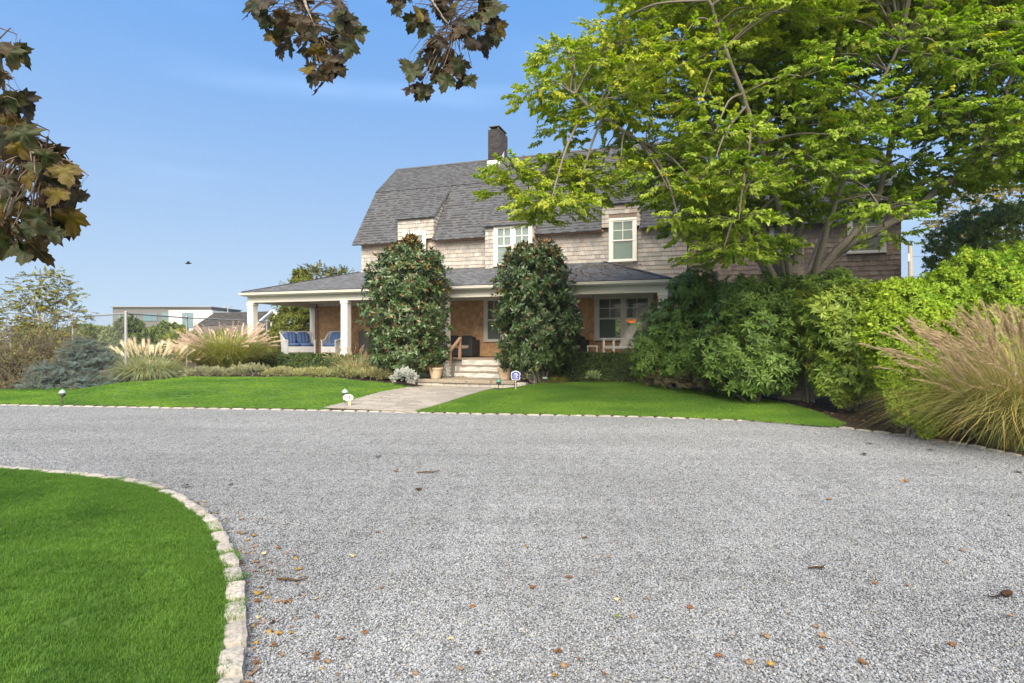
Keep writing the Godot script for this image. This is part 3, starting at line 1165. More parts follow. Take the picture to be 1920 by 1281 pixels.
		window_unit("window", house, hw[0], hw[2], hw[1], hw[3], 2.22 if i == 0 else 2.3, 1, Color(0.1, 0.135, 0.135) if i == 0 else Color(0.085, 0.13, 0.11))
	# the wide bay dormer between them
	var f2 := MB.new()
	f2.box(L(0.66, 3.95, 2.0), L(1.02, 5.8, 2.15))
	f2.box(L(2.42, 3.95, 2.0), L(2.48, 5.8, 2.15))
	f2.box(L(1.02, 5.66, 2.0), L(2.42, 5.8, 2.15))
	f2.box(L(1.02, 3.95, 2.0), L(2.42, 4.25, 2.15))
	f2.box(L(0.67, 3.95, 2.15), L(0.72, 5.8, 2.5))
	f2.box(L(2.42, 3.95, 2.15), L(2.47, 5.8, 2.5))
	for s in [0.68, 2.46]:
		f2.tri(L(s, 5.3, 2.0), L(s, 5.75, 2.0), L(s, 6.84, 3.2), Color.WHITE)
		f2.tri(L(s, 5.3, 2.0), L(s, 6.84, 3.2), L(s, 5.3, 2.5), Color.WHITE)
	var bay := obj("dormer", f2, mats.backing, house)
	sh = MB.new()
	wall_courses(sh, L(0, 0, 2.0), X, front, 0.66, 2.48, 3.98, 5.74, 0.149, [[0.98, 4.2, 2.46, 5.69]], 0, 5.6)
	wall_courses(sh, Vector3(2.48, 0, 0), Vector3.BACK, X, 0, 0, 3.98, 6.75, 0.149, [], 0, 0.0, func(h):
		var v0: float = 2.0 if h < 5.75 else 2.0 + (h - 5.75) / 0.9
		var v1: float = 2.4 if h < 5.6 else 2.1 + (h - 5.3) / 1.4 + 0.05
		return [-maxf(v0, v1), -v0])
	wall_courses(sh, Vector3(0.66, 0, 0), Vector3.FORWARD, -X, 0, 0, 3.98, 5.74, 0.149, [], 0, 0.0, func(_h): return [2.0, 2.4])
	obj("shingles", sh, mats.shake, bay, "stuff")
	var p2 := L(0, 5.64, 1.86)
	var q2 := L(0, 6.88, 3.22)
	var n2 := X.cross(q2 - p2).normalized()
	var d2 := MB.new()
	d2.frame(Vector3(0.6, p2.y, p2.z) - n2 * 0.05, X * 1.94, q2 - p2, n2 * 0.048, Color.WHITE)
	obj("dormer_roof", d2, mats.deck_edge, bay)
	rs = MB.new()
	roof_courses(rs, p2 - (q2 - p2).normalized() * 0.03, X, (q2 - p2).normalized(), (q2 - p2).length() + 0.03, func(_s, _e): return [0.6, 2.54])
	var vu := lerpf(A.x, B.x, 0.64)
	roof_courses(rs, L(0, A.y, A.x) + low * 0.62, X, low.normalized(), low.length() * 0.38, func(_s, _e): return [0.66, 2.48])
	obj("roof_shingles", rs, R, bay, "stuff")
	window_unit("window", house, 1.0, 2.44, 4.2, 5.68, 1.985, 2, Color(0.11, 0.14, 0.165))
	build_wing()
	build_porch()
	build_rooms()

func build_wing() -> void:
	var X := Vector3.RIGHT
	rng.seed = 61
	var a := 7.66
	var b := 13.93
	var v := 3.0
	var m := MB.new()
	var hole := [[12.45, 4.25, 13.52, 5.45], [10.2, 4.3, 11.2, 5.5]]
	m.box(L(a, 0.2, v), L(b, 5.4, v + 0.2))
	m.box(L(b - 0.2, 0.2, v + 0.2), L(b, 5.4, 8.6))
	m.box(L(a, 0.2, 8.6), L(b, 5.4, 8.8))
	m.tri(L(b - 0.05, 5.4, v), L(b - 0.05, 8.15, 5.9), L(b - 0.05, 5.4, 8.8), Color.WHITE)
	var w := obj("wing_wall", m, mats.backing, house)
	var sh := MB.new()
	wall_courses(sh, L(0, 0, v), X, Vector3.BACK, a, b, 0.3, 5.35, 0.155, hole, 2, 0.0)
	obj("shingles", sh, mats.shake, w, "stuff")
	var A := Vector2(2.72, 5.22)
	var B := Vector2(4.35, 7.25)
	var C := Vector2(5.9, 8.2)
	var low := L(0, B.y, B.x) - L(0, A.y, A.x)
	var hi := L(0, C.y, C.x) - L(0, B.y, B.x)
	var nl := X.cross(low).normalized()
	var nh := X.cross(hi).normalized()
	var d := MB.new()
	for q in [[a, 12.45], [13.45, b + 0.18]]:
		d.frame(L(q[0], A.y, A.x) - nl * 0.06, X * (q[1] - q[0]), low, nl * 0.058, Color.WHITE)
	d.frame(L(a, B.y, B.x) - nh * 0.06, X * (b + 0.18 - a), hi, nh * 0.058, Color.WHITE)
	d.quad(L(b + 0.18, C.y, C.x), L(a, C.y, C.x), L(a, 5.22, 9.1), L(b + 0.18, 5.22, 9.1), Color.WHITE)
	var roof := obj("wing_roof", d, mats.deck_edge, house)
	var rs := MB.new()
	for q in [[a, 12.45], [13.45, b + 0.18]]:
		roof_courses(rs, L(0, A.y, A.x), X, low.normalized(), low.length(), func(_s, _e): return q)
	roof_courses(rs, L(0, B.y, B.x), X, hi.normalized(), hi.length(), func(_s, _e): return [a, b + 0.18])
	obj("roof_shingles", rs, mats.roofing, roof, "stuff")
	var f := MB.new()
	f.box(L(12.5, 5.3, 2.9), L(13.4, 6.28, 3.02))
	for s in [12.52, 13.38]:
		f.tri(L(s, 5.35, 2.9), L(s, 6.28, 2.9), L(s, 7.22, 4.35), Color.WHITE)
		f.tri(L(s, 5.35, 2.9), L(s, 7.22, 4.35), L(s, 5.35, 3.4), Color.WHITE)
	var dm := obj("dormer", f, mats.backing, house)
	sh = MB.new()
	wall_courses(sh, L(0, 0, 2.9), X, Vector3.BACK, 12.5, 13.4, 5.4, 6.28, 0.155, [], 0, 5.9)
	obj("shingles", sh, mats.shake, dm, "stuff")
	var p := L(0, 6.2, 2.76)
	var q := L(0, 7.27, 4.36)
	var nn := X.cross(q - p).normalized()
	var dd := MB.new()
	dd.frame(Vector3(12.42, p.y, p.z) - nn * 0.05, X * 1.06, q - p, nn * 0.048, Color.WHITE)
	obj("dormer_roof", dd, mats.deck_edge, dm)
	rs = MB.new()
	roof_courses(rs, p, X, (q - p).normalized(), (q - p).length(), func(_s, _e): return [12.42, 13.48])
	obj("roof_shingles", rs, mats.roofing, dm, "stuff")
	window_unit("window", house, 12.45, 13.52, 4.25, 5.42, 2.97, 1, Color(0.05, 0.06, 0.05))
	window_unit("window", house, 10.2, 11.2, 4.3, 5.3, 2.97, 1, Color(0.2, 0.22, 0.2))

func build_porch() -> void:
	var X := Vector3.RIGHT
	var W: Material = mats.white
	rng.seed = 71
	# porch roof: hipped at both ends, wrapping round the left side
	var e0 := Vector2(-0.4, 3.31)
	var e1 := Vector2(2.4, 4.24)
	var up := L(0, e1.y, e1.x) - L(0, e0.y, e0.x)
	var nn := X.cross(up).normalized()
	var d := MB.new()
	var cl := -8.1
	var cr := 7.3
	d.quad(L(cl, e0.y, e0.x), L(cr, e0.y, e0.x), L(4.95, e1.y, e1.x), L(-4.9, e1.y, e1.x), Color.WHITE)
	d.quad(L(cl, e0.y, 4.1), L(cl, e0.y, e0.x), L(-4.9, e1.y, e1.x), L(-4.9, e1.y, 4.1), Color.WHITE)
	d.tri(L(cr, e0.y, e0.x), L(cr, e0.y, 2.4), L(4.95, e1.y, 2.4), Color.WHITE)
	var roof := obj("porch_roof", d, mats.deck_edge, house)
	var rs := MB.new()
	var len := up.length()
	roof_courses(rs, L(0, e0.y, e0.x) + nn * 0.004, X, up.normalized(), len, func(s, _e): return [lerpf(cl, -4.9, s / len), lerpf(cr, 4.95, s / len)], 0.14, 0.135)  # grazing sky light put into a lighter tone; same shingles as the main roof
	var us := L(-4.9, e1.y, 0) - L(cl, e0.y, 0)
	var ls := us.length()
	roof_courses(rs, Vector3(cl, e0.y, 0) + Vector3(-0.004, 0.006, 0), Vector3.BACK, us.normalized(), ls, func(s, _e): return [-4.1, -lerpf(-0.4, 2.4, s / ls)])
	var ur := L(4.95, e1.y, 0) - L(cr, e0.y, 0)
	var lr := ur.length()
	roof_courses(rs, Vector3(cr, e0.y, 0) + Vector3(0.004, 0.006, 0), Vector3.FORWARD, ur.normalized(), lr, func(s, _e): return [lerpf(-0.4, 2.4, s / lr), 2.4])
	obj("roof_shingles", rs, mats.roofing, roof, "stuff")
	var hc := MB.new()
	for h in [[L(cl, e0.y, e0.x), L(-4.9, e1.y, e1.x)], [L(cr, e0.y, e0.x), L(4.95, e1.y, e1.x)]]:
		for i in 26:
			var p: Vector3 = h[0].lerp(h[1], i / 26.0) + Vector3.UP * 0.016
			var q: Vector3 = h[0].lerp(h[1], (i + 1.15) / 26.0) + Vector3.UP * 0.024
			hc.bar(p, q, 0.2, 0.014, tint(Color(0.085, 0.09, 0.1), 0.15))
	obj("hip_cap", hc, mats.roofing, roof)
	# gutter: a fascia board and a half-round trough with a rolled lip
	var g := MB.new()
	g.box(L(cl, 3.17, -0.37), L(cr, 3.3, -0.34))
	g.box(L(cl, 3.17, -0.34), L(cl + 0.03, 3.3, 4.1))
	g.box(L(cr - 0.03, 3.17, -0.34), L(cr, 3.3, 2.4))
	obj("fascia", g, W, house)
	g = MB.new()
	var prof := [[-0.372, 3.29], [-0.372, 3.235], [-0.385, 3.205], [-0.42, 3.195], [-0.45, 3.22], [-0.462, 3.265], [-0.478, 3.27], [-0.478, 3.285], [-0.458, 3.285]]
	for i in prof.size() - 1:
		g.quad(L(cr + 0.02, prof[i][1], prof[i][0]), L(cl - 0.05, prof[i][1], prof[i][0]), L(cl - 0.05, prof[i + 1][1], prof[i + 1][0]), L(cr + 0.02, prof[i + 1][1], prof[i + 1][0]), Color.WHITE)
	obj("gutter", g, W, house)
	# beam, soffit, ceiling
	var b := MB.new()
	b.box(L(-8.06, 2.95, -0.12), L(7.18, 3.19, 0.12))
	b.box(L(-8.06, 2.95, 0.12), L(-7.82, 3.19, 3.66))
	b.box(L(6.94, 2.95, 0.12), L(7.18, 3.19, 2.38))
	obj("beam", b, W, house)
	b = MB.new()
	b.box(L(cl + 0.03, 3.19, -0.34), L(cr - 0.03, 3.215, -0.13))
	b.box(L(-7.8, 3.12, 0.13), L(6.92, 3.15, 2.38))
	b.box(L(-7.8, 3.12, 2.38), L(-4.76, 3.15, 3.74))
	obj("porch_ceiling", b, mats.ceiling, house)
	b = MB.new()
	b.box(L(-4.74, 3.02, 2.38), L(0.44, 3.12, 2.35))
	b.box(L(2.8, 3.02, 2.38), L(4.5, 3.12, 2.35))
	b.box(L(-7.8, 3.02, 3.74), L(-4.76, 3.12, 3.71))
	obj("ceiling_trim", b, W, house)
	# columns
	for q in [[-7.93, 0.0], [-3.85, 0.0], [0.0, 0.0], [3.85, 0.0], [7.05, 0.0], [-7.93, 3.66]]:
		var c := MB.new()
		c.rbox(L(q[0] - 0.13, 0.95, q[1] + 0.13), L(q[0] + 0.13, 2.88, q[1] - 0.13), 0.008)
		c.rbox(L(q[0] - 0.15, 0.945, q[1] + 0.15), L(q[0] + 0.15, 1.13, q[1] - 0.15), 0.008)
		c.rbox(L(q[0] - 0.15, 2.84, q[1] + 0.15), L(q[0] + 0.15, 2.948, q[1] - 0.15), 0.008)
		obj("column", c, W, house)
	# floor boards, skirt and steps
	for i in 34:
		var v0 := -0.06 + i * 0.113
		var fb := MB.new()
		var r1 := 7.2 if v0 < 2.35 else -4.76
		fb.rbox(L(-8.1, 0.905, v0), L(r1, 0.94 + rr(-0.001, 0.001), v0 + 0.108), 0.003, tint(Color.WHITE, 0.1))
		obj("floor_board", fb, mats.deck, house)
	b = MB.new()
	b.box(L(-8.05, 0.1, 0.05), L(7.15, 0.9, 0.1))
	b.box(L(-8.05, 0.1, 0.1), L(-8.0, 0.9, 3.7))
	obj("porch_skirt", b, mat("skirt", Color(0.33, 0.33, 0.31), 0.8), house)
	for i in 3:
		var top := 0.905 - 0.19 * i
		var vf := -0.06 - 0.31 * i
		var st := MB.new()
		st.box(L(0.62, top - 0.178, vf), L(3.3, top - 0.004, vf + 0.03))
		obj("step_riser", st, mats.boards, house)
		if i > 0:
			st = MB.new()
			st.rbox(L(0.6, top - 0.002, vf - 0.03), L(3.32, top + 0.028, vf + 0.31), 0.006)
			obj("step_tread", st, mats.deck, house)
	var sb := MB.new()
	sb.box(L(0.64, 0.3, -0.03), L(0.68, 0.71, -0.64))
	sb.box(L(3.24, 0.3, -0.03), L(3.28, 0.71, -0.64))
	obj("step_side", sb, mats.boards, house)
	# handrail
	var hr := MB.new()
	hr.bar(L(0.53, 1.62, 0.02), L(0.53, 1.16, -0.86), 0.1, 0.045)
	var rail := obj("handrail", hr, mats.oak, house)
	for q in [[-0.02, 0.94, 1.6], [-0.8, 0.37, 1.18]]:
		hr = MB.new()
		hr.rbox(L(0.485, q[1], q[0] + 0.045), L(0.575, q[2], q[0] - 0.045), 0.006)
		obj("rail_post", hr, mats.oak, rail)
	# stone landing: a slab on a low course of pale blocks
	var ld := MB.new()
	ld.box(L(-0.05, 0.0, -0.64), L(3.1, 0.265, -1.93))
	var land := obj("stone_landing", ld, mat("landing_core", Color(0.25, 0.23, 0.2), 0.95), house)
	var sm := mat("slab", Color(0.3, 0.255, 0.205), 0.92, {"tex": tex_stone, "scale": Vector3.ONE * 2.0, "norm": tex_bump, "nscale": 1.2})
	var pale := mat("pale_stone", Color(0.47, 0.45, 0.41), 0.92, {"tex": tex_stone, "scale": Vector3.ONE * 2.5, "norm": tex_bump, "nscale": 1.0})
	var x0 := -0.12
	for w in [0.82, 0.9, 0.78, 0.72]:
		var s := MB.new()
		s.rbox(L(x0, 0.268, -0.655), L(x0 + w - 0.012, 0.37 + rr(-0.005, 0.005), -2.02 + rr(-0.012, 0.012)), 0.014)
		obj("slab", s, sm, land)
		x0 += w
	x0 = 0.0
	while x0 < 3.0:
		var w := minf(rr(0.3, 0.55), 3.08 - x0)
		var s := MB.new()
		s.rbox(L(x0 + 0.004, 0.06, -1.92), L(x0 + w - 0.004, 0.264, -1.975 + rr(-0.012, 0.012)), 0.01, tint(Color.WHITE, 0.1))
		obj("stone_block", s, pale, land)
		x0 += w
	for q in [[-0.36, -2.02], [3.14, -2.0]]:
		var s := MB.new()
		s.rbox(L(q[0], 0.02, q[1] + 0.3), L(q[0] + 0.28, 0.33, q[1]), 0.02)
		obj("stone_block", s, pale, land)

func build_rooms() -> void:
	var X := Vector3.RIGHT
	rng.seed = 81
	# ground-floor walls on the porch, of fresh cedar
	var m := MB.new()
	var wins := [[0.46, 1.5, 1.27, 3.14], [1.27, 0.94, 2.75, 3.12], [4.56, 1.54, 6.55, 3.13]]
	m.box(L(-4.75, 0.3, 2.42), L(0.52, 3.9, 2.62))
	m.box(L(0.52, 0.3, 2.42), L(1.2, 1.56, 2.62))
	m.box(L(0.52, 3.06, 2.42), L(2.7, 3.9, 2.62))
	m.box(L(2.7, 0.3, 2.42), L(4.66, 3.9, 2.62))
	m.box(L(4.66, 0.3, 2.42), L(6.45, 1.6, 2.62))
	m.box(L(4.66, 3.03, 2.42), L(6.45, 3.9, 2.62))
	m.box(L(6.45, 0.3, 2.42), L(7.64, 3.9, 2.62))
	m.box(L(-8.0, 0.3, 3.76), L(-4.75, 3.9, 3.9))
	m.box(L(-4.75, 0.3, 2.62), L(-4.55, 3.0, 3.9))
	var w := obj("porch_wall", m, mats.cedar_back, house)
	var sh := MB.new()
	wall_courses(sh, L(0, 0, 2.42), X, Vector3.BACK, -4.75, 7.64, 0.96, 3.12, 0.102, wins, 1, 0.0)
	wall_courses(sh, L(0, 0, 3.76), X, Vector3.BACK, -7.78, -4.77, 0.96, 3.12, 0.102, [], 1, 0.0)
	wall_courses(sh, Vector3(-4.75, 0, 0), Vector3.BACK, -X, 0, 0, 0.96, 3.12, 0.102, [], 1, 0.0, func(_h): return [-3.74, -2.42])
	obj("shingles", sh, mats.shake, w, "stuff")
	window_unit("window", house, 4.56, 6.55, 1.54, 3.13, 2.39, 2, Color(0, 0, 0, 0), true, 0.13)
	window_unit("window", house, 0.46, 1.25, 1.5, 3.14, 2.39, 1, Color(0, 0, 0, 0), true, 0.1)
	# front door with a glazed upper panel
	var c := MB.new()
	c.box(L(1.27, 0.945, 2.41), L(1.41, 3.0, 2.36))
	c.box(L(2.61, 0.945, 2.41), L(2.75, 3.0, 2.36))
	c.box(L(1.25, 3.0, 2.41), L(2.77, 3.12, 2.35))
	obj("door_casing", c, mats.white, house)
	c = MB.new()
	for q in [[1.42, 0.96, 1.56, 2.98], [2.46, 0.96, 2.6, 2.98], [1.56, 0.96, 2.46, 1.12], [1.56, 2.84, 2.46, 2.98], [1.56, 1.7, 2.46, 1.82]]:
		c.box(L(q[0], q[1], 2.48), L(q[2], q[3], 2.44))
	c.box(L(1.57, 1.12, 2.475), L(2.45, 1.7, 2.455), Color(0.08, 0.1, 0.14))
	var door := obj("front_door", c, mats.white, house)
	c = MB.new()
	c.box(L(1.57, 1.83, 2.465), L(2.45, 2.83, 2.46))
	obj("pane", c, mats.glass, door)
	c = MB.new()
	c.ball(L(2.5, 1.75, 2.4), Vector3(0.03, 0.03, 0.03), 6, 8, Color.WHITE)
	obj("handle", c, mat("brass", Color(0.5, 0.35, 0.12), 0.3, {"metal": 1.0}), door)
	# the room behind the glass, lit by its lamps and a back window
	var r := MB.new()
	r.box(L(-0.2, 0.84, 2.63), L(7.4, 0.93, 8.68), Color(0.5, 0.35, 0.22))
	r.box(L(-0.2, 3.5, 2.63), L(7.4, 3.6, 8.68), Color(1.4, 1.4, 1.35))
	r.box(L(-0.3, 0.9, 2.63), L(-0.2, 3.5, 8.68))
	r.box(L(3.3, 0.93, 2.63), L(3.4, 3.5, 8.68))
	r.box(L(-0.2, 0.93, 8.3), L(3.3, 3.5, 8.4))
	obj("room_lining", r, mats.plaster, house)
	# pendant lamps seen through the glass
	for q in [["round amber pendant lamp glowing behind the window beside the front door", 1.12, 2.62, 2.95, 0.075], ["wide amber bowl lamp glowing behind the double porch window", 5.55, 2.28, 4.6, 0.2]]:
		var at := HW(q[1], q[2], q[3])
		var lamp := thing("pendant_lamp", q[0], "lamp", at, deg_to_rad(-YAW))
		var lm := MB.new()
		lm.tube([Vector3(0, 0.06, 0), Vector3(0, 3.5 - q[2], 0)], [0.008, 0.008], 6)
		obj("rod", lm, mat("iron", Color(0.04, 0.035, 0.03), 0.6), lamp)
		var lg := MB.new()
		if q[4] < 0.1:
			lg.ball(Vector3.ZERO, Vector3.ONE * q[4], 10, 14, Color.WHITE)
		else:
			lg.lathe([[0.02, -0.08], [0.12, -0.06], [0.19, 0.0], [0.2, 0.06], [0.03, 0.075]], 18)
		var gm := StandardMaterial3D.new()
		gm.albedo_color = Color(0.9, 0.6, 0.3)
		gm.emission_enabled = true
		gm.emission = Color(1.0, 0.62, 0.3)
		gm.emission_energy_multiplier = 0.7 if q[4] < 0.1 else 0.16
		obj("lamp_shade", lg, gm, lamp)
		var ol := OmniLight3D.new()
		ol.name = "lamp_light"
		ol.light_color = Color(1.0, 0.62, 0.3)
		ol.light_energy = 0.06
		ol.light_size = q[4]
		ol.omni_range = 8.0
		ol.omni_attenuation = 2.0
		ol.shadow_enabled = true
		ol.position = Vector3(0, -0.12 if q[4] > 0.1 else 0.0, 0.1)
		lamp.add_child(ol)

# ---------------------------------------------------------------- porch furniture and garden things
func on_house(called: String, label: String, category: String, u: float, h: float, v: float, turn: float, group := "") -> Node3D:
	return thing(called, label, category, HW(u, h, v), deg_to_rad(-YAW + turn), group)

func wicker_seat(called: String, label: String, u: float, v: float, turn: float, w: float, group: String) -> void:
	# faces its own +z; a woven shell that sweeps from the back down into the arms
	var t := on_house(called, label, "wicker seat", u, 0.945, v, turn, group)
	var wk := mat("wicker", Color(0.5, 0.52, 0.56), 0.7, {"norm": ntex(61, 0.09, 0, 10.0, 256, FastNoiseLite.TYPE_CELLULAR, Vector2.ONE, true), "scale": Vector3.ONE * 6.0})
	var blue := mat("blue_cloth", Color(0.065, 0.12, 0.27), 0.95, {"tex": tex_soft, "scale": Vector3.ONE * 3.0})
	var dp := 0.62
	var path := []
	for i in 21:
		var s := float(i) / 20.0
		# a U in plan: left arm, back, right arm
		var x: float
		var z: float
		if s < 0.3:
			x = -w * 0.5
			z = lerpf(dp * 0.5, -dp * 0.3, s / 0.3)
		elif s > 0.7:
			x = w * 0.5
			z = lerpf(-dp * 0.3, dp * 0.5, (s - 0.7) / 0.3)
		else:
			var k := (s - 0.3) / 0.4
			x = -w * 0.5 * cos(k * PI)
			z = -dp * 0.3 - sin(k * PI) * dp * 0.22
		var b := smoothstep(0.1, 0.36, minf(s, 1 - s))
		path.append([Vector3(x, 0, z), 0.6 + 0.34 * b, b])
	var arm := MB.new()
	var back := MB.new()
	for i in 20:
		var a = path[i]
		var c = path[i + 1]
		var m: MB = back if a[2] > 0.5 and c[2] > 0.5 else arm
		for r in 6:
			var y0 := lerpf(0.12, 1.0, r / 6.0)
			var y1 := lerpf(0.12, 1.0, (r + 1) / 6.0)
			var o: Vector3 = (a[0] * Vector3(1, 0, 1)).normalized() * 0.09
			var o2: Vector3 = (c[0] * Vector3(1, 0, 1)).normalized() * 0.09
			var p0: Vector3 = a[0] + Vector3.UP * a[1] * y0 + o * y0 * a[2]
			var p1: Vector3 = c[0] + Vector3.UP * c[1] * y0 + o2 * y0 * c[2]
			var p2: Vector3 = c[0] + Vector3.UP * c[1] * y1 + o2 * y1 * c[2]
			var p3: Vector3 = a[0] + Vector3.UP * a[1] * y1 + o * y1 * a[2]
			m.quad(p0, p1, p2, p3, Color.WHITE)
			m.quad(p1 - o2 * 0.3, p0 - o * 0.3, p3 - o * 0.3, p2 - o2 * 0.3, Color.WHITE)
	obj("arm", arm, wk, t)
	obj("backrest", back, wk, t)
	var rim := []
	var rad := []
	for q in path:
		var o: Vector3 = (q[0] * Vector3(1, 0, 1)).normalized() * 0.09
		rim.append(q[0] + Vector3.UP * q[1] + o * q[2])
		rad.append(0.03)
	var rm := MB.new()
	rm.tube(rim, rad, 8)
	obj("rolled_rim", rm, wk, t)
	var sk := MB.new()
	sk.rbox(Vector3(-w * 0.5 + 0.02, 0.12, -dp * 0.3), Vector3(w * 0.5 - 0.02, 0.36, dp * 0.5 - 0.02), 0.02)
	obj("seat", sk, wk, t)
	for q in [[-1, 1], [1, 1], [-1, -1], [1, -1]]:
		var lg := MB.new()
		var at := Vector3(q[0] * (w * 0.5 - 0.03), 0, dp * 0.5 - 0.03 if q[1] > 0 else -dp * 0.4)
		lg.tube([at, at + Vector3.UP * (0.6 if q[1] > 0 else 0.3)], [0.022, 0.026], 8)
		obj("leg", lg, wk, t)
	var n := 2 if w > 0.9 else 1
	for k in n:
		var cw := (w - 0.12) / n
		var cx := -w * 0.5 + 0.06 + cw * (k + 0.5)
		var cu := MB.new()
		cu.ball(Vector3(cx, 0.43, 0.04), Vector3(cw * 0.5, 0.075, dp * 0.42), 12, 24, Color.WHITE, null, 0.0, 0.45)
		obj("seat_cushion", cu, blue, t)
		cu = MB.new()
		cu.ball(Vector3.ZERO, Vector3(cw * 0.5, 0.24, 0.1), 14, 28, Color.WHITE, null, 0.0, 0.6)
		# quilted seams
		for s in [-0.5, 0.0, 0.5]:
			cu.ball(Vector3(cw * 0.5 * s, 0, 0.085), Vector3(0.055, 0.22, 0.035), 8, 10, Color.WHITE)
		var co := obj("back_cushion", cu, blue, t)
		co.position = Vector3(cx, 0.7, -dp * 0.28)
		co.rotation.x = -0.25

func box_sofa(called: String, label: String, u: float, v: float, w: float, turn: float) -> void:
	var t := on_house(called, label, "sofa", u, 0.945, v, turn, "dark wicker sofas against the porch wall")
	var dk := mat("dark_wicker", Color(0.05, 0.05, 0.055), 0.7, {"norm": ntex(62, 0.08, 0, 10.0, 256, FastNoiseLite.TYPE_CELLULAR, Vector2.ONE, true), "scale": Vector3.ONE * 6.0})
	var cs := mat("oat_cloth", Color(0.42, 0.36, 0.29), 0.95, {"tex": tex_soft, "scale": Vector3.ONE * 3.0})
	for s in [-1, 1]:
		var a := MB.new()
		a.rbox(Vector3(s * w * 0.5 - s * 0.14, 0.02, -0.38), Vector3(s * w * 0.5, 0.62, 0.36), 0.015)
		obj("arm", a, dk, t)
	var b := MB.new()
	b.rbox(Vector3(-w * 0.5 + 0.145, 0.02, -0.38), Vector3(w * 0.5 - 0.145, 0.72, -0.24), 0.015)
	obj("backrest", b, dk, t)
	b = MB.new()
	b.rbox(Vector3(-w * 0.5 + 0.145, 0.04, -0.235), Vector3(w * 0.5 - 0.145, 0.28, 0.34), 0.015)
	obj("seat", b, dk, t)
	var n := int(round(w / 0.75))
	var cw := (w - 0.3) / n
	for k in n:
		var cu := MB.new()
		cu.ball(Vector3(-w * 0.5 + 0.15 + cw * (k + 0.5), 0.35, 0.06), Vector3(cw * 0.5 - 0.005, 0.075, 0.3), 10, 20, Color.WHITE, null, 0, 0.4)
		obj("seat_cushion", cu, cs, t)
		var bc := MB.new()
		bc.ball(Vector3(-w * 0.5 + 0.15 + cw * (k + 0.5), 0.58, -0.18), Vector3(cw * 0.5 - 0.01, 0.2, 0.08), 10, 20, Color.WHITE, null, 0, 0.5)
		obj("back_cushion", bc, dk, t)

func slat_chair() -> void:
	var t := on_house("slatted_armchair", "white slatted wooden armchair with arched back beneath the double window", "chair", 5.65, 0.945, 0.95, -52)
	var W := mat("chair_paint", Color(0.7, 0.7, 0.68), 0.55)
	for i in 9:
		var x := -0.26 + i * 0.065
		var top := 1.08 - pow(absf(i - 4) / 4.0, 2) * 0.1
		var s := MB.new()
		s.bar(Vector3(x * 0.92, 0.36, -0.1), Vector3(x * 1.1, top, -0.42), 0.045, 0.016, Color.WHITE, Vector3.BACK)
		obj("back_slat", s, W, t)
	for i in 6:
		var s := MB.new()
		s.rbox(Vector3(-0.28, 0.4 - i * 0.006, 0.42 - i * 0.09), Vector3(0.28, 0.42 - i * 0.006, 0.35 - i * 0.09), 0.004)
		obj("seat_slat", s, W, t)
	for sx in [-1, 1]:
		var a := MB.new()
		a.rbox(Vector3(sx * 0.27, 0.63, 0.48), Vector3(sx * 0.38, 0.655, -0.3), 0.006)
		obj("armrest", a, W, t)
		a = MB.new()
		a.rbox(Vector3(sx * 0.29, 0.0, 0.44), Vector3(sx * 0.35, 0.63, 0.38), 0.005)
		obj("leg", a, W, t)
		a = MB.new()
		a.bar(Vector3(sx * 0.32, 0.0, -0.4), Vector3(sx * 0.32, 0.64, -0.2), 0.055, 0.05)
		obj("leg", a, W, t)
		a = MB.new()
		a.rbox(Vector3(sx * 0.285, 0.33, 0.42), Vector3(sx * 0.31, 0.4, -0.3), 0.004)
		obj("side_rail", a, W, t)
	var c := MB.new()
	c.rbox(Vector3(-0.28, 0.33, 0.44), Vector3(0.28, 0.4, 0.425), 0.004)
	c.bar(Vector3(-0.3, 0.85, -0.36), Vector3(0.3, 0.85, -0.36), 0.05, 0.02, Color.WHITE, Vector3.BACK)
	obj("apron", c, W, t)

func small_table(called: String, label: String, u: float, v: float, w: float, h: float, m: Material, shelf := false) -> void:
	var t := on_house(called, label, "side table", u, 0.945, v, 10)
	var a := MB.new()
	a.rbox(Vector3(-w * 0.5, h - 0.03, -w * 0.5), Vector3(w * 0.5, h, w * 0.5), 0.006)
	obj("table_top", a, m, t)
	for sx in [-1, 1]:
		for sz in [-1, 1]:
			a = MB.new()
			a.tube([Vector3(sx * w * 0.42, 0, sz * w * 0.42), Vector3(sx * w * 0.42, h - 0.03, sz * w * 0.42)], [0.015, 0.018], 8)
			obj("leg", a, m, t)
	if shelf:
		a = MB.new()
		a.rbox(Vector3(-w * 0.42, h * 0.4, -w * 0.42), Vector3(w * 0.42, h * 0.4 + 0.02, w * 0.42), 0.004)
		obj("shelf", a, m, t)

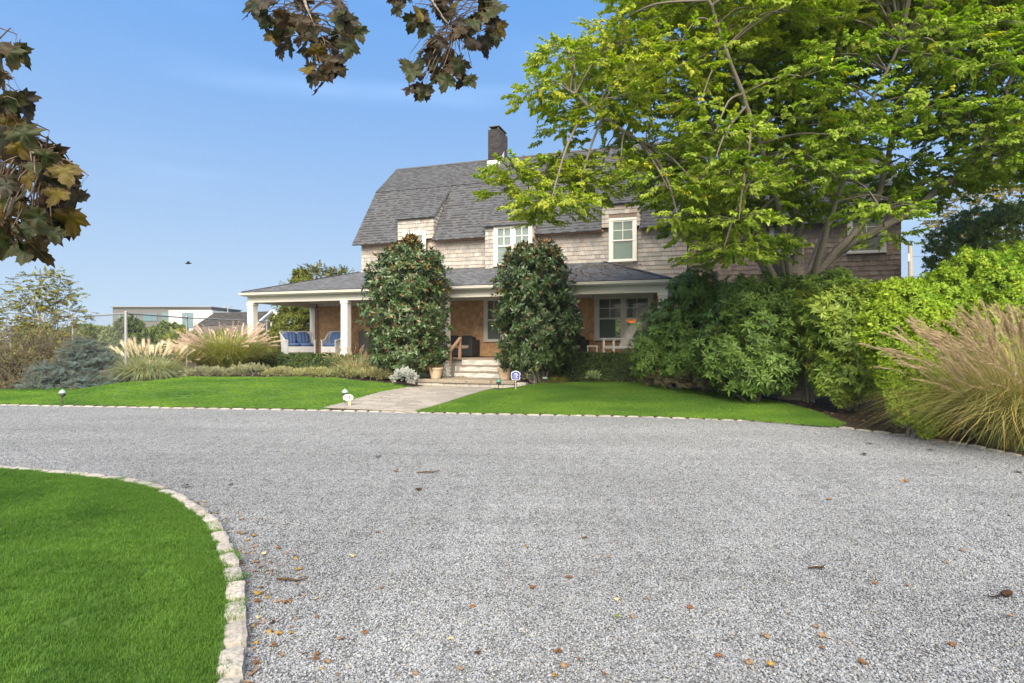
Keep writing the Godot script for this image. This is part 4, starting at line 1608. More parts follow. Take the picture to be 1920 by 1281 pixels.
func furniture() -> void:
	rng.seed = 91
	wicker_seat("wicker_loveseat", "white wicker loveseat with blue cushions at the open left end of the porch", -7.05, 1.5, 62, 1.15, "white wicker seats on the porch")
	wicker_seat("wicker_armchair", "white wicker armchair with a quilted blue cushion left of the second column", -5.6, 1.75, -6, 0.72, "white wicker seats on the porch")
	# round-backed dark chair
	var t := on_house("barrel_chair", "dark round-backed chair right behind the second column from the left", "chair", -4.05, 1.75, 0.945 * 0 + 1.75, 165)
	t.position = HW(-4.0, 0.945, 1.7)
	var dk := mat("dark_weave", Color(0.035, 0.035, 0.035), 0.75)
	var m := MB.new()
	for i in 24:
		var a0 := lerpf(PI * 0.95, PI * 2.05, i / 24.0)
		var a1 := lerpf(PI * 0.95, PI * 2.05, (i + 1) / 24.0)
		var h0 := 0.95 - 0.22 * pow(absf(i - 12) / 12.0, 4)
		var h1 := 0.95 - 0.22 * pow(absf(i - 11) / 12.0, 4)
		var p0 := Vector3(cos(a0) * 0.4, 0, sin(a0) * 0.36)
		var p1 := Vector3(cos(a1) * 0.4, 0, sin(a1) * 0.36)
		m.quad(p0 * 0.9 + Vector3.UP * 0.1, p1 * 0.9 + Vector3.UP * 0.1, p1 + Vector3.UP * h1, p0 + Vector3.UP * h0, Color.WHITE)
		m.quad(p1 * 0.8 + Vector3.UP * 0.1, p0 * 0.8 + Vector3.UP * 0.1, p0 * 0.9 + Vector3.UP * h0, p1 * 0.9 + Vector3.UP * h1, Color.WHITE)
		m.quad(p0 + Vector3.UP * h0, p1 + Vector3.UP * h1, p1 * 0.9 + Vector3.UP * h1, p0 * 0.9 + Vector3.UP * h0, Color.WHITE)
	obj("backrest", m, dk, t)
	m = MB.new()
	m.lathe([[0.3, 0.02], [0.34, 0.1], [0.34, 0.4], [0.3, 0.45], [0.0, 0.46]], 20)
	obj("seat", m, dk, t)
	var brown := mat("brown_wood", Color(0.09, 0.045, 0.025), 0.5)
	small_table("plant_stand", "slender dark brown wooden stand beside the left magnolia on the porch", -3.3, 1.9, 0.42, 0.66, brown, true)
	small_table("glass_table", "low dark table between the white wicker seats", -6.15, 1.9, 0.4, 0.42, mat("dark_green", Color(0.03, 0.05, 0.05), 0.3))
	small_table("white_table", "thin white side table in front of the white slatted armchair", 4.8, 0.75, 0.34, 0.42, mats.chair_paint if mats.has("chair_paint") else mat("chair_paint", Color(0.7, 0.7, 0.68), 0.55))
	box_sofa("wicker_sofa", "dark wicker sofa with oatmeal cushions behind the wooden handrail", -0.35, 1.9, 1.35, 0)
	box_sofa("wicker_sofa", "dark wicker sofa seen between the right magnolia and the white slatted armchair", 3.65, 1.9, 1.5, 0)
	slat_chair()

func planter(label: String, u: float, v: float, sp: float) -> void:
	var t := on_house("planter", label, "planter", u, 0.375, v, 0, "beige planters flanking the steps")
	var clay := mat("clay", Color(0.55, 0.42, 0.3), 0.85, {"tex": tex_stone, "scale": Vector3.ONE * 4.0})
	var m := MB.new()
	m.lathe([[0.0, 0.0], [0.14, 0.0], [0.15, 0.02], [0.205, 0.27], [0.215, 0.27], [0.225, 0.285], [0.228, 0.32], [0.22, 0.335], [0.2, 0.335], [0.19, 0.29]], 28)
	obj("pot", m, clay, t)
	m = MB.new()
	m.lathe([[0.195, 0.28], [0.12, 0.3], [0.0, 0.305]], 20)
	obj("soil", m, mats.mulch, t)
	rng.seed = int(u * 100) + 900
	m = MB.new()
	for i in 110:
		var a := rr(0, TAU)
		var r := sqrt(rng.randf()) * 0.17
		var p := Vector3(cos(a) * r, 0.29, sin(a) * r)
		var d := (Vector3(cos(a), 0, sin(a)) * rr(0.1, 0.9) * sp + Vector3.UP).normalized()
		var ln := rr(0.08, 0.25)
		m.leaf(p + d * ln * 0.3, (d + unit() * 0.4).normalized(), unit(), ln * 0.6, 0.022, 0.1, tint(Color(0.17, 0.17, 0.07).lerp(Color(0.22, 0.16, 0.09), rng.randf()), 0.25))
	obj("plant", m, mat("dry_leaf", Color.WHITE, 0.7, {"back": lin(0.3, 0.3, 0.12)}), t, "stuff")

func path_light(label: String, at: Vector3, s := 1.0, green := false) -> void:
	var t := thing("path_light", label, "garden light", at, 0, "verdigris mushroom path lights")
	var c := mat("verdigris_green", Color(0.09, 0.25, 0.2), 0.6) if green else mat("verdigris", Color(0.26, 0.36, 0.33), 0.6)
	var m := MB.new()
	m.tube([Vector3(0, -0.1, 0), Vector3(0, 0.19 * s, 0)], [0.012, 0.012], 8)
	m.lathe([[0.04, 0.0], [0.035, 0.012], [0.012, 0.02]], 12)
	obj("stem", m, mat("bronze", Color(0.05, 0.06, 0.055), 0.6), t)
	m = MB.new()
	m.lathe([[0.015, 0.18 * s], [0.05, 0.2 * s], [0.062, 0.22 * s], [0.062, 0.25 * s], [0.045, 0.262 * s]], 18)
	obj("lamp_bowl", m, mat("bronze", Color(0.05, 0.06, 0.055), 0.6), t)
	m = MB.new()
	m.lathe([[0.06, 0.262 * s], [0.075, 0.262 * s], [0.074, 0.28 * s], [0.05, 0.32 * s], [0.012, 0.34 * s], [0.012, 0.355 * s], [0.0, 0.36 * s]], 20)
	obj("lamp_cap", m, c, t)

func letters(txt: String, size: float, font: String, mt: Material, parent: Node, at: Vector3, called := "lettering") -> void:
	var tm := TextMesh.new()
	var f := SystemFont.new()
	f.font_names = PackedStringArray([font])
	f.font_weight = 700
	tm.font = f
	tm.text = txt
	tm.font_size = 64
	tm.pixel_size = size / 64.0
	tm.depth = 0.004
	var o := obj(called, tm, mt, parent)
	o.position = at

func garden_things() -> void:
	rng.seed = 95
	planter("beige planter with a low bushy plant left of the porch steps", 0.47, -1.7, 1.0)
	planter("beige planter with sparse upright stems right of the porch steps", 2.62, -1.5, 0.35)
	# weathered upright stone
	var a := on_house("weathered_stone", "grey and white weathered upright stone beside the handrail post", "stone", 0.52, 0.37, -1.02, 0)
	var nz := FastNoiseLite.new()
	nz.seed = 12
	nz.frequency = 0.09
	nz.fractal_octaves = 4
	var m := MB.new()
	for i in 5:
		m.ball([Vector3(0, 0.16, 0), Vector3(-0.03, 0.34, 0.02), Vector3(0.05, 0.08, 0.06), Vector3(-0.06, 0.06, 0.05), Vector3(0.01, 0.44, 0.0)][i], [Vector3(0.16, 0.2, 0.13), Vector3(0.12, 0.16, 0.1), Vector3(0.13, 0.1, 0.1), Vector3(0.12, 0.1, 0.1), Vector3(0.07, 0.09, 0.07)][i], 14, 18, Color.WHITE, nz, 0.5)
	obj("stone_body", m, mat("lichen_stone", Color(0.45, 0.45, 0.43), 0.95, {"tex": ntex(71, 0.02, 0.25, 1.5, 256), "scale": Vector3.ONE * 3.0}), a)
	path_light("verdigris path light standing alone in the left lawn near the spruce", G(-10.35, 13.75), 1.05)
	path_light("grey path light behind the oval number plaque beside the path", G(-3.83, 13.7), 1.0)
	path_light("green path light at the right foot of the stone landing", G(-0.36, 16.1) + Vector3.UP * 0.0, 1.0, true)
	path_light("small pale spike light in the mulch below the right magnolia", G(0.93, 16.75), 0.6)
	# number plaque
	var n := thing("number_plaque", "white oval house number plaque reading 91 on a short wooden stake", "house number", G(-3.66, 13.35), deg_to_rad(-4))
	var s := MB.new()
	s.rbox(Vector3(0.0, -0.1, -0.03), Vector3(0.06, 0.16, -0.005), 0.004)
	obj("stake", s, mat("stake", Color(0.42, 0.36, 0.24), 0.8), n)
	var o := MB.new()
	for k in 36:
		var a0 := TAU * k / 36
		var a1 := TAU * (k + 1) / 36
		var c0 := Vector3(cos(a0) * 0.118, 0.2 + sin(a0) * 0.074, 0.012)
		var c1 := Vector3(cos(a1) * 0.118, 0.2 + sin(a1) * 0.074, 0.012)
		o.tri(Vector3(0, 0.2, 0.012), c0, c1, Color.WHITE)
		var b0 := c0 - Vector3(0, 0, 0.016)
		var b1 := c1 - Vector3(0, 0, 0.016)
		o.quad(c0, b0, b1, c1, Color(0.4, 0.38, 0.34))
		o.tri(Vector3(0, 0.2, -0.004), b1, b0, Color.WHITE)
	var pl := obj("plaque", o, mat("plaque", Color(0.74, 0.72, 0.66), 0.5), n)
	letters("91", 0.125, "Droid Serif", mat("ink", Color(0.03, 0.03, 0.03), 0.6), pl, Vector3(0.0, 0.2, 0.0145))
	# security sign: a blue shield with a white rim
	var g := thing("security_sign", "blue shield-shaped sign with white rim on a thin post beside the landing", "sign", G(0.1, 15.95), deg_to_rad(-2))
	var p := MB.new()
	p.tube([Vector3(0, -0.2, -0.012), Vector3(0, 0.3, -0.012)], [0.009, 0.009], 8)
	obj("post", p, mat("post_paint", Color(0.62, 0.62, 0.64), 0.5), g)
	var shp := [Vector2(-0.1, -0.1), Vector2(0.1, -0.1), Vector2(0.118, -0.06), Vector2(0.112, 0.0), Vector2(0.125, 0.06), Vector2(0.115, 0.1), Vector2(0.09, 0.105), Vector2(0.06, 0.13), Vector2(0.0, 0.145), Vector2(-0.06, 0.13), Vector2(-0.09, 0.105), Vector2(-0.115, 0.1), Vector2(-0.125, 0.06), Vector2(-0.112, 0.0), Vector2(-0.118, -0.06)]
	var layer := func(k: float, z: float, th: float) -> MB:
		var q := MB.new()
		for i in shp.size():
			var a0: Vector2 = shp[i] * k
			var a1: Vector2 = shp[(i + 1) % shp.size()] * k
			q.tri(Vector3(0, 0.38, z), Vector3(a0.x, 0.38 + a0.y, z), Vector3(a1.x, 0.38 + a1.y, z), Color.WHITE)
			q.tri(Vector3(0, 0.38, z - th), Vector3(a1.x, 0.38 + a1.y, z - th), Vector3(a0.x, 0.38 + a0.y, z - th), Color.WHITE)
			q.quad(Vector3(a0.x, 0.38 + a0.y, z), Vector3(a0.x, 0.38 + a0.y, z - th), Vector3(a1.x, 0.38 + a1.y, z - th), Vector3(a1.x, 0.38 + a1.y, z), Color.WHITE)
		return q
	var wht := mat("sign_white", Color(0.75, 0.76, 0.82), 0.4)
	obj("sign_rim", layer.call(1.0, 0.0, 0.006), wht, g)
	var face := obj("sign_face", layer.call(0.86, 0.004, 0.003), mat("sign_blue", Color(0.03, 0.04, 0.3), 0.4), g)
	var pr := MB.new()
	pr.box(Vector3(-0.04, 0.435, 0.005), Vector3(0.045, 0.455, 0.0065))
	pr.box(Vector3(-0.075, 0.418, 0.005), Vector3(0.075, 0.425, 0.0065))
	for i in 6:
		pr.box(Vector3(-0.07, 0.40 - i * 0.017, 0.005), Vector3(0.005 if i < 4 else 0.06, 0.408 - i * 0.017, 0.0062), Color(0.5, 0.52, 0.75))
	for i in 14:
		var a0 := lerpf(0.9, TAU - 0.9, i / 14.0)
		var a1 := lerpf(0.9, TAU - 0.9, (i + 1) / 14.0)
		var ce := Vector3(0.045, 0.37, 0.006)
		pr.quad(ce + Vector3(cos(a0), sin(a0), 0) * 0.02, ce + Vector3(cos(a0), sin(a0), 0) * 0.038, ce + Vector3(cos(a1), sin(a1), 0) * 0.038, ce + Vector3(cos(a1), sin(a1), 0) * 0.02, Color.WHITE)
	obj("sign_print", pr, wht, face)
	# chain-link fence of the court behind the grasses
	fence()
	# far things
	far_houses()

func fence() -> void:
	var f := thing("court_fence", "tall chain-link court fence with galvanised posts behind the pampas grass", "fence")
	var zinc := mat("zinc", Color(0.3, 0.31, 0.32), 0.55, {"metal": 0.3})
	var pts := [P(20, 740, 27.0), P(136, 705, 25.5), P(236, 712, 18.6), P(350, 690, 24.0), P(500, 680, 29.0)]
	var tops := [P(20, 601, 27.0), P(136, 595, 25.5), P(236, 588, 18.6), P(350, 596, 24.0), P(500, 603, 29.0)]
	for i in pts.size():
		var m := MB.new()
		m.tube([pts[i] * Vector3(1, 0, 1), tops[i] + Vector3.UP * 0.03], [0.045 if i == 2 else 0.035, 0.045 if i == 2 else 0.035], 10)
		m.ball(tops[i] + Vector3.UP * 0.04, Vector3(0.05, 0.04, 0.05), 6, 10, Color.WHITE)
		obj("post", m, zinc, f)
	var mesh := MB.new()
	for i in pts.size() - 1:
		var m := MB.new()
		m.tube([tops[i], tops[i + 1]], [0.025, 0.025], 8)
		obj("top_rail", m, zinc, f)
		var d: Vector3 = tops[i + 1] - tops[i]
		var ln := d.length()
		var n := int(ln / 0.17)
		for k in n:
			for s in [0, 1]:
				# diagonal wires, each running up from one end of the bay
				var x0 := float(k) / n
				var x1: float = x0 + (tops[i].y / ln) * (1 if s == 0 else -1)
				var t := 1.0
				if x1 > 1.0:
					t = (1.0 - x0) / (x1 - x0)
				elif x1 < 0.0:
					t = x0 / (x0 - x1)
				var p0: Vector3 = tops[i].lerp(tops[i + 1], x0)
				var p1: Vector3 = tops[i].lerp(tops[i + 1], lerpf(x0, x1, t))
				p1.y -= p0.y * t
				var w := Vector3(0.0016, 0.0016, 0)
				mesh.quad(p0 - w, p0 + w, p1 + w, p1 - w, Color.WHITE)
	obj("wire_mesh", mesh, zinc, f, "stuff")

func far_houses() -> void:
	rng.seed = 97
	# modern house far off
	var a := thing("modern_house", "long low modern house of grey and white blocks beyond the far hedge", "house")
	var W := mat("stucco", Color(0.5, 0.5, 0.51), 0.8)
	var gr := mat("slate_siding", Color(0.12, 0.12, 0.122), 0.8)
	var gl := mat("far_glass", Color(0.1, 0.17, 0.2), 0.08, {"spec": 0.9})
	var D := 92.0
	var Q := func(x: float, y: float, d: float) -> Vector3: return P(x, y, d)
	var blk := func(x0: float, x1: float, y0: float, d: float, depth: float) -> MB:
		var m := MB.new()
		var p: Vector3 = Q.call(x0, y0, d)
		var q: Vector3 = Q.call(x1, y0, d)
		m.box(Vector3(p.x, 0, -d), Vector3(q.x, p.y, -d - depth))
		return m
	obj("wall", blk.call(211, 396, 577, D, 10.0), gr, a)
	obj("wall", blk.call(316, 398, 582, D - 6.0, 5.8), W, a)
	obj("wall", blk.call(398, 500, 587, D - 2.0, 8.0), W, a)
	for q in [[222, 228, 588, 602, D], [249, 256, 588, 602, D], [268, 295, 588, 602, D], [303, 316, 586, 612, D], [342, 362, 586, 615, D - 6.0], [406, 412, 590, 595, D - 2.0]]:
		var m := MB.new()
		var p0: Vector3 = Q.call(q[0], q[3], q[4])
		var p1: Vector3 = Q.call(q[1], q[2], q[4])
		m.box(p0 + Vector3(0, 0, 0.02), p1 + Vector3(0, 0, 0.1))
		var w := obj("window", m, gl, a)
		var fr := MB.new()
		var mx := (p0.x + p1.x) * 0.5
		fr.box(Vector3(mx - 0.04, p0.y, p0.z + 0.1), Vector3(mx + 0.04, p1.y, p0.z + 0.14), Color(0.3, 0.3, 0.3))
		obj("frame", fr, mats.white, w)
	var cap := MB.new()
	var c0: Vector3 = Q.call(209, 576.5, D)
	var c1: Vector3 = Q.call(398, 576.5, D)
	cap.box(Vector3(c0.x, c0.y, -D + 0.3), Vector3(c1.x, c0.y + 0.12, -D - 10.2))
	obj("roof", cap, mat("roof_cap", Color(0.2, 0.18, 0.16), 0.8), a)
	# neighbour's shingled house, low roof and gable
	var b := thing("neighbour_house", "low grey shingled house with a gable end seen behind the corner column", "house")
	var d := 58.0
	var m := MB.new()
	var e0 := P(362, 613, d)
	var rdg0 := P(402, 587, d + 4.0)
	var rdg1 := P(512, 584, d + 4.0)
	var e1 := P(485, 607, d)
	var e2 := P(540, 610, d + 4.0)
	m.quad(Vector3(e0.x, 0, -d), Vector3(e1.x, 0, -d), e1, e0, Color.WHITE)
	m.quad(Vector3(e1.x, 0, -d), Vector3(e2.x, 0, e2.z), e2, e1, Color.WHITE)
	m.tri(e1, e2, rdg1, Color.WHITE)
	m.quad(Vector3(e0.x, 0, -d), e0, e0 + Vector3(0, 0, -9), Vector3(e0.x, 0, -d - 9), Color.WHITE)
	obj("wall", m, mat("far_shingle", Color(0.14, 0.135, 0.13), 0.9, {"tex": ntex(75, 0.06, 0.55, 1.3, 256), "scale": Vector3.ONE * 0.6}), b)
	m = MB.new()
	var rows := 14
	for i in rows:
		var t0 := float(i) / rows
		var t1 := float(i + 1) / rows
		var lift := Vector3(0, 0.05, 0.05)
		for k in 24:
			var s0 := k / 24.0
			var s1 := (k + 1) / 24.0
			var A := e0.lerp(rdg0, t0)
			var B := e1.lerp(rdg1, t0)
			var C := e1.lerp(rdg1, t1)
			var Dd := e0.lerp(rdg0, t1)
			m.quad(A.lerp(B, s0) + lift, A.lerp(B, s1) + lift, Dd.lerp(C, s1) + lift * 0.4, Dd.lerp(C, s0) + lift * 0.4, tint(Color(0.085, 0.08, 0.074), 0.3))
	m.quad(e0, e1, rdg1, rdg0, Color(0.07, 0.066, 0.06))
	m.quad(e0, rdg0, rdg0 + Vector3(0, -2, -6), e0 + Vector3(0, 0, -9), Color(0.2, 0.2, 0.19))
	obj("roof", m, mat("far_roof", Color.WHITE, 0.9), b)
	m = MB.new()
	m.bar(e1 + Vector3(0, 0.1, 0.1), rdg1 + Vector3(0, 0.1, 0.1), 0.12, 0.2, Color.WHITE)
	m.bar(e2 + Vector3(0, 0.1, 0.1), rdg1 + Vector3(0, 0.1, 0.1), 0.12, 0.2, Color.WHITE)
	obj("bargeboard", m, mats.white, b)
	m = MB.new()
	var w0 := P(508, 614, d + 1.6)
	var w1 := P(518, 602, d + 1.6)
	m.box(w0, w1 + Vector3(0, 0, 0.1))
	var ww := obj("window", m, mats.white, b)
	m = MB.new()
	m.box(w0 + Vector3(0.08, 0.08, 0.1), Vector3(w1.x - 0.08, w1.y - 0.08, w1.z + 0.13))
	obj("pane", m, gl, ww)
	# light mast, utility pole with its wires
	var l := thing("light_mast", "thin light mast with two heads above the neighbour's roof", "light mast", P(427, 640, 70) * Vector3(1, 0, 1))
	m = MB.new()
	var ht := P(427, 576, 70).y
	m.tube([Vector3.ZERO, Vector3(0, ht, 0)], [0.09, 0.06], 8)
	m.bar(Vector3(-0.25, ht, 0), Vector3(0.25, ht, 0), 0.05, 0.05)
	obj("pole", m, mats.zinc, l)
	for s in [-1, 1]:
		m = MB.new()
		m.bar(Vector3(s * 0.2, ht + 0.02, 0), Vector3(s * 0.5, ht + 0.12, 0), 0.2, 0.08)
		obj("lamp_head", m, mats.zinc, l)
	var u := thing("utility_pole", "bare pale wooden utility pole beyond the right end of the house", "utility pole", P(1708, 640, 34) * Vector3(1, 0, 1))
	m = MB.new()
	ht = P(1708, 458, 34).y
	m.tube([Vector3.ZERO, Vector3(0, ht * 0.6, 0), Vector3(-0.04, ht, 0)], [0.16, 0.14, 0.11], 10)
	obj("pole", m, mat("grey_wood", Color(0.36, 0.33, 0.29), 0.9, {"tex": tex_bark, "scale": Vector3(3, 0.6, 3)}), u)
	m = MB.new()
	m.tube([Vector3(-0.16, ht * 0.86, 0.05), Vector3(-0.16, ht * 0.92, 0.05)], [0.05, 0.05], 8)
	obj("insulator", m, mats.white, u)
	for k in 2:
		m = MB.new()
		var p := []
		var r := []
		for i in 13:
			var t := i / 12.0
			p.append(Vector3(t * 26.0, ht * (0.9 - 0.16 * k) + t * 3.4 - sin(t * PI) * 0.8, -t * 6.0))
			r.append(0.009)
		m.tube(p, r, 5)
		obj("wire", m, mat("iron", Color(0.04, 0.035, 0.03), 0.6), u)
	# a bird in the air
	var bd := thing("bird", "small dark bird flying high over the left garden", "bird", P(352, 494, 40), 0.6)
	m = MB.new()
	m.ball(Vector3.ZERO, Vector3(0.16, 0.055, 0.055), 10, 12, Color.WHITE)
	m.ball(Vector3(0.17, 0.02, 0), Vector3(0.05, 0.045, 0.042), 8, 10, Color.WHITE)
	m.tube([Vector3(0.2, 0.02, 0), Vector3(0.25, 0.01, 0)], [0.015, 0.003], 6)
	m.quad(Vector3(-0.14, 0.02, -0.02), Vector3(-0.3, 0.0, -0.06), Vector3(-0.3, 0.0, 0.06), Vector3(-0.14, 0.02, 0.02), Color.WHITE)
	for s in [-1.0, 1.0]:
		var q := [Vector3(0.08, 0.03, 0.03 * s), Vector3(0.1, 0.13, 0.16 * s), Vector3(0.0, 0.1, 0.36 * s), Vector3(-0.06, 0.08, 0.2 * s), Vector3(-0.07, 0.03, 0.03 * s)]
		m.tri(q[0], q[1], q[3], Color.WHITE)
		m.tri(q[1], q[2], q[3], Color.WHITE)
		m.tri(q[0], q[3], q[4], Color.WHITE)
	obj("bird_body", m, mat("feather", Color(0.03, 0.03, 0.035), 0.7), bd)

# ---------------------------------------------------------------- plants
func spray_flat(sd: int, n: int, twig: float, ln: float, w: float, droop: float, a: Color, b: Color) -> Mesh:
	# a leafy twig along +y, leaves held flat (facing +z) with drooping tips
	rng.seed = sd
	var m := MB.new()
	m.tube([Vector3.ZERO, Vector3(0, twig * 0.8, 0)], [0.004, 0.002], 3, Color(0.12, 0.1, 0.08), false)
	for i in n:
		var t := (i + rr(0, 0.8)) / n
		var s := 1.0 if i % 2 == 0 else -1.0
		var d := Vector3(s * rr(0.5, 1.1) * (1.15 - t), rr(0.3, 0.9) + t * 0.5, rr(-0.45, 0.25)).normalized()
		var up := (Vector3(0, 0, 1) + unit() * 0.45).normalized()
		var l := ln * rr(0.65, 1.15)
		m.leaf(Vector3(0, twig * t * 0.85, rr(-0.015, 0.015)), d, up, l, l * w, rr(0.05, 0.22), tint(a.lerp(b, rng.randf()), 0.18), droop * rr(0.4, 1.3))
	return m.mesh()

func whorl(sd: int, n: int, ln: float, w: float, el0: float, el1: float, a: Color, b: Color, odd: Color, odd_share: float, bud := true) -> Mesh:
	# a rosette of long leaves round a shoot that points along +y
	rng.seed = sd
	var m := MB.new()
	m.tube([Vector3(0, -ln * 0.8, 0), Vector3(0, 0, 0)], [0.006, 0.005], 4, Color(0.15, 0.14, 0.07), false)
	for i in n:
		var an := i * 2.4 + rr(-0.3, 0.3)
		var el := deg_to_rad(rr(el0, el1))
		var d := Vector3(cos(an) * cos(el), sin(el), sin(an) * cos(el))
		var l := ln * rr(0.65, 1.12)
		var col := tint(a.lerp(b, rng.randf()), 0.18)
		if rng.randf() < odd_share:
			col = tint(odd, 0.25)
		m.leaf(Vector3(0, -0.05 * ln * i / n * 4.0, 0) + d * 0.01, d, Vector3.UP, l, l * w, rr(0.04, 0.18), col, rr(0.0, 0.3))
	if bud:
		m.ball(Vector3(0, 0.01, 0), Vector3(0.008, 0.018, 0.008), 4, 5, a * 1.5)
	return m.mesh()

func needles(sd: int, ln: float, a: Color, b: Color) -> Mesh:
	rng.seed = sd
	var m := MB.new()
	var tw := [[Vector3.ZERO, Vector3(0, ln, 0)]]
	for i in 7:
		var t := 0.15 + 0.12 * i
		for s in [-1.0, 1.0]:
			tw.append([Vector3(0, ln * t, 0), Vector3(s * ln * 0.42 * (1.05 - t), ln * (t + 0.25), rr(-0.02, 0.05))])
	for q in tw:
		m.tube([q[0], q[1]], [0.004, 0.002], 3, Color(0.2, 0.16, 0.1), false)
		var l: float = q[0].distance_to(q[1])
		var n := int(l / 0.011)
		for k in n:
			var p: Vector3 = q[0].lerp(q[1], float(k) / n)
			var d: Vector3 = ((q[1] - q[0]).normalized() * 0.7 + unit() + Vector3(0, 0, 0.35)).normalized()
			var x := d.cross(Vector3(0.3, 0.5, 0.8)).normalized() * 0.0048
			m.tri(p - x, p + x, p + d * rr(0.022, 0.034), tint(a.lerp(b, rng.randf()), 0.2))
	return m.mesh()

func flat_basis(d: Vector3, spin := 0.0) -> Basis:
	var y := d.normalized()
	var z := (Vector3.UP - y * Vector3.UP.dot(y))
	if z.length() < 0.05:
		z = Vector3.BACK
	z = z.normalized().rotated(y, spin)
	return Basis(y.cross(z), y, z)

func bush(called: String, label: String, category: String, group: String, base: Vector3, blobs: Array, meshes: Array, mt: Material, count: int, o := {}) -> Node3D:
	# foliage on lumpy shells; blobs are [centre, radii] where the plant stands
	var t := thing(called, label, category, base, 0.0, group)
	var lots := []
	var cols := []
	for k in meshes.size():
		lots.append([])
		cols.append([])
	var total := 0.0
	var wts := []
	for q in blobs:
		var w := pow(q[1].x * q[1].y, 0.8) + pow(q[1].x * q[1].z, 0.8)
		wts.append(w)
		total += w
	var lump := FastNoiseLite.new()
	lump.seed = o.get("seed", 1)
	lump.frequency = o.get("lump", 1.6)
	var amt: float = o.get("rough", 0.22)
	var upm: float = o.get("up", 0.45)
	var s0: float = o.get("s0", 0.75)
	var s1: float = o.get("s1", 1.25)
	var ca: Color = o.get("a", Color(0.8, 0.8, 0.8))
	var cb: Color = o.get("b", Color(1.2, 1.2, 1.2))
	var low: float = o.get("low", -0.75)
	var flat: bool = o.get("flat", false)
	var deep: float = o.get("deep", 0.45)
	var gy: float = ground(base.x, -base.z)
	rng.seed = o.get("seed", 1) * 7 + 3
	var tries := 0
	var made := 0
	while made < count and tries < count * 6:
		tries += 1
		var r := rng.randf() * total
		var k := 0
		while k < wts.size() - 1 and r > wts[k]:
			r -= wts[k]
			k += 1
		var q = blobs[k]
		var d := unit()
		if d.y < low:
			continue
		var nz := lump.get_noise_3dv((q[0] + d * q[1]) * 1.0)
		var f := (1.0 + nz * amt * 1.6) * (1.0 - deep * pow(rng.randf(), 2.2))
		var p: Vector3 = q[0] + d * q[1] * f
		if p.y < gy + 0.03:
			continue
		var hid := false
		for j in blobs.size():
			if j != k:
				var e: Vector3 = (p - blobs[j][0]) / blobs[j][1]
				if e.length() < 0.62:
					hid = true
					break
		if hid:
			continue
		var nn: Vector3 = (d / q[1]).normalized()
		var dir := (nn + Vector3.UP * upm + unit() * 0.35).normalized()
		var b: Basis
		if flat:
			var hd := Vector3(nn.x, nn.y * 0.3 - 0.05, nn.z) + unit() * 0.35
			b = flat_basis(hd, rr(-0.5, 0.5))
		else:
			b = facing(dir, rr(0, TAU))
		var id := rng.randi() % meshes.size()
		var sc := rr(s0, s1)
		lots[id].append(Transform3D(b.scaled_local(Vector3.ONE * sc), p - base))
		var c := ca.lerp(cb, clampf(0.5 + nz * 0.9 + rr(-0.35, 0.35), 0, 1))
		cols[id].append(c)
		made += 1
	for k in meshes.size():
		if lots[k].size():
			many("foliage", meshes[k], mt, lots[k], cols[k], t)
	if o.get("stems", 0) > 0:
		for i in int(o.stems):
			var q = blobs[i % blobs.size()]
			var m := MB.new()
			var a := Vector3(rr(-0.12, 0.12), gy - base.y - 0.1, rr(-0.12, 0.12))
			var e: Vector3 = (q[0] - base) + unit() * q[1] * 0.5
			var mid := a.lerp(e, 0.5) + unit() * 0.12
			var w: float = o.get("stem_w", 0.03)
			m.tube(smooth_path([a, mid, e], 4), [w, w * 0.93, w * 0.86, w * 0.8, w * 0.7, w * 0.6, w * 0.5, w * 0.4, w * 0.3], 6)
			obj("stem", m, mats.bark, t)
	return t

func Bb(x: float, y: float, d: float, rx: float, ry: float, deep := 0.0) -> Array:
	var k := d / 1120.0
	return [P(x, y, d), Vector3(rx * k, ry * k, (deep if deep > 0 else rx) * k)]

func blade_mesh(sd: int, bend: float, w: float, a: Color, b: Color) -> Mesh:
	rng.seed = sd
	var m := MB.new()
	var n := 7
	var col := tint(a.lerp(b, rng.randf()), 0.15)
	var tip := tint(b, 0.15)
	var last := Vector3.ZERO
	for i in range(1, n + 1):
		var t := float(i) / n
		var p := Vector3(bend * pow(t, 2.0), t * (1.0 - 0.55 * bend * t * t), rr(-0.01, 0.01))
		var w0 := w * (1.0 - pow((i - 1.0) / n, 2))
		var w1 := w * (1.0 - pow(t, 2))
		var z := Vector3(0, 0, 0.5)
		m.quad(last - z * w0, last + z * w0, p + z * w1, p - z * w1, col.lerp(tip, t * t))
		last = p
	return m.mesh()

func plume_mesh(sd: int, bend: float, fluff: float, col: Color) -> Mesh:
	rng.seed = sd
	var m := MB.new()
	var pts := []
	for i in 9:
		var t := i / 8.0
		pts.append(Vector3(bend * pow(t, 2.4), t * (1.0 - 0.4 * bend * t * t), 0))
	m.tube(pts, [0.0018, 0.0018, 0.0016, 0.0016, 0.0014, 0.0012, 0.001, 0.0009, 0.0008], 3, col * 0.75, false)
	for i in 150:
		var t := 0.74 + 0.26 * sqrt(rng.randf())
		var f := t * 8.0
		var k := mini(int(f), 7)
		var p: Vector3 = pts[k].lerp(pts[k + 1], f - k)
		var ax: Vector3 = (pts[k + 1] - pts[k]).normalized()
		var d := (ax * 1.7 + unit() * 0.6 + Vector3(0.25 * bend, -0.05, 0)).normalized()
		var ln := fluff * rr(0.5, 1.1)
		var x := d.cross(unit()).normalized() * 0.001
		var e := p + d * ln * 0.6
		var e2 := e + (d + Vector3(0.15, -0.25, 0)).normalized() * ln * 0.5
		var c := tint(col, 0.22)
		m.quad(p - x, p + x, e + x, e - x, c)
		m.tri(e - x, e + x, e2, c)
	return m.mesh()

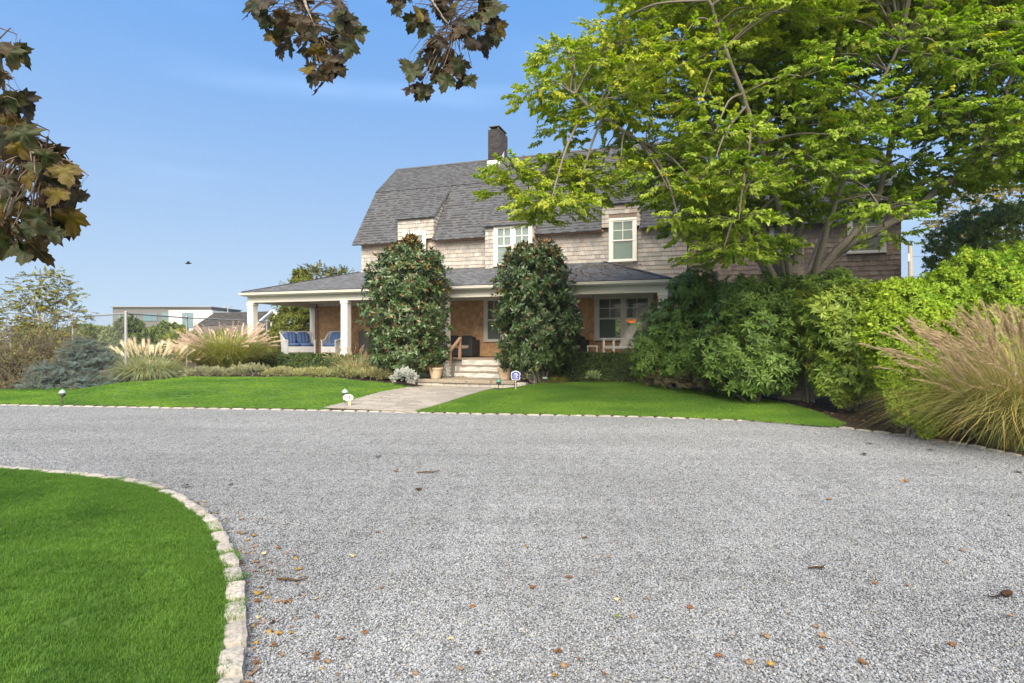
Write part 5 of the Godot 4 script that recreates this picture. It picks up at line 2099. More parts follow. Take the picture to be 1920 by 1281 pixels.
func clump(called: String, label: String, at: Vector3, h: float, rad: float, nb: int, np: int, a: Color, b: Color, pc: Color, o := {}) -> void:
	# an ornamental grass: arching blades from a tussock, plumes above them
	var t := thing(called, label, o.get("category", "ornamental grass"), at)
	var sd: int = o.get("seed", 1)
	var lean: Vector3 = o.get("lean", Vector3.ZERO)
	var bl := []
	for i in 6:
		bl.append(blade_mesh(sd * 31 + i, lerpf(o.get("b0", 0.2), o.get("b1", 0.85), i / 5.0), o.get("w", 0.012) / h, a, b))
	var gm := mat(o.get("mat", "grass_blade"), Color.WHITE, 0.6, {"back": o.get("back", lin(0.5, 0.5, 0.2))})
	rng.seed = sd * 3 + 1
	var lots := [[], [], [], [], [], []]
	var cols := [[], [], [], [], [], []]
	for i in nb:
		var an := rr(0, TAU)
		var r := sqrt(rng.randf())
		var out := Vector3(cos(an), 0, sin(an))
		var p := out * r * rad * 0.3 + Vector3(0, -0.02, 0)
		var y: Vector3 = (Vector3.UP + out * r * o.get("tilt", 0.6) + lean * rr(0.3, 1.2) + unit() * 0.1).normalized()
		var fx := (out + lean * 1.5 + unit() * 0.5).normalized()
		var x: Vector3 = (fx - y * fx.dot(y)).normalized()
		var k := rng.randi() % 6
		var s: float = h * rr(o.get("s0", 0.55), o.get("s1", 1.0))
		lots[k].append(Transform3D(Basis(x, y, x.cross(y)).scaled_local(Vector3.ONE * s), p))
		var c := rr(0.75, 1.25)
		cols[k].append(Color(c, c, c) if rng.randf() > o.get("dry", 0.1) else Color(c * 1.7, c * 1.25, c * 1.2))
	for k in 6:
		many("blades", bl[k], gm, lots[k], cols[k], t)
	if np > 0:
		var pl := []
		for i in 4:
			pl.append(plume_mesh(sd * 57 + i, lerpf(o.get("p0", 0.15), o.get("p1", 0.5), i / 3.0), o.get("fluff", 0.1) / h, pc))
		lots = [[], [], [], []]
		cols = [[], [], [], []]
		for i in np:
			var an := rr(0, TAU)
			var r := sqrt(rng.randf())
			var out := Vector3(cos(an), 0, sin(an))
			var p := out * r * rad * 0.3
			var y: Vector3 = (Vector3.UP + out * r * o.get("ptilt", 0.4) + o.get("plean", lean) * rr(0.6, 1.2) + unit() * 0.08).normalized()
			var fx := (out * 0.6 + lean * 2.0 + unit() * 0.4).normalized()
			var x: Vector3 = (fx - y * fx.dot(y)).normalized()
			var k := rng.randi() % 4
			lots[k].append(Transform3D(Basis(x, y, x.cross(y)).scaled_local(Vector3.ONE * h * rr(o.get("h0", 0.95), o.get("h1", 1.2))), p))
			var c := rr(0.82, 1.18)
			cols[k].append(Color(c, c, c))
		for k in 4:
			many("plumes", pl[k], mat("plume", Color.WHITE, 0.8, {"back": lin(0.6, 0.5, 0.35)}), lots[k], cols[k], t)

func hedge(called: String, label: String, category: String, a: Vector3, b: Vector3, depth: float, h: float, meshes: Array, mt: Material, count: int, o := {}) -> void:
	var t := thing(called, label, category, a, 0.0, o.get("group", ""))
	var x := (b - a) * Vector3(1, 0, 1)
	var ln := x.length()
	x = x.normalized()
	var z := Vector3.UP.cross(x) * -1.0
	if z.z > 0:
		z = -z
	var lump := FastNoiseLite.new()
	lump.seed = 3
	lump.frequency = o.get("lump", 1.2)
	var amt: float = o.get("rough", 0.05)
	rng.seed = o.get("seed", 400)
	var lots := []
	var cols := []
	for k in meshes.size():
		lots.append([])
		cols.append([])
	var ca: Color = o.get("a", Color(0.8, 0.8, 0.8))
	var cb: Color = o.get("b", Color(1.2, 1.2, 1.2))
	for i in count:
		var f := rng.randf()
		var p: Vector3
		var nn: Vector3
		var s := rr(0, ln)
		var top := h * (1.0 + lump.get_noise_2d(a.x + s, 7.0) * amt * 3.0)
		if f < 0.5:
			p = x * s + Vector3.UP * rr(0.02, top)
			nn = -z
		elif f < 0.82:
			p = x * s + z * rr(0, depth) + Vector3.UP * top
			nn = Vector3.UP
		elif f < 0.92:
			p = x * s + z * depth + Vector3.UP * rr(0.02, top)
			nn = z
		else:
			var e := 0.0 if rng.randf() < 0.5 else ln
			p = x * e + z * rr(0, depth) + Vector3.UP * rr(0.02, top)
			nn = x if e > 0 else -x
		var nz := lump.get_noise_3dv((a + p) * 1.5)
		p += nn * (nz * amt * 2.0 - pow(rng.randf(), 2.0) * o.get("deep", 0.12))
		var k := rng.randi() % meshes.size()
		lots[k].append(Transform3D(facing((nn + Vector3.UP * 0.4 + unit() * 0.6), rr(0, TAU)).scaled_local(Vector3.ONE * rr(0.7, 1.3)), p))
		cols[k].append(ca.lerp(cb, clampf(0.5 + nz + rr(-0.4, 0.4), 0, 1)))
	for k in meshes.size():
		many("foliage", meshes[k], mt, lots[k], cols[k], t)

# ---------------------------------------------------------------- the big tree before the house
var limbs := []
func limb(m: MB, pts: Array, r0: float, r1: float, sides := 9) -> void:
	var p := smooth_path(pts, 5)
	var r := []
	for i in p.size():
		r.append(lerpf(r0, r1, pow(float(i) / (p.size() - 1), 0.8)) * (1.0 + rr(-0.06, 0.06)))
		if i > 0:
			p[i] += unit() * r0 * 0.18
	m.tube(p, r, sides, Color.WHITE, false)
	for i in range(p.size() / 4, p.size()):
		limbs.append([p[i], r[i]])

func big_tree() -> void:
	rng.seed = 300
	var D := 14.4
	var base := P(1490, 640, D)
	base.y = ground(base.x, D)
	var t := thing("spreading_tree", "big multi-stemmed tree with yellow-green tiered foliage before the right half of the house", "tree", base)
	var loc := func(x: float, y: float, d: float) -> Vector3: return P(x, y, d) - base
	var bark := mat("bark", Color(0.27, 0.245, 0.215), 0.95, {"tex": tex_bark, "scale": Vector3(2.5, 1.0, 2.5), "norm": tex_bump, "nscale": 1.6})
	var tr := MB.new()
	tr.tube([Vector3(0, -0.2, 0), Vector3(0.02, 0.5, 0), loc.call(1490, 600, D), loc.call(1490, 540, D), loc.call(1492, 500, D)], [0.52, 0.42, 0.36, 0.33, 0.2], 12)
	obj("trunk", tr, bark, t)
	var lb := [
		[[[1500, 560, D], [1530, 510, D - 0.3], [1575, 470, D - 0.5], [1630, 440, D - 0.9], [1700, 400, D - 1.2], [1775, 345, D - 1.4], [1835, 285, D - 1.7], [1880, 200, D - 1.9], [1905, 110, D - 2.1]], 0.17, 0.05],
		[[[1505, 555, D], [1560, 480, D - 0.6], [1605, 435, D - 0.8], [1640, 385, D - 0.9], [1662, 310, D - 0.9], [1675, 240, D - 0.8], [1690, 150, D - 0.6], [1680, 60, D - 0.4]], 0.14, 0.04],
		[[[1640, 440, D - 0.9], [1700, 375, D - 0.2], [1770, 315, D + 0.4], [1860, 265, D + 0.8], [1960, 230, D + 1.0]], 0.085, 0.03],
		[[[1492, 560, D], [1498, 460, D + 0.2], [1496, 380, D + 0.3], [1490, 290, D + 0.4], [1470, 220, D + 0.2], [1450, 130, D], [1480, 30, D - 0.2]], 0.17, 0.05],
		[[[1500, 540, D], [1545, 440, D + 0.5], [1562, 360, D + 0.8], [1556, 280, D + 1.0], [1580, 190, D + 1.1], [1570, 80, D + 1.2]], 0.11, 0.035],
		[[[1480, 560, D], [1470, 480, D - 0.4], [1490, 400, D - 0.8], [1470, 330, D - 1.0], [1440, 270, D - 1.2], [1410, 200, D - 1.4], [1390, 110, D - 1.7]], 0.12, 0.035],
		[[[1480, 560, D], [1462, 500, D - 0.2], [1430, 430, D - 0.6], [1420, 360, D - 0.9], [1390, 300, D - 1.3], [1350, 250, D - 1.6], [1300, 200, D - 1.9], [1240, 170, D - 2.2]], 0.13, 0.035],
		[[[1478, 565, D], [1450, 490, D + 0.1], [1410, 440, D + 0.1], [1350, 398, D - 0.1], [1300, 378, D - 0.4], [1240, 370, D - 0.8], [1150, 345, D - 1.2], [1060, 330, D - 1.6], [985, 330, D - 2.0]], 0.14, 0.025],
		[[[1474, 570, D], [1440, 500, D - 0.6], [1390, 440, D - 1.0], [1330, 360, D - 1.6], [1270, 310, D - 2.2], [1200, 265, D - 2.8], [1130, 220, D - 3.2], [1070, 170, D - 3.5]], 0.12, 0.03],
		[[[1474, 580, D], [1430, 500, D + 0.7], [1380, 420, D + 1.0], [1320, 330, D + 1.3], [1290, 250, D + 1.4], [1240, 170, D + 1.4], [1200, 90, D + 1.2]], 0.11, 0.03],
		[[[1505, 570, D], [1530, 500, D - 1.0], [1560, 400, D - 2.0], [1600, 290, D - 2.8], [1640, 180, D - 3.3], [1690, 80, D - 3.6]], 0.11, 0.03],
		[[[1485, 560, D], [1470, 440, D - 1.4], [1440, 320, D - 2.6], [1400, 200, D - 3.4], [1360, 90, D - 3.9], [1330, 0, D - 4.2]], 0.11, 0.03],
	]
	for q in lb:
		var m := MB.new()
		var pts := []
		for p in q[0]:
			pts.append(loc.call(p[0], p[1], p[2]))
		limb(m, pts, q[1] * 0.78, q[2] * 0.8)
		obj("limb", m, bark, t)
	# tiers of leafy sprays carried on the limbs
	var outline := PackedVector2Array([Vector2(918, 335), Vector2(935, 305), Vector2(985, 298), Vector2(1045, 275), Vector2(1095, 275), Vector2(1075, 258), Vector2(1020, 235), Vector2(1000, 175), Vector2(992, 110), Vector2(1040, 80), Vector2(1105, 66), Vector2(1150, 25), Vector2(1165, -60), Vector2(1300, -170), Vector2(1900, -170), Vector2(2250, -60), Vector2(2250, 300), Vector2(1990, 330), Vector2(1915, 300), Vector2(1850, 340), Vector2(1760, 362), Vector2(1700, 372), Vector2(1670, 440), Vector2(1610, 490), Vector2(1540, 485), Vector2(1470, 475), Vector2(1420, 490), Vector2(1335, 500), Vector2(1290, 455), Vector2(1265, 395), Vector2(1205, 335), Vector2(1140, 335), Vector2(1090, 365), Vector2(1030, 388), Vector2(990, 412), Vector2(962, 398), Vector2(960, 365)])
	var sky_gaps := [[1290, 225, 22, 28], [1690, 245, 34, 30], [1765, 275, 26, 24], [1180, 250, 18, 12], [1620, 320, 26, 26], [1045, 200, 20, 14], [1590, 420, 40, 30], [1560, 380, 22, 20]]
	var ga := Color(0.21, 0.315, 0.042)
	var gb := Color(0.32, 0.41, 0.055)
	var sp := []
	for i in 5:
		sp.append(spray_flat(500 + i, 21, 0.3, 0.086, 0.68, 0.3, ga, gb))
	var lots := [[], [], [], [], []]
	var cols := [[], [], [], [], []]
	var twigs := MB.new()
	var pads := []
	var tries := 0
	while pads.size() < 430 and tries < 14000:
		tries += 1
		var x := rr(915, 2120)
		var y := rr(-150, 500)
		if not Geometry2D.is_point_in_polygon(Vector2(x, y), outline):
			continue
		var side := absf(x - 1490) / 570.0
		var d := D + rr(-4.3, 0.5) * sqrt(maxf(0.05, 1.0 - pow(minf(side, 1.0), 2.0) * 0.75)) - 0.7 * side
		if x < 1130:
			d = D - 2.6 + rr(-1.2, 1.0)
		# the middle, low down, is open: the limbs show there
		var e := Vector2((x - 1530) / 140.0, (y - 410) / 100.0).length()
		if e < 0.85 and (d < D - 1.6 or rng.randf() < 0.1):
			continue
		if Vector2((x - 1490) / 90.0, (y - 485) / 60.0).length() < 1.0 and d < D + 0.4:
			continue
		# foliage mostly stays behind the bare lower limbs on the right
		var bare := false
		for q in [0, 1]:
			var lp: Array = lb[q][0]
			for i in range(1, mini(lp.size() - 1, 7)):
				var a := Vector2(lp[i][0], lp[i][1])
				var b := Vector2(lp[i + 1][0], lp[i + 1][1])
				var near := Geometry2D.get_closest_point_to_segment(Vector2(x, y), a, b)
				if near.distance_to(Vector2(x, y)) < 44.0 and d < lp[i][2] + 0.6:
					bare = true
		if bare and rng.randf() < 0.8:
			continue
		var gap := false
		for g in sky_gaps:
			if Vector2((x - g[0]) / (g[2] + 22.0), (y - g[1]) / (g[3] + 16.0)).length() < 1.0:
				gap = true
		if gap:
			continue
		var p: Vector3 = loc.call(x, y, d)
		var close := false
		for q in pads:
			var dl: Vector3 = (q - p) / Vector3(0.62, 0.3, 0.62)
			if dl.length() < 1.0:
				close = true
				break
		if close:
			continue
		pads.append(p)
		var inside := Geometry2D.is_point_in_polygon(Vector2(x - 40, y), outline) and Geometry2D.is_point_in_polygon(Vector2(x + 30, y), outline)
		var R := (rr(0.62, 1.0) if inside else rr(0.42, 0.55)) * (d / 13.0)
		# the twig that carries this tier
		var best := 1e9
		var from := Vector3.ZERO
		for l in limbs:
			var dd: float = l[0].distance_squared_to(p) + (0.6 if l[0].y > p.y + 0.3 else 0.0)
			if dd < best:
				best = dd
				from = l[0]
		var mid := from.lerp(p, 0.55) + Vector3(0, 0.12, 0) + unit() * 0.1
		var tp := smooth_path([from, mid, p + Vector3(0, -0.06, 0)], 4)
		var w := clampf(0.012 + 0.008 * sqrt(best), 0.012, 0.035)
		twigs.tube(tp, [w, w * 0.95, w * 0.9, w * 0.85, w * 0.78, w * 0.68, w * 0.55, w * 0.42, 0.005], 5, Color.WHITE, false)
		var axis := (p - from) * Vector3(1, 0, 1)
		axis = axis.normalized() if axis.length() > 0.05 else Vector3.RIGHT
		for k in 5:
			var a := axis.rotated(Vector3.UP, rr(-1.3, 1.3))
			twigs.tube([p - Vector3(0, 0.06, 0), p + a * R * 0.5 + Vector3(0, rr(-0.05, 0.06), 0), p + a * R * 0.9 + Vector3(0, -0.08, 0)], [0.008, 0.005, 0.003], 3, Color.WHITE, false)
		# sunlit upper left painted into the sprays as yellower tint, besides some autumn turning
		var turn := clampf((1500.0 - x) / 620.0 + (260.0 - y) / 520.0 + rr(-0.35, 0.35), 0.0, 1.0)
		var n := int(42.0 * R * R / 0.6) + 6
		var bright := rr(0.85, 1.15)
		for k in n:
			var an := rr(0, TAU)
			var r := sqrt(rng.randf())
			var out := Vector3(cos(an), 0, sin(an))
			var pos := p + out * r * R + Vector3.UP * (rr(-0.13, 0.1) - r * r * 0.16)
			var dir := (out * (0.4 + r) + axis * 0.35 + Vector3(0, rr(-0.55, 0.15), 0) + unit() * 0.3).normalized()
			var id := rng.randi() % 5
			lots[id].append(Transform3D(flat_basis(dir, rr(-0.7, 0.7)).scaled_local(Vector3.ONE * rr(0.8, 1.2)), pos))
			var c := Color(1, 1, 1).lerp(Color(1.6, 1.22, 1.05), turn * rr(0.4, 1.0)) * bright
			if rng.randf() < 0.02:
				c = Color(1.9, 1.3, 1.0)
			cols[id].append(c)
	obj("twigs", twigs, mat("twig_bark", Color(0.15, 0.135, 0.11), 0.95), t, "stuff")
	var lm := mat("tree_leaf", Color.WHITE, 0.5, {"back": lin(0.7, 0.95, 0.1), "spec": 0.35})
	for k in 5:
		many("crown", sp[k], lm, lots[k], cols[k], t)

# ---------------------------------------------------------------- maple overhead
func maple_leaf(sd: int, a: Color, b: Color) -> Mesh:
	# five pointed, toothed lobes; the blade cups and its tips curl; hangs down -y from its stalk at the origin
	rng.seed = sd
	var half := [Vector2(0, 0), Vector2(0.1, -0.03), Vector2(0.3, 0.06), Vector2(0.24, -0.08), Vector2(0.4, -0.12), Vector2(0.52, -0.16), Vector2(0.44, -0.25), Vector2(0.55, -0.36), Vector2(0.62, -0.42), Vector2(0.44, -0.45), Vector2(0.42, -0.52), Vector2(0.22, -0.5), Vector2(0.26, -0.66), Vector2(0.2, -0.72), Vector2(0.19, -0.84), Vector2(0.09, -0.85), Vector2(0.0, -1.02)]
	var pts := []
	for i in half.size():
		pts.append(half[i] * Vector2(1, 1) + Vector2(rr(-0.02, 0.02), rr(-0.02, 0.02)))
	for i in range(half.size() - 2, 0, -1):
		pts.append(half[i] * Vector2(-1, 1) + Vector2(rr(-0.025, 0.025), rr(-0.025, 0.025)))
	var m := MB.new()
	var cup := rr(-0.35, 0.45)
	var curl := rr(0.1, 0.5)
	var wave := rr(0, TAU)
	var lift := func(q: Vector2) -> Vector3:
		var c := q - Vector2(0, -0.3)
		return Vector3(q.x, q.y, cup * q.x * q.x - curl * c.length_squared() * 0.35 + 0.04 * sin(q.y * 9.0 + wave) + 0.05 * absf(sin(c.angle() * 2.5)))
	var nrm := func(q: Vector2) -> Vector3:
		var e := 0.03
		var dx: Vector3 = lift.call(q + Vector2(e, 0)) - lift.call(q - Vector2(e, 0))
		var dy: Vector3 = lift.call(q + Vector2(0, e)) - lift.call(q - Vector2(0, e))
		return dx.cross(dy).normalized()
	var mid := Vector2(0, -0.32)
	var ce: Vector3 = lift.call(mid)
	var nc: Vector3 = nrm.call(mid)
	for i in pts.size():
		var p0: Vector2 = pts[(i + 1) % pts.size()]
		var p1: Vector2 = pts[i]
		var h0 := p0.lerp(mid, 0.5)
		var h1 := p1.lerp(mid, 0.5)
		var c0 := tint(a.lerp(b, rng.randf() * 0.3), 0.05)
		var edge := tint(a.lerp(b, rr(0.6, 1.0)), 0.15)
		var nh0: Vector3 = nrm.call(h0)
		var nh1: Vector3 = nrm.call(h1)
		var n0: Vector3 = nrm.call(p0)
		var n1: Vector3 = nrm.call(p1)
		m.trin(ce, lift.call(h0), lift.call(h1), nc, nh0, nh1, c0)
		m.trin(lift.call(h0), lift.call(p0), lift.call(p1), nh0, n0, n1, edge)
		m.trin(lift.call(h0), lift.call(p1), lift.call(h1), nh0, n1, nh1, c0.lerp(edge, 0.5))
	# veins and stalk
	for q in [Vector2(0, -0.95), Vector2(0.48, -0.38), Vector2(-0.48, -0.38), Vector2(0.4, -0.13), Vector2(-0.4, -0.13)]:
		var e: Vector3 = lift.call(q)
		m.tube([Vector3(0, 0, 0.012), lift.call(q * 0.5) + Vector3(0, 0, 0.012), e + Vector3(0, 0, 0.006)], [0.009, 0.007, 0.002], 3, a.lerp(Color(0.2, 0.16, 0.06), 0.5), false)
	m.tube([Vector3.ZERO, Vector3(0.03, 0.25, -0.05), Vector3(0.0, 0.5, -0.02)], [0.009, 0.007, 0.008], 4, Color(0.14, 0.06, 0.035), false)
	return m.mesh()

func maple() -> void:
	rng.seed = 600
	var at := G(-5.2, 1.4)
	at.y = 0.05
	var t := thing("maple_tree", "maple with brown, purple and olive leaves overhanging the top and left of the drive", "tree", at)
	var bark: Material = mats.bark
	var tr := MB.new()
	tr.tube([Vector3(0, -0.2, 0), Vector3(0, 0.6, 0), Vector3(0.05, 2.4, 0.05), Vector3(0.1, 4.2, 0.0), Vector3(0.3, 6.0, -0.2)], [0.34, 0.25, 0.21, 0.18, 0.12], 12)
	obj("trunk", tr, bark, t)
	var loc := func(x: float, y: float, d: float) -> Vector3: return P(x, y, d) - at
	var up := Vector3(0.1, 4.2, 0)
	var lf := []
	var pal := [[Color(0.028, 0.022, 0.016), Color(0.05, 0.028, 0.017)], [Color(0.025, 0.026, 0.02), Color(0.036, 0.026, 0.022)], [Color(0.022, 0.032, 0.015), Color(0.04, 0.036, 0.016)], [Color(0.03, 0.027, 0.014), Color(0.06, 0.036, 0.015)], [Color(0.024, 0.02, 0.023), Color(0.038, 0.023, 0.021)], [Color(0.11, 0.075, 0.014), Color(0.06, 0.036, 0.012)]]
	for i in 14:
		var c = pal[[0, 1, 2, 2, 4, 0, 1, 2, 2, 4, 5, 1, 0, 2][i]]
		lf.append(maple_leaf(610 + i, c[0] * Color(1.0, 1.2, 0.95), c[1] * Color(1.05, 1.15, 0.95)))
	var lm := mat("maple_leaf", Color.WHITE, 0.55, {"back": lin(0.55, 0.35, 0.08), "spec": 0.35})
	# branches: [points, leaf count, leaf size, spread]
	var br := [
		[[loc.call(-330, -420, 2.6), loc.call(-180, -60, 2.35), loc.call(-60, 140, 2.25), loc.call(20, 250, 2.2), loc.call(80, 300, 2.15)], [[[-60, 140], 2.22], [[0, 110], 2.2], [[25, 190], 2.25], [[10, 260], 2.15], [[60, 290], 2.2], [[100, 300], 2.2], [[40, 340], 2.1], [[95, 345], 2.2], [[120, 330], 2.25], [[20, 400], 2.15], [[70, 390], 2.2], [[115, 400], 2.15], [[10, 330], 2.3], [[80, 440], 2.2], [[30, 440], 2.25]], 112, 62.0],
		[[loc.call(420, -620, 3.3), loc.call(500, -300, 3.5), loc.call(540, -110, 3.6), loc.call(570, 0, 3.6), loc.call(600, 80, 3.6)], [[[495, 25], 3.6], [[520, 50], 3.7], [[550, 30], 3.5], [[545, 70], 3.6], [[575, 45], 3.7], [[580, 90], 3.55], [[610, 65], 3.6], [[620, 110], 3.6], [[590, 130], 3.6], [[640, 20], 3.6], [[655, 40], 3.65], [[650, 70], 3.6], [[610, 140], 3.5], [[510, -20], 3.6], [[560, -20], 3.6], [[635, 120], 3.6], [[480, 10], 3.6]], 92, 34.0],
		[[loc.call(420, -620, 3.3), loc.call(640, -360, 3.6), loc.call(760, -160, 3.7), loc.call(800, -20, 3.7), loc.call(850, 60, 3.7)], [[[745, -5], 3.7], [[790, 30], 3.7], [[840, 10], 3.8], [[870, 40], 3.65], [[905, 35], 3.7], [[930, 55], 3.7], [[890, 65], 3.6], [[830, 80], 3.7], [[800, 105], 3.7], [[850, 110], 3.75], [[775, 120], 3.7], [[815, 140], 3.7], [[860, 130], 3.6], [[790, 165], 3.7], [[900, -10], 3.7], [[850, -20], 3.7], [[920, 15], 3.7]], 94, 32.0],
	]
	var limbpts := []
	for bi in br.size():
		var q = br[bi]
		var m := MB.new()
		var pts: Array = [up + Vector3(0, -0.8 if bi == 0 else 0.6, 0)]
		pts.append_array(q[0])
		var p := smooth_path(pts, 4)
		var r := []
		for i in p.size():
			r.append(lerpf(0.06, 0.004, pow(float(i) / (p.size() - 1), 0.55)))
		m.tube(p, r, 6, Color.WHITE, false)
		obj("limb", m, bark, t)
		var tw := MB.new()
		for k in q[2]:
			var h = q[1][k % q[1].size()]
			var d: float = h[1] + rr(-0.22, 0.22)
			var pos: Vector3 = loc.call(h[0][0] + rr(-0.55, 0.55) * q[3], h[0][1] + rr(-0.5, 0.4) * q[3], d)
			var near: Vector3 = p[-1]
			var bd := 1e9
			for z in range(p.size() / 2, p.size()):
				var dd: float = p[z].distance_squared_to(pos) + (0.05 if p[z].y < pos.y else 0.0)
				if dd < bd:
					bd = dd
					near = p[z]
			var s := rr(0.07, 0.118) * (1.0 if bi == 0 else 1.12)
			var o := MeshInstance3D.new()
			o.name = "leaf"
			o.mesh = lf[rng.randi() % 14]
			o.material_override = lm
			t.add_child(o, true)
			o.scale = Vector3.ONE * s
			o.rotation = Vector3(rr(-0.75, 0.55), rr(-1.1, 1.1) + (PI if rng.randf() < 0.4 else 0.0), rr(-0.6, 0.6))
			o.position = pos
			var stalk: Vector3 = o.position + o.basis * Vector3(0, 0.5, -0.02)
			tw.tube(smooth_path([near, near.lerp(stalk, 0.5) + Vector3(0, 0.03, 0) + unit() * 0.02, stalk], 3), [0.004, 0.0036, 0.0032, 0.003, 0.0027, 0.0024, 0.002], 4, Color(0.5, 0.42, 0.36), false)
		obj("twigs", tw, bark, t, "stuff")

func foot(px: float, d: float) -> Vector3:
	return G((px - 960.0) / 1120.0 * d, d)

func planting() -> void:
	mat("bark", Color(0.27, 0.245, 0.215), 0.95, {"tex": tex_bark, "scale": Vector3(2.5, 1.0, 2.5), "norm": tex_bump, "nscale": 1.6})
	# magnolias trained in front of the porch
	var mg := []
	for i in 5:
		mg.append(whorl(700 + i, 9, 0.17, 0.4, -10, 62, Color(0.042, 0.078, 0.027), Color(0.07, 0.112, 0.036), Color(0.18, 0.1, 0.035), [0.02, 0.03, 0.05, 0.12, 0.03][i]))
	var bronze := []
	for i in 2:
		bronze.append(whorl(710 + i, 8, 0.16, 0.38, 25, 75, Color(0.07, 0.085, 0.025), Color(0.13, 0.11, 0.03), Color(0.24, 0.13, 0.04), 0.6))
	var glossy := mat("magnolia_leaf", Color.WHITE, 0.33, {"back": lin(0.12, 0.16, 0.03), "spec": 0.5})
	var ml := bush("magnolia", "tall oval magnolia with a pointed tip left of the porch steps", "magnolia", "bronze-leaved magnolias before the porch", foot(768, 18.5), [Bb(764, 682, 18.5, 58, 22), Bb(763, 590, 18.5, 79, 82), Bb(764, 525, 18.5, 78, 56), Bb(769, 493, 18.5, 58, 34), Bb(769, 466, 18.5, 13, 22), Bb(768, 655, 18.5, 72, 46), Bb(790, 664, 18.5, 34, 30), Bb(735, 668, 18.4, 30, 30)], mg, glossy, 1800, {"seed": 11, "stems": 5, "stem_w": 0.045, "rough": 0.17, "deep": 0.5, "lump": 2.6})
	bush_add(ml, [Bb(764, 520, 18.5, 74, 58), Bb(770, 492, 18.5, 44, 40), Bb(769, 464, 18.5, 14, 22), Bb(810, 560, 18.5, 35, 50)], bronze, glossy, 170, 13)
	var mr := bush("magnolia", "broad ragged magnolia right of the porch steps, nearer the double window", "magnolia", "bronze-leaved magnolias before the porch", foot(1012, 17.5), [Bb(1000, 674, 17.5, 64, 24), Bb(1005, 600, 17.5, 74, 76), Bb(1000, 532, 17.5, 70, 56), Bb(1004, 490, 17.5, 54, 34), Bb(1008, 650, 17.5, 66, 42), Bb(1062, 598, 17.4, 24, 26), Bb(958, 590, 17.5, 26, 46), Bb(1070, 618, 17.3, 20, 14)], mg, glossy, 1800, {"seed": 17, "stems": 6, "stem_w": 0.045, "rough": 0.22, "deep": 0.5, "lump": 2.6})
	bush_add(mr, [Bb(995, 520, 17.5, 62, 60), Bb(1008, 485, 17.5, 42, 34), Bb(950, 560, 17.5, 26, 60)], bronze, glossy, 130, 19)
	# clipped hedges at the porch
	var bx := []
	for i in 3:
		bx.append(whorl(720 + i, 26, 0.06, 0.5, -20, 85, Color(0.045, 0.08, 0.028), Color(0.08, 0.125, 0.037), Color(0.11, 0.15, 0.045), 0.2, false))
	var boxleaf := mat("box_leaf", Color.WHITE, 0.45, {"back": lin(0.2, 0.3, 0.05)})
	hedge("clipped_hedge", "low clipped dark green hedge along the left half of the porch", "hedge", HW(-7.9, 0.3, -0.5), HW(-1.3, 0.3, -0.5), 0.75, 0.72, bx, boxleaf, 3400, {"seed": 401, "group": "clipped hedges along the porch"})
	hedge("clipped_hedge", "low clipped hedge between the right magnolia and the rhododendrons", "hedge", HW(3.7, 0.3, -0.35), HW(7.6, 0.3, -0.35), 0.75, 0.8, bx, boxleaf, 2200, {"seed": 402, "group": "clipped hedges along the porch"})
	# rhododendrons
	var rh := []
	for i in 5:
		rh.append(whorl(730 + i, 11, 0.155, 0.3, -28, 40, Color(0.08, 0.148, 0.034), Color(0.135, 0.215, 0.046), Color(0.36, 0.24, 0.04), 0.015))
	var rl := mat("rhodo_leaf", Color.WHITE, 0.42, {"back": lin(0.3, 0.45, 0.08), "spec": 0.4})
	bush("rhododendron", "rhododendron with dark lower leaves hiding the right end of the porch", "rhododendron", "rhododendrons along the right bed", foot(1270, 15.4), [Bb(1290, 628, 15.4, 80, 72), Bb(1232, 662, 15.6, 52, 48), Bb(1316, 566, 15.4, 54, 56), Bb(1298, 540, 15.4, 42, 32), Bb(1250, 610, 15.6, 44, 44), Bb(1300, 680, 15.2, 70, 38)], rh, rl, 2000, {"seed": 21, "rough": 0.34, "deep": 0.6, "s0": 0.7, "s1": 1.15, "a": Color(1.0, 1.05, 0.95), "b": Color(1.5, 1.4, 1.1), "stems": 5, "low": -0.8})
	bush("rhododendron", "full rounded rhododendron below the trunk of the big tree", "rhododendron", "rhododendrons along the right bed", foot(1420, 13.5), [Bb(1420, 712, 13.4, 72, 30), Bb(1415, 620, 13.5, 92, 80), Bb(1358, 655, 13.5, 66, 56), Bb(1470, 568, 13.6, 64, 46), Bb(1400, 560, 13.5, 58, 48), Bb(1442, 680, 13.3, 64, 42), Bb(1390, 690, 13.3, 60, 36)], rh, rl, 2100, {"seed": 22, "rough": 0.34, "deep": 0.6, "s0": 0.7, "s1": 1.15, "a": Color(0.85, 0.92, 0.9), "b": Color(1.35, 1.3, 1.1), "stems": 5, "low": -0.8})
	bush("rhododendron", "nearest bright rhododendron with a few yellow leaves beside the bare mulch", "rhododendron", "rhododendrons along the right bed", foot(1605, 12.2), [Bb(1598, 630, 12.2, 84, 80), Bb(1556, 590, 12.4, 66, 60), Bb(1636, 580, 12.2, 62, 52), Bb(1615, 705, 12.0, 74, 56), Bb(1562, 705, 12.0, 40, 44), Bb(1665, 690, 12.0, 60, 60)], rh, rl, 2300, {"seed": 23, "rough": 0.34, "deep": 0.6, "s0": 0.7, "s1": 1.15, "a": Color(1.3, 1.25, 0.9), "b": Color(2.3, 1.8, 1.05), "stems": 6, "low": -0.8})
	bush("rhododendron", "rhododendron behind the gap where the pale boulder shows", "rhododendron", "rhododendrons along the right bed", foot(1520, 13.6), [Bb(1530, 560, 13.6, 64, 44), Bb(1560, 540, 13.8, 50, 36), Bb(1500, 600, 13.4, 40, 60)], rh, rl, 800, {"seed": 24, "rough": 0.34, "deep": 0.6, "s0": 0.7, "s1": 1.15, "a": Color(1.0, 1.1, 0.95), "b": Color(1.5, 1.4, 1.1), "stems": 4})
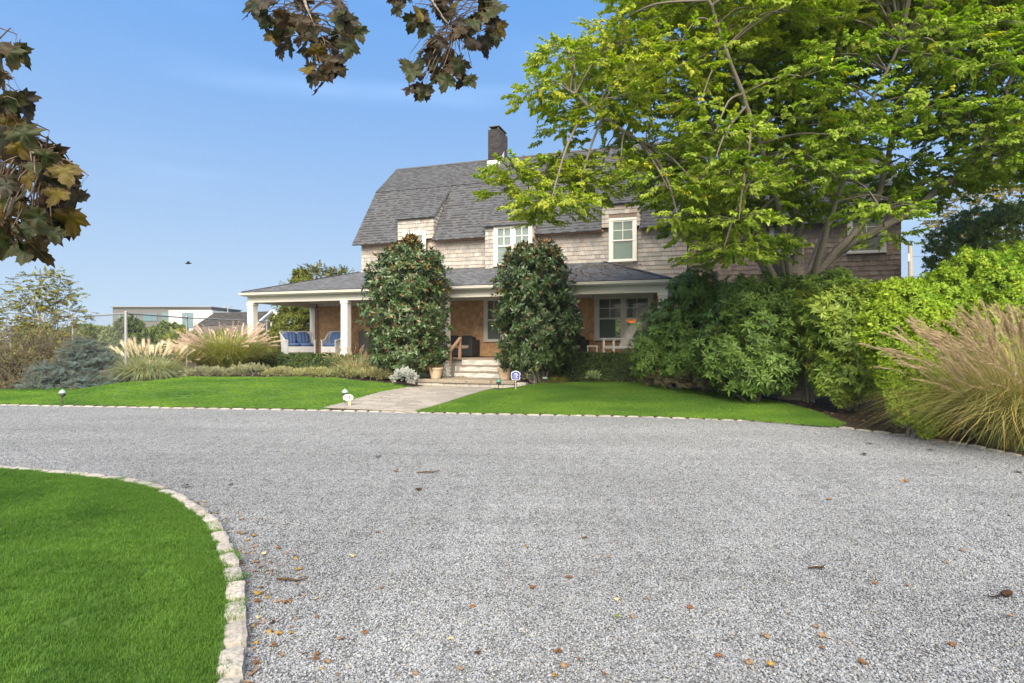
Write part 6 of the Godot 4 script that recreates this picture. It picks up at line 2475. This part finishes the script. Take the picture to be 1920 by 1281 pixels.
	# light green fine-leaved shrubs
	var pv := []
	for i in 4:
		pv.append(whorl(740 + i, 18, 0.075, 0.42, -35, 75, Color(0.2, 0.32, 0.03), Color(0.31, 0.42, 0.045), Color(0.5, 0.48, 0.06), 0.06, false))
	var pl := mat("privet_leaf", Color.WHITE, 0.5, {"back": lin(0.6, 0.8, 0.1)})
	bush("privet", "lime green small-leaved shrub between the rhododendron and the tall grass", "shrub", "", foot(1700, 10.0), [Bb(1700, 590, 10.2, 62, 66), Bb(1655, 620, 10.2, 42, 56), Bb(1700, 670, 10.0, 54, 56), Bb(1735, 610, 10.0, 46, 60)], pv, pl, 2600, {"seed": 31, "rough": 0.3, "stems": 4, "a": Color(0.85, 0.95, 0.9), "b": Color(1.3, 1.2, 1.0)})
	bush("privet", "tall bright green shrub under the dark dome at the right edge", "shrub", "", foot(1850, 11.6), [Bb(1835, 535, 11.6, 82, 66), Bb(1925, 520, 11.8, 84, 66), Bb(1765, 560, 11.4, 50, 50), Bb(1880, 600, 11.4, 90, 60), Bb(2010, 540, 11.8, 70, 80), Bb(1960, 650, 11.4, 100, 60), Bb(1850, 660, 11.2, 60, 60)], pv, pl, 4600, {"seed": 32, "rough": 0.25, "stems": 6, "a": Color(0.8, 0.95, 0.9), "b": Color(1.2, 1.15, 1.0)})
	bush("low_shrub", "low loose olive shrub at the foot of the tall tan grass", "shrub", "", foot(1712, 9.3), [Bb(1712, 755, 9.3, 44, 60), Bb(1690, 720, 9.4, 36, 46), Bb(1745, 790, 9.1, 36, 36), Bb(1740, 730, 9.3, 36, 44)], pv, pl, 1500, {"seed": 33, "rough": 0.3, "s0": 0.5, "s1": 0.9, "a": Color(0.85, 0.9, 0.8), "b": Color(1.25, 1.15, 0.95), "stems": 5})
	# dark clipped dome and turning trees at the right edge
	var dk := []
	for i in 3:
		dk.append(whorl(750 + i, 24, 0.085, 0.42, -30, 80, Color(0.15, 0.225, 0.055), Color(0.23, 0.31, 0.075), Color(0.28, 0.23, 0.07), 0.06, false))
	bush("evergreen_dome", "big dark evergreen dome above the bright shrub at the right edge", "evergreen", "", foot(1890, 16.0), [Bb(1868, 470, 16.0, 116, 84), Bb(1960, 450, 16.2, 120, 80), Bb(1900, 560, 16.0, 150, 100), Bb(2060, 480, 16.2, 100, 90)], dk, boxleaf, 6500, {"seed": 34, "rough": 0.08, "deep": 0.3, "stems": 3})
	var yl := []
	for i in 3:
		yl.append(spray_flat(760 + i, 14, 0.4, 0.13, 0.5, 0.25, Color(0.2, 0.2, 0.03), Color(0.36, 0.28, 0.06)))
	var yleaf := mat("yellow_leaf", Color.WHITE, 0.6, {"back": lin(0.7, 0.65, 0.15)})
	bush("yellowing_tree", "pale yellowing tree far behind the dark evergreen dome", "tree", "", foot(1860, 24.0), [Bb(1850, 335, 24, 70, 50), Bb(1915, 310, 24, 70, 60), Bb(1820, 405, 24, 70, 40), Bb(1790, 440, 24, 40, 26), Bb(1980, 380, 24, 80, 90)], yl, yleaf, 1000, {"seed": 35, "rough": 0.3, "deep": 0.7, "flat": true, "stems": 6, "stem_w": 0.08})
	# tall maiden grass at the right edge
	clump("maiden_grass", "huge tan-plumed ornamental grass leaning left at the right edge", foot(1945, 8.35), 2.1, 2.2, 6500, 320, Color(0.16, 0.225, 0.05), Color(0.32, 0.315, 0.12), Color(0.44, 0.36, 0.24), {"seed": 3, "lean": Vector3(-0.06, 0, 0.0), "plean": Vector3(-0.22, 0, 0.0), "w": 0.008, "tilt": 0.4, "b0": 0.25, "b1": 1.0, "ptilt": 0.3, "fluff": 0.085, "h0": 0.6, "h1": 1.08, "dry": 0.2, "p0": 0.08, "p1": 0.4, "s0": 0.5, "s1": 1.02})
	clump("maiden_grass", "second tan-plumed grass rising behind the huge one at the right edge", foot(1990, 9.2), 2.3, 1.5, 2400, 130, Color(0.2, 0.235, 0.06), Color(0.34, 0.32, 0.13), Color(0.44, 0.36, 0.24), {"seed": 4, "lean": Vector3(-0.06, 0, 0.0), "plean": Vector3(-0.2, 0, 0), "w": 0.008, "tilt": 0.45, "b0": 0.2, "b1": 0.8, "ptilt": 0.35, "fluff": 0.085, "h0": 0.7, "h1": 1.06, "dry": 0.2})
	# grasses on the left
	clump("pampas_grass", "pampas grass with upright cream plumes beside the blue spruce", foot(283, 18.7), 1.05, 1.8, 2600, 60, Color(0.18, 0.25, 0.12), Color(0.32, 0.36, 0.2), Color(0.84, 0.76, 0.6), {"seed": 5, "lean": Vector3(0.06, 0, 0), "w": 0.014, "tilt": 0.6, "b0": 0.3, "b1": 1.0, "s0": 0.7, "s1": 1.15, "ptilt": 0.42, "fluff": 0.16, "h0": 0.9, "h1": 1.2, "p0": 0.02, "p1": 0.2, "back": lin(0.5, 0.5, 0.3)})
	clump("pampas_grass", "smaller drooping pampas grass left of the pink mound", foot(340, 19.6), 0.95, 1.0, 700, 26, Color(0.13, 0.15, 0.07), Color(0.28, 0.25, 0.14), Color(0.66, 0.52, 0.42), {"seed": 6, "lean": Vector3(0.15, 0, 0), "w": 0.015, "tilt": 0.7, "b0": 0.4, "b1": 1.1, "ptilt": 0.5, "fluff": 0.12, "h0": 0.9, "h1": 1.25})
	clump("pink_grass", "rounded green grass with a haze of pink plumes left of the corner column", foot(425, 20.6), 1.75, 2.2, 6500, 200, Color(0.15, 0.23, 0.045), Color(0.3, 0.33, 0.1), Color(0.74, 0.6, 0.54), {"seed": 7, "lean": Vector3(-0.05, 0, 0), "plean": Vector3(-0.14, 0, 0), "w": 0.012, "tilt": 0.5, "b0": 0.15, "b1": 0.7, "ptilt": 0.5, "fluff": 0.1, "h0": 0.88, "h1": 1.1, "s0": 0.7, "s1": 1.1, "dry": 0.15})
	clump("feather_grass", "wispy straw-coloured grass in front of the hedge and second column", foot(662, 18.6), 0.95, 1.1, 900, 60, Color(0.2, 0.23, 0.1), Color(0.36, 0.33, 0.18), Color(0.5, 0.42, 0.27), {"seed": 8, "w": 0.011, "tilt": 0.6, "b0": 0.1, "b1": 0.7, "ptilt": 0.4, "fluff": 0.06, "h0": 0.8, "h1": 1.15})
	clump("fountain_grass", "small fountain grass at the foot of the right magnolia", foot(1038, 16.9), 0.45, 0.7, 700, 0, Color(0.1, 0.15, 0.035), Color(0.2, 0.2, 0.06), Color(1, 1, 1), {"seed": 9, "w": 0.008, "tilt": 0.8, "b0": 0.3, "b1": 1.0})
	# low variegated shrubs before the left hedge
	var vg := []
	for i in 3:
		vg.append(spray_flat(770 + i, 18, 0.11, 0.042, 0.42, 0.1, Color(0.22, 0.25, 0.13), Color(0.42, 0.42, 0.27)))
	var vl := mat("variegated_leaf", Color.WHITE, 0.7, {"back": lin(0.45, 0.5, 0.25)})
	var low := [
		[388, 18.5, [Bb(385, 700, 18.5, 34, 10), Bb(410, 701, 18.4, 26, 9)], "spreading silvery variegated shrub at the left end of the lawn crest", Color(0.75, 0.76, 0.85), Color(1.0, 1.0, 0.95)],
		[468, 18.5, [Bb(468, 697, 18.5, 38, 12), Bb(445, 701, 18.4, 26, 9)], "silvery variegated shrub below the corner column", Color(0.8, 0.8, 0.85), Color(1.05, 1.05, 0.95)],
		[532, 18.4, [Bb(532, 700, 18.4, 30, 9), Bb(548, 703, 18.3, 18, 7)], "small cream variegated shrub below the wicker loveseat", Color(0.9, 0.9, 0.8), Color(1.15, 1.1, 0.9)],
		[588, 18.3, [Bb(588, 702, 18.3, 32, 10), Bb(605, 706, 18.2, 22, 7)], "yellowish low shrub in front of the hedge left of the wispy grass", Color(0.9, 0.92, 0.7), Color(1.15, 1.1, 0.8)],
		[642, 18.1, [Bb(645, 703, 18.1, 36, 14), Bb(675, 706, 18.0, 26, 10)], "mixed low shrub round the foot of the wispy straw-coloured grass", Color(0.7, 0.8, 0.6), Color(1.05, 1.0, 0.75)],
		[706, 17.9, [Bb(708, 703, 17.9, 26, 12), Bb(722, 709, 17.8, 14, 7)], "faded low shrub left of the silver dusty miller", Color(0.7, 0.7, 0.6), Color(1.05, 0.95, 0.75)],
	]
	for i in low.size():
		var q = low[i]
		bush("variegated_shrub", q[3], "shrub", "low shrubs before the left hedge", foot(q[0], q[1]), q[2], vg, vl, 800, {"seed": 41 + i, "rough": 0.4, "lump": 4.0, "deep": 0.5, "s0": 0.5, "s1": 0.85, "a": q[4], "b": q[5], "low": -0.3, "stems": 3, "stem_w": 0.012})
	bush("dusty_miller", "round silver-white dusty miller beside the left corner of the landing", "plant", "", foot(760, 17.0), [Bb(757, 709, 17.0, 20, 13), Bb(768, 712, 17.0, 12, 8)], [spray_flat(780, 16, 0.12, 0.05, 0.4, 0.1, Color(0.3, 0.33, 0.32), Color(0.46, 0.48, 0.46))], mat("silver_leaf", Color.WHITE, 0.85), 240, {"seed": 48, "rough": 0.3, "lump": 5.0, "low": -0.3})
	bush("pale_seedling", "small pale green plant alone in the mulch before the right hedge", "plant", "", foot(1112, 16.8), [Bb(1112, 710, 16.8, 11, 9)], vg, vl, 60, {"seed": 49, "low": 0.0, "a": Color(0.8, 1.0, 0.8), "b": Color(1.0, 1.2, 0.9)})
	bush("thin_shrub", "nearly bare thin shrub in the mulch beside the blue sign", "plant", "", foot(1000, 16.4), [Bb(1000, 708, 16.4, 16, 16)], vg, vl, 40, {"seed": 50, "low": -0.2, "s0": 0.5, "s1": 0.8, "stems": 6, "stem_w": 0.006, "a": Color(0.6, 0.7, 0.4), "b": Color(0.8, 0.8, 0.5)})
	# ground-hugging evergreen under the rhododendrons
	var jn := []
	for i in 2:
		jn.append(needles(790 + i, 0.2, Color(0.07, 0.085, 0.03), Color(0.12, 0.12, 0.05)))
	bush("creeping_juniper", "olive creeping juniper spilling onto the lawn edge below the rhododendrons", "juniper", "", foot(1300, 15.0), [Bb(1262, 716, 15.6, 46, 12), Bb(1325, 722, 14.7, 46, 13), Bb(1375, 728, 14.2, 36, 12)], jn, mat("needle", Color.WHITE, 0.7), 420, {"seed": 51, "rough": 0.5, "lump": 4.0, "low": -0.1, "flat": true, "s0": 0.9, "s1": 1.6})
	# blue spruce in tiers
	var bs := []
	for i in 3:
		bs.append(needles(795 + i, 0.28, Color(0.055, 0.12, 0.125), Color(0.13, 0.24, 0.255)))
	bush("blue_spruce", "low wide blue spruce in flat tiers at the left lawn edge", "spruce", "", foot(140, 18.2), [Bb(157, 646, 18.5, 20, 7), Bb(160, 660, 18.4, 34, 7), Bb(164, 675, 18.3, 44, 7), Bb(120, 690, 18.0, 40, 7), Bb(178, 691, 18.2, 36, 7), Bb(92, 704, 17.8, 30, 7), Bb(135, 707, 17.8, 50, 7), Bb(180, 709, 17.9, 40, 7), Bb(110, 719, 17.6, 48, 6), Bb(170, 719, 17.7, 48, 6)], bs, mat("needle", Color.WHITE, 0.7), 3600, {"seed": 52, "s0": 0.5, "s1": 0.8, "rough": 0.5, "lump": 3.0, "flat": true, "deep": 0.6, "low": -0.4, "a": Color(0.75, 0.8, 0.8), "b": Color(1.25, 1.2, 1.2), "stems": 4})
	# golden conifer behind the porch
	var gc := []
	for i in 3:
		gc.append(whorl(800 + i, 26, 0.09, 0.35, -20, 85, Color(0.07, 0.11, 0.02), Color(0.14, 0.17, 0.03), Color(0.22, 0.2, 0.04), 0.15, false))
	bush("golden_conifer", "lumpy golden green conifer seen through the left end of the porch", "conifer", "", foot(552, 27.0), [Bb(552, 650, 27, 56, 40), Bb(556, 612, 27, 42, 40), Bb(562, 572, 27, 32, 36), Bb(566, 535, 27, 20, 30)], gc, boxleaf, 5200, {"seed": 53, "rough": 0.3, "lump": 2.4, "deep": 0.25, "stems": 1})
	var ol := []
	for i in 3:
		ol.append(spray_flat(810 + i, 14, 0.42, 0.14, 0.45, 0.2, Color(0.1, 0.125, 0.025), Color(0.22, 0.21, 0.05)))
	var oleaf := mat("olive_leaf", Color.WHITE, 0.6, {"back": lin(0.5, 0.5, 0.1)})
	bush("olive_tree", "olive and gold tree top rising behind the porch roof", "tree", "", foot(610, 36.0), [Bb(585, 520, 36, 26, 20), Bb(606, 516, 36, 22, 16), Bb(640, 518, 37, 26, 10), Bb(560, 560, 36, 40, 30), Bb(620, 570, 36, 50, 50)], ol, oleaf, 1100, {"seed": 54, "rough": 0.4, "deep": 0.5, "flat": true, "stems": 6, "stem_w": 0.09})
	# far hedge and the bits in front of it
	var fh := []
	for i in 3:
		fh.append(whorl(820 + i, 26, 0.24, 0.45, -30, 80, Color(0.075, 0.135, 0.04), Color(0.14, 0.21, 0.06), Color(0.2, 0.24, 0.06), 0.15, false))
	var fleaf := mat("far_leaf", Color.WHITE, 0.6, {"back": lin(0.3, 0.4, 0.08)})
	hedge("tall_hedge", "long tall green hedge beyond the court fence", "hedge", P(20, 613, 40) * Vector3(1, 0, 1), P(330, 613, 39) * Vector3(1, 0, 1), 1.8, 2.2, fh, fleaf, 3000, {"seed": 403, "rough": 0.16, "lump": 0.35, "deep": 0.5, "a": Color(0.7, 0.75, 0.8), "b": Color(1.3, 1.2, 1.0)})
	hedge("tall_hedge", "lower hedge continuing behind the pink grass towards the porch", "hedge", P(335, 613, 42) * Vector3(1, 0, 1), P(600, 613, 46) * Vector3(1, 0, 1), 1.8, 2.0, fh, fleaf, 2100, {"seed": 404, "rough": 0.1, "lump": 0.4, "deep": 0.4, "a": Color(0.75, 0.85, 0.8), "b": Color(1.4, 1.35, 1.0)})
	hedge("back_hedge", "green hedge glimpsed through the double window and the back of the house", "hedge", HW(0.0, 0.0, 14.0), HW(9.0, 0.0, 14.0), 1.5, 6.5, fh, fleaf, 5000, {"seed": 405, "rough": 0.12})
	bush("gold_shrub", "bright yellow-green shrub in front of the tall hedge", "shrub", "", foot(340, 30.0), [Bb(338, 640, 30, 22, 22), Bb(346, 650, 30, 20, 16)], ol, oleaf, 240, {"seed": 55, "s0": 0.4, "s1": 0.7, "a": Color(1.3, 1.5, 0.8), "b": Color(1.9, 1.9, 0.9)})
	bush("small_pine", "small dark pine tip standing above the tall hedge", "tree", "", foot(236, 37.0), [Bb(236, 602, 37, 16, 12), Bb(242, 612, 37, 26, 14)], fh, fleaf, 130, {"seed": 56, "s0": 0.4, "s1": 0.8, "a": Color(0.6, 0.6, 0.7), "b": Color(0.8, 0.8, 0.8), "stems": 2})
	thicket()
	bush("yellow_leaved_tree", "small open tree with yellow-green leaves rising behind the twiggy shrub", "tree", "", foot(85, 21.5), [Bb(78, 540, 21.5, 44, 30), Bb(122, 555, 21.5, 30, 20), Bb(55, 570, 21.5, 40, 26), Bb(100, 520, 21.5, 24, 14), Bb(140, 590, 21.5, 22, 18), Bb(80, 610, 21.5, 60, 40), Bb(20, 600, 21.5, 40, 40)], yl, yleaf, 900, {"seed": 57, "rough": 0.5, "deep": 0.8, "flat": true, "s0": 0.45, "s1": 0.75, "stems": 16, "stem_w": 0.022, "a": Color(0.6, 0.75, 0.7), "b": Color(1.0, 1.05, 0.9)})

func bush_add(t: Node3D, blobs: Array, meshes: Array, mt: Material, count: int, sd: int) -> void:
	# young bronze shoots over the upper part of a magnolia
	rng.seed = sd
	var lots := []
	for k in meshes.size():
		lots.append([])
	for i in count:
		var q = blobs[rng.randi() % blobs.size()]
		var d := unit()
		if d.y < -0.1:
			d.y = -d.y
		var p: Vector3 = q[0] + d * q[1] * rr(0.92, 1.08)
		lots[rng.randi() % meshes.size()].append(Transform3D(facing((d + Vector3.UP * 0.8).normalized(), rr(0, TAU)).scaled_local(Vector3.ONE * rr(0.7, 1.15)), p - t.position))
	for k in meshes.size():
		many("young_shoots", meshes[k], mt, lots[k], [], t)

func thicket() -> void:
	# the twiggy, half-bare shrub at the left edge
	rng.seed = 840
	var at := foot(28, 19.4)
	var t := thing("twiggy_shrub", "half-bare twiggy tan shrub with a yellow leafy top at the left edge", "shrub", at)
	var m := MB.new()
	var lots := [[], []]
	var cols := [[], []]
	var tips := []
	for i in 52:
		var an := rr(0, TAU)
		var out := Vector3(cos(an), 0, sin(an))
		var p := out * rr(0.0, 0.5)
		var dir := (Vector3.UP * rr(0.5, 1.3) + out * rr(0.4, 1.3)).normalized()
		grow(m, p, dir, rr(0.9, 1.55), rr(0.03, 0.05), 0, tips)
	obj("branches", m, mat("tan_bark", Color(0.16, 0.135, 0.09), 0.95), t, "stuff")
	var yl := [spray_flat(845, 9, 0.22, 0.07, 0.5, 0.2, Color(0.26, 0.24, 0.06), Color(0.36, 0.31, 0.12)), spray_flat(846, 9, 0.22, 0.07, 0.5, 0.2, Color(0.12, 0.15, 0.04), Color(0.22, 0.22, 0.08))]
	for p in tips:
		if rng.randf() < (0.95 if p.y > 2.2 else 0.35):
			var k := 0 if p.y > 2.3 or rng.randf() < 0.2 else 1
			lots[k].append(Transform3D(flat_basis(unit() + Vector3.UP * 0.6, rr(-1, 1)).scaled_local(Vector3.ONE * rr(0.5, 1.0)), p))
			var c := rr(0.8, 1.2)
			cols[k].append(Color(c, c, c))
	for k in 2:
		many("foliage", yl[k], mats.yellow_leaf, lots[k], cols[k], t)

func grow(m: MB, p: Vector3, dir: Vector3, ln: float, w: float, lvl: int, tips: Array) -> void:
	var pts := [p]
	var r := [w]
	var d := dir
	for i in 4:
		d = (d + unit() * 0.28 + Vector3(0, 0.05 if lvl < 2 else -0.05, 0)).normalized()
		pts.append(pts[-1] + d * ln * 0.25)
		r.append(w * (1.0 - 0.17 * (i + 1)))
	m.tube(pts, r, 4 if lvl < 2 else 3, tint(Color.WHITE, 0.25), false)
	if lvl == 3:
		tips.append(pts[-1])
		tips.append(pts[2])
		return
	var n := [4, 4, 3][lvl] as int
	for k in n:
		var f := mini(2 + k % 3, 4)
		grow(m, pts[f], (d + unit() * 0.95).normalized(), ln * rr(0.5, 0.75), maxf(w * 0.55, 0.007), lvl + 1, tips)

# ---------------------------------------------------------------- fallen leaves
func fallen(called: String, label: String, m: Mesh, px: float, py: float, s: float, group: String, cat := "leaf") -> MeshInstance3D:
	var d := 1.5 * 1120.0 / (py - 640.5)
	var o := obj(called, m, mats.maple_leaf)
	tag(o, label, cat, group)
	o.position = Vector3((px - 960.0) / 1120.0 * d, 0.016 + s * 0.12, -d)
	o.rotation = Vector3(-PI / 2 + rr(-0.35, 0.35), rr(-0.3, 0.3), rr(0, TAU))
	o.rotation_order = EULER_ORDER_YXZ
	o.rotation = Vector3(-PI / 2 + rr(-0.3, 0.3), rr(0, TAU), rr(-0.3, 0.3))
	o.scale = Vector3.ONE * s
	return o

func litter() -> void:
	rng.seed = 860
	var kinds := {
		"b": ["brown", Color(0.16, 0.08, 0.035), Color(0.22, 0.12, 0.05)],
		"d": ["dark", Color(0.05, 0.03, 0.02), Color(0.09, 0.05, 0.03)],
		"o": ["orange", Color(0.23, 0.1, 0.04), Color(0.27, 0.14, 0.06)],
		"t": ["tan", Color(0.28, 0.185, 0.12), Color(0.33, 0.23, 0.15)],
		"y": ["yellow", Color(0.4, 0.29, 0.07), Color(0.3, 0.18, 0.05)],
		"p": ["pale cream", Color(0.6, 0.56, 0.36), Color(0.5, 0.42, 0.24)],
		"g": ["green", Color(0.14, 0.24, 0.03), Color(0.2, 0.22, 0.04)],
	}
	var ms := {}
	for k in kinds:
		ms[k] = [maple_leaf(870 + ms.size() * 2, kinds[k][1], kinds[k][2]), maple_leaf(871 + ms.size() * 2, kinds[k][2], kinds[k][1])]
	var spots := [[712, 860, "d"], [743, 886, "b"], [784, 920, "d"], [772, 975, "b"], [712, 1001, "o"], [666, 1048, "p"], [712, 1108, "o"], [888, 1140, "o"], [850, 1201, "p"], [895, 1229, "d"], [1067, 1086, "b"], [993, 1107, "b"], [1137, 1048, "t"], [1100, 1013, "b"], [988, 1028, "t"], [1156, 1127, "p"], [1213, 1129, "t"], [1182, 1162, "t"], [1153, 1161, "g"], [860, 1263, "t"], [774, 1268, "t"], [1091, 1243, "o"], [1053, 1229, "b"], [1051, 1258, "t"], [1046, 1275, "y"], [1139, 1272, "o"],
		[1627, 834, "b"], [1626, 855, "d"], [1751, 836, "y"], [1749, 848, "d"], [1905, 888, "g"], [1896, 971, "d"], [1800, 1035, "t"], [1697, 1102, "t"], [1639, 1100, "o"], [1774, 1059, "t"], [1894, 1162, "t"], [1526, 1181, "t"], [1535, 1196, "t"], [1436, 1196, "t"], [1793, 1217, "o"], [1342, 1234, "o"], [1541, 1219, "o"], [1609, 1247, "b"], [1411, 1253, "t"], [1299, 1147, "o"], [1440, 1255, "y"], [1700, 905, "t"], [1560, 940, "t"],
		[437, 911, "b"], [344, 916, "d"], [408, 962, "d"], [535, 988, "b"], [520, 1034, "b"], [468, 1098, "b"], [516, 1172, "d"], [485, 1250, "b"], [589, 1234, "b"], [478, 1060, "o"], [454, 979, "b"], [609, 1249, "t"], [450, 1005, "t"], [472, 1010, "y"], [490, 1045, "p"], [487, 1115, "y"], [483, 1068, "t"], [560, 1075, "y"], [540, 1135, "o"], [590, 1128, "p"], [488, 1165, "p"], [520, 1135, "t"], [480, 1268, "t"], [640, 1205, "t"], [684, 1190, "o"]]
	var named := []
	for q in spots:
		var k: String = q[2]
		var zone := "beside the curved inner kerb" if q[0] < 500 else "right of the inner kerb" if q[0] < 720 else "left of centre" if q[0] < 960 else "right of centre" if q[0] < 1260 else "on the right of the drive" if q[0] < 1650 else "near the right edge"
		var far := "far across the gravel" if q[1] < 960 else "halfway across the gravel" if q[1] < 1110 else "on the near gravel"
		var s := rr(0.03, 0.052) * (1.0 if q[1] > 950 else 1.9)
		var o := fallen("fallen_leaf", "", ms[k][rng.randi() % 2], q[0], q[1], s, "fallen leaves on the gravel")
		var big := "small" if s < 0.038 else "middling" if s < 0.046 else "large"
		var lie := "flat" if o.basis.z.normalized().y > 0.975 else "tilted"
		named.append(o)
		o.set_meta("label", "%s %s %s fallen leaf %s, %s" % [big, lie, kinds[k][0], far, zone])
	var by := {}
	for o in named:
		var k: String = o.get_meta("label")
		if not by.has(k):
			by[k] = []
		by[k].append(o)
	for k in by:
		if by[k].size() > 1:
			by[k].sort_custom(func(p, q): return p.position.z > q.position.z)
			for i in by[k].size():
				by[k][i].set_meta("label", ("nearest " if i == 0 else "farthest " if i == by[k].size() - 1 else "middle ") + k)
	# twigs
	for q in [[547, 1094, 0.2, Color(0.3, 0.2, 0.12), "pale dry twig on the gravel right of the inner kerb"], [803, 889, 0.26, Color(0.4, 0.25, 0.15), "tan twig lying far out on the gravel left of centre"], [1533, 1071, 0.13, Color(0.15, 0.1, 0.06), "short dark twig on the right half of the gravel"]]:
		var d: float = 1.5 * 1120.0 / (q[1] - 640.5)
		var m := MB.new()
		m.tube([Vector3(-q[2] * 0.5, 0, 0), Vector3(-q[2] * 0.1, 0.008, 0.01), Vector3(q[2] * 0.2, 0.0, 0.0), Vector3(q[2] * 0.5, 0.012, -0.02)], [0.006, 0.007, 0.006, 0.003], 6, q[3])
		m.tube([Vector3(q[2] * 0.1, 0, 0), Vector3(q[2] * 0.25, 0.01, 0.03)], [0.004, 0.002], 5, q[3])
		var o := obj("twig", m, mats.bark)
		tag(o, q[4], "twig")
		o.position = Vector3((q[0] - 960.0) / 1120.0 * d, 0.022, -d)
		o.rotation.y = rr(-0.2, 0.2)
	# seed pod near the right edge
	var d := 1.5 * 1120.0 / (1122.0 - 640.5)
	var pod := thing("seed_pod", "brown oval seed pod with a dark stalk on the gravel near the right edge", "seed pod", Vector3((1888.0 - 960.0) / 1120.0 * d, 0.03, -d), 0.3)
	var pm := MB.new()
	pm.ball(Vector3.ZERO, Vector3(0.042, 0.019, 0.02), 10, 14, Color(0.16, 0.085, 0.055))
	obj("pod", pm, mats.bark, pod)
	pm = MB.new()
	pm.tube([Vector3(-0.05, 0, 0), Vector3(-0.1, -0.005, 0.01), Vector3(-0.16, 0.0, -0.01)], [0.006, 0.005, 0.003], 5, Color(0.07, 0.04, 0.03))
	obj("stalk", pm, mats.bark, pod)
	# litter too fine to count
	var tiny := []
	for k in ["b", "t", "y"]:
		tiny.append(maple_leaf(895 + tiny.size(), kinds[k][1], kinds[k][2]))
	var scatter := func(called: String, n: int, where: Callable, s0: float, s1: float) -> void:
		var lots := [[], [], []]
		for i in n:
			var p: Vector3 = where.call()
			var b := Basis.from_euler(Vector3(-PI / 2 + rr(-0.5, 0.5), rr(0, TAU), rr(-0.4, 0.4)))
			lots[rng.randi() % 3].append(Transform3D(b.scaled_local(Vector3.ONE * rr(s0, s1)), p))
		for k in 3:
			many(called, tiny[k], mats.maple_leaf, lots[k], [])
	scatter.call("leaf_litter", 110, func():
		var t := rr(0, 1)
		var p := Vector2(5.0, 13.5).lerp(Vector2(6.2, 9.8), t) + Vector2(rr(0.3, 1.7), rr(-0.3, 0.5))
		return G(p.x, p.y) + Vector3.UP * 0.012, 0.04, 0.08)
	scatter.call("leaf_litter", 130, func():
		var p := Vector2(3.2 + rr(-0.35, 0.9), 17.15 + rr(-0.55, 0.3))
		return G(p.x, p.y) + Vector3.UP * 0.012, 0.04, 0.07)
	scatter.call("leaf_litter", 60, func():
		var p := Vector2(rr(0.2, 3.0), rr(16.9, 17.6))
		return G(p.x, p.y) + Vector3.UP * 0.012, 0.03, 0.06)
	scatter.call("leaf_litter", 150, func():
		var t := pow(rng.randf(), 0.8)
		return HW(rr(3.2, 6.6), lerpf(3.33, 4.2, t * 0.9) + 0.03, lerpf(-0.35, 2.3, t * 0.9)), 0.05, 0.1)
	scatter.call("leaf_litter", 40, func(): return HW(0.9 + rr(-0.35, 0.5) * rng.randf(), 0.385 + rr(0, 0.02), -0.75 - rng.randf() * 0.25), 0.03, 0.06)
	scatter.call("leaf_litter", 130, func():
		var t := rr(0.35, 0.98)
		var p: Vector2 = along(island_edge.slice(4, 18), t)
		return Vector3(p.x + 0.03 + pow(rng.randf(), 2) * 0.4, 0.018, -p.y + rr(-0.05, 0.05)), 0.012, 0.035)

func _ready() -> void:
	camera_and_sky()
	setting()
	build_house()
	furniture()
	garden_things()
	planting()
	big_tree()
	maple()
	litter()
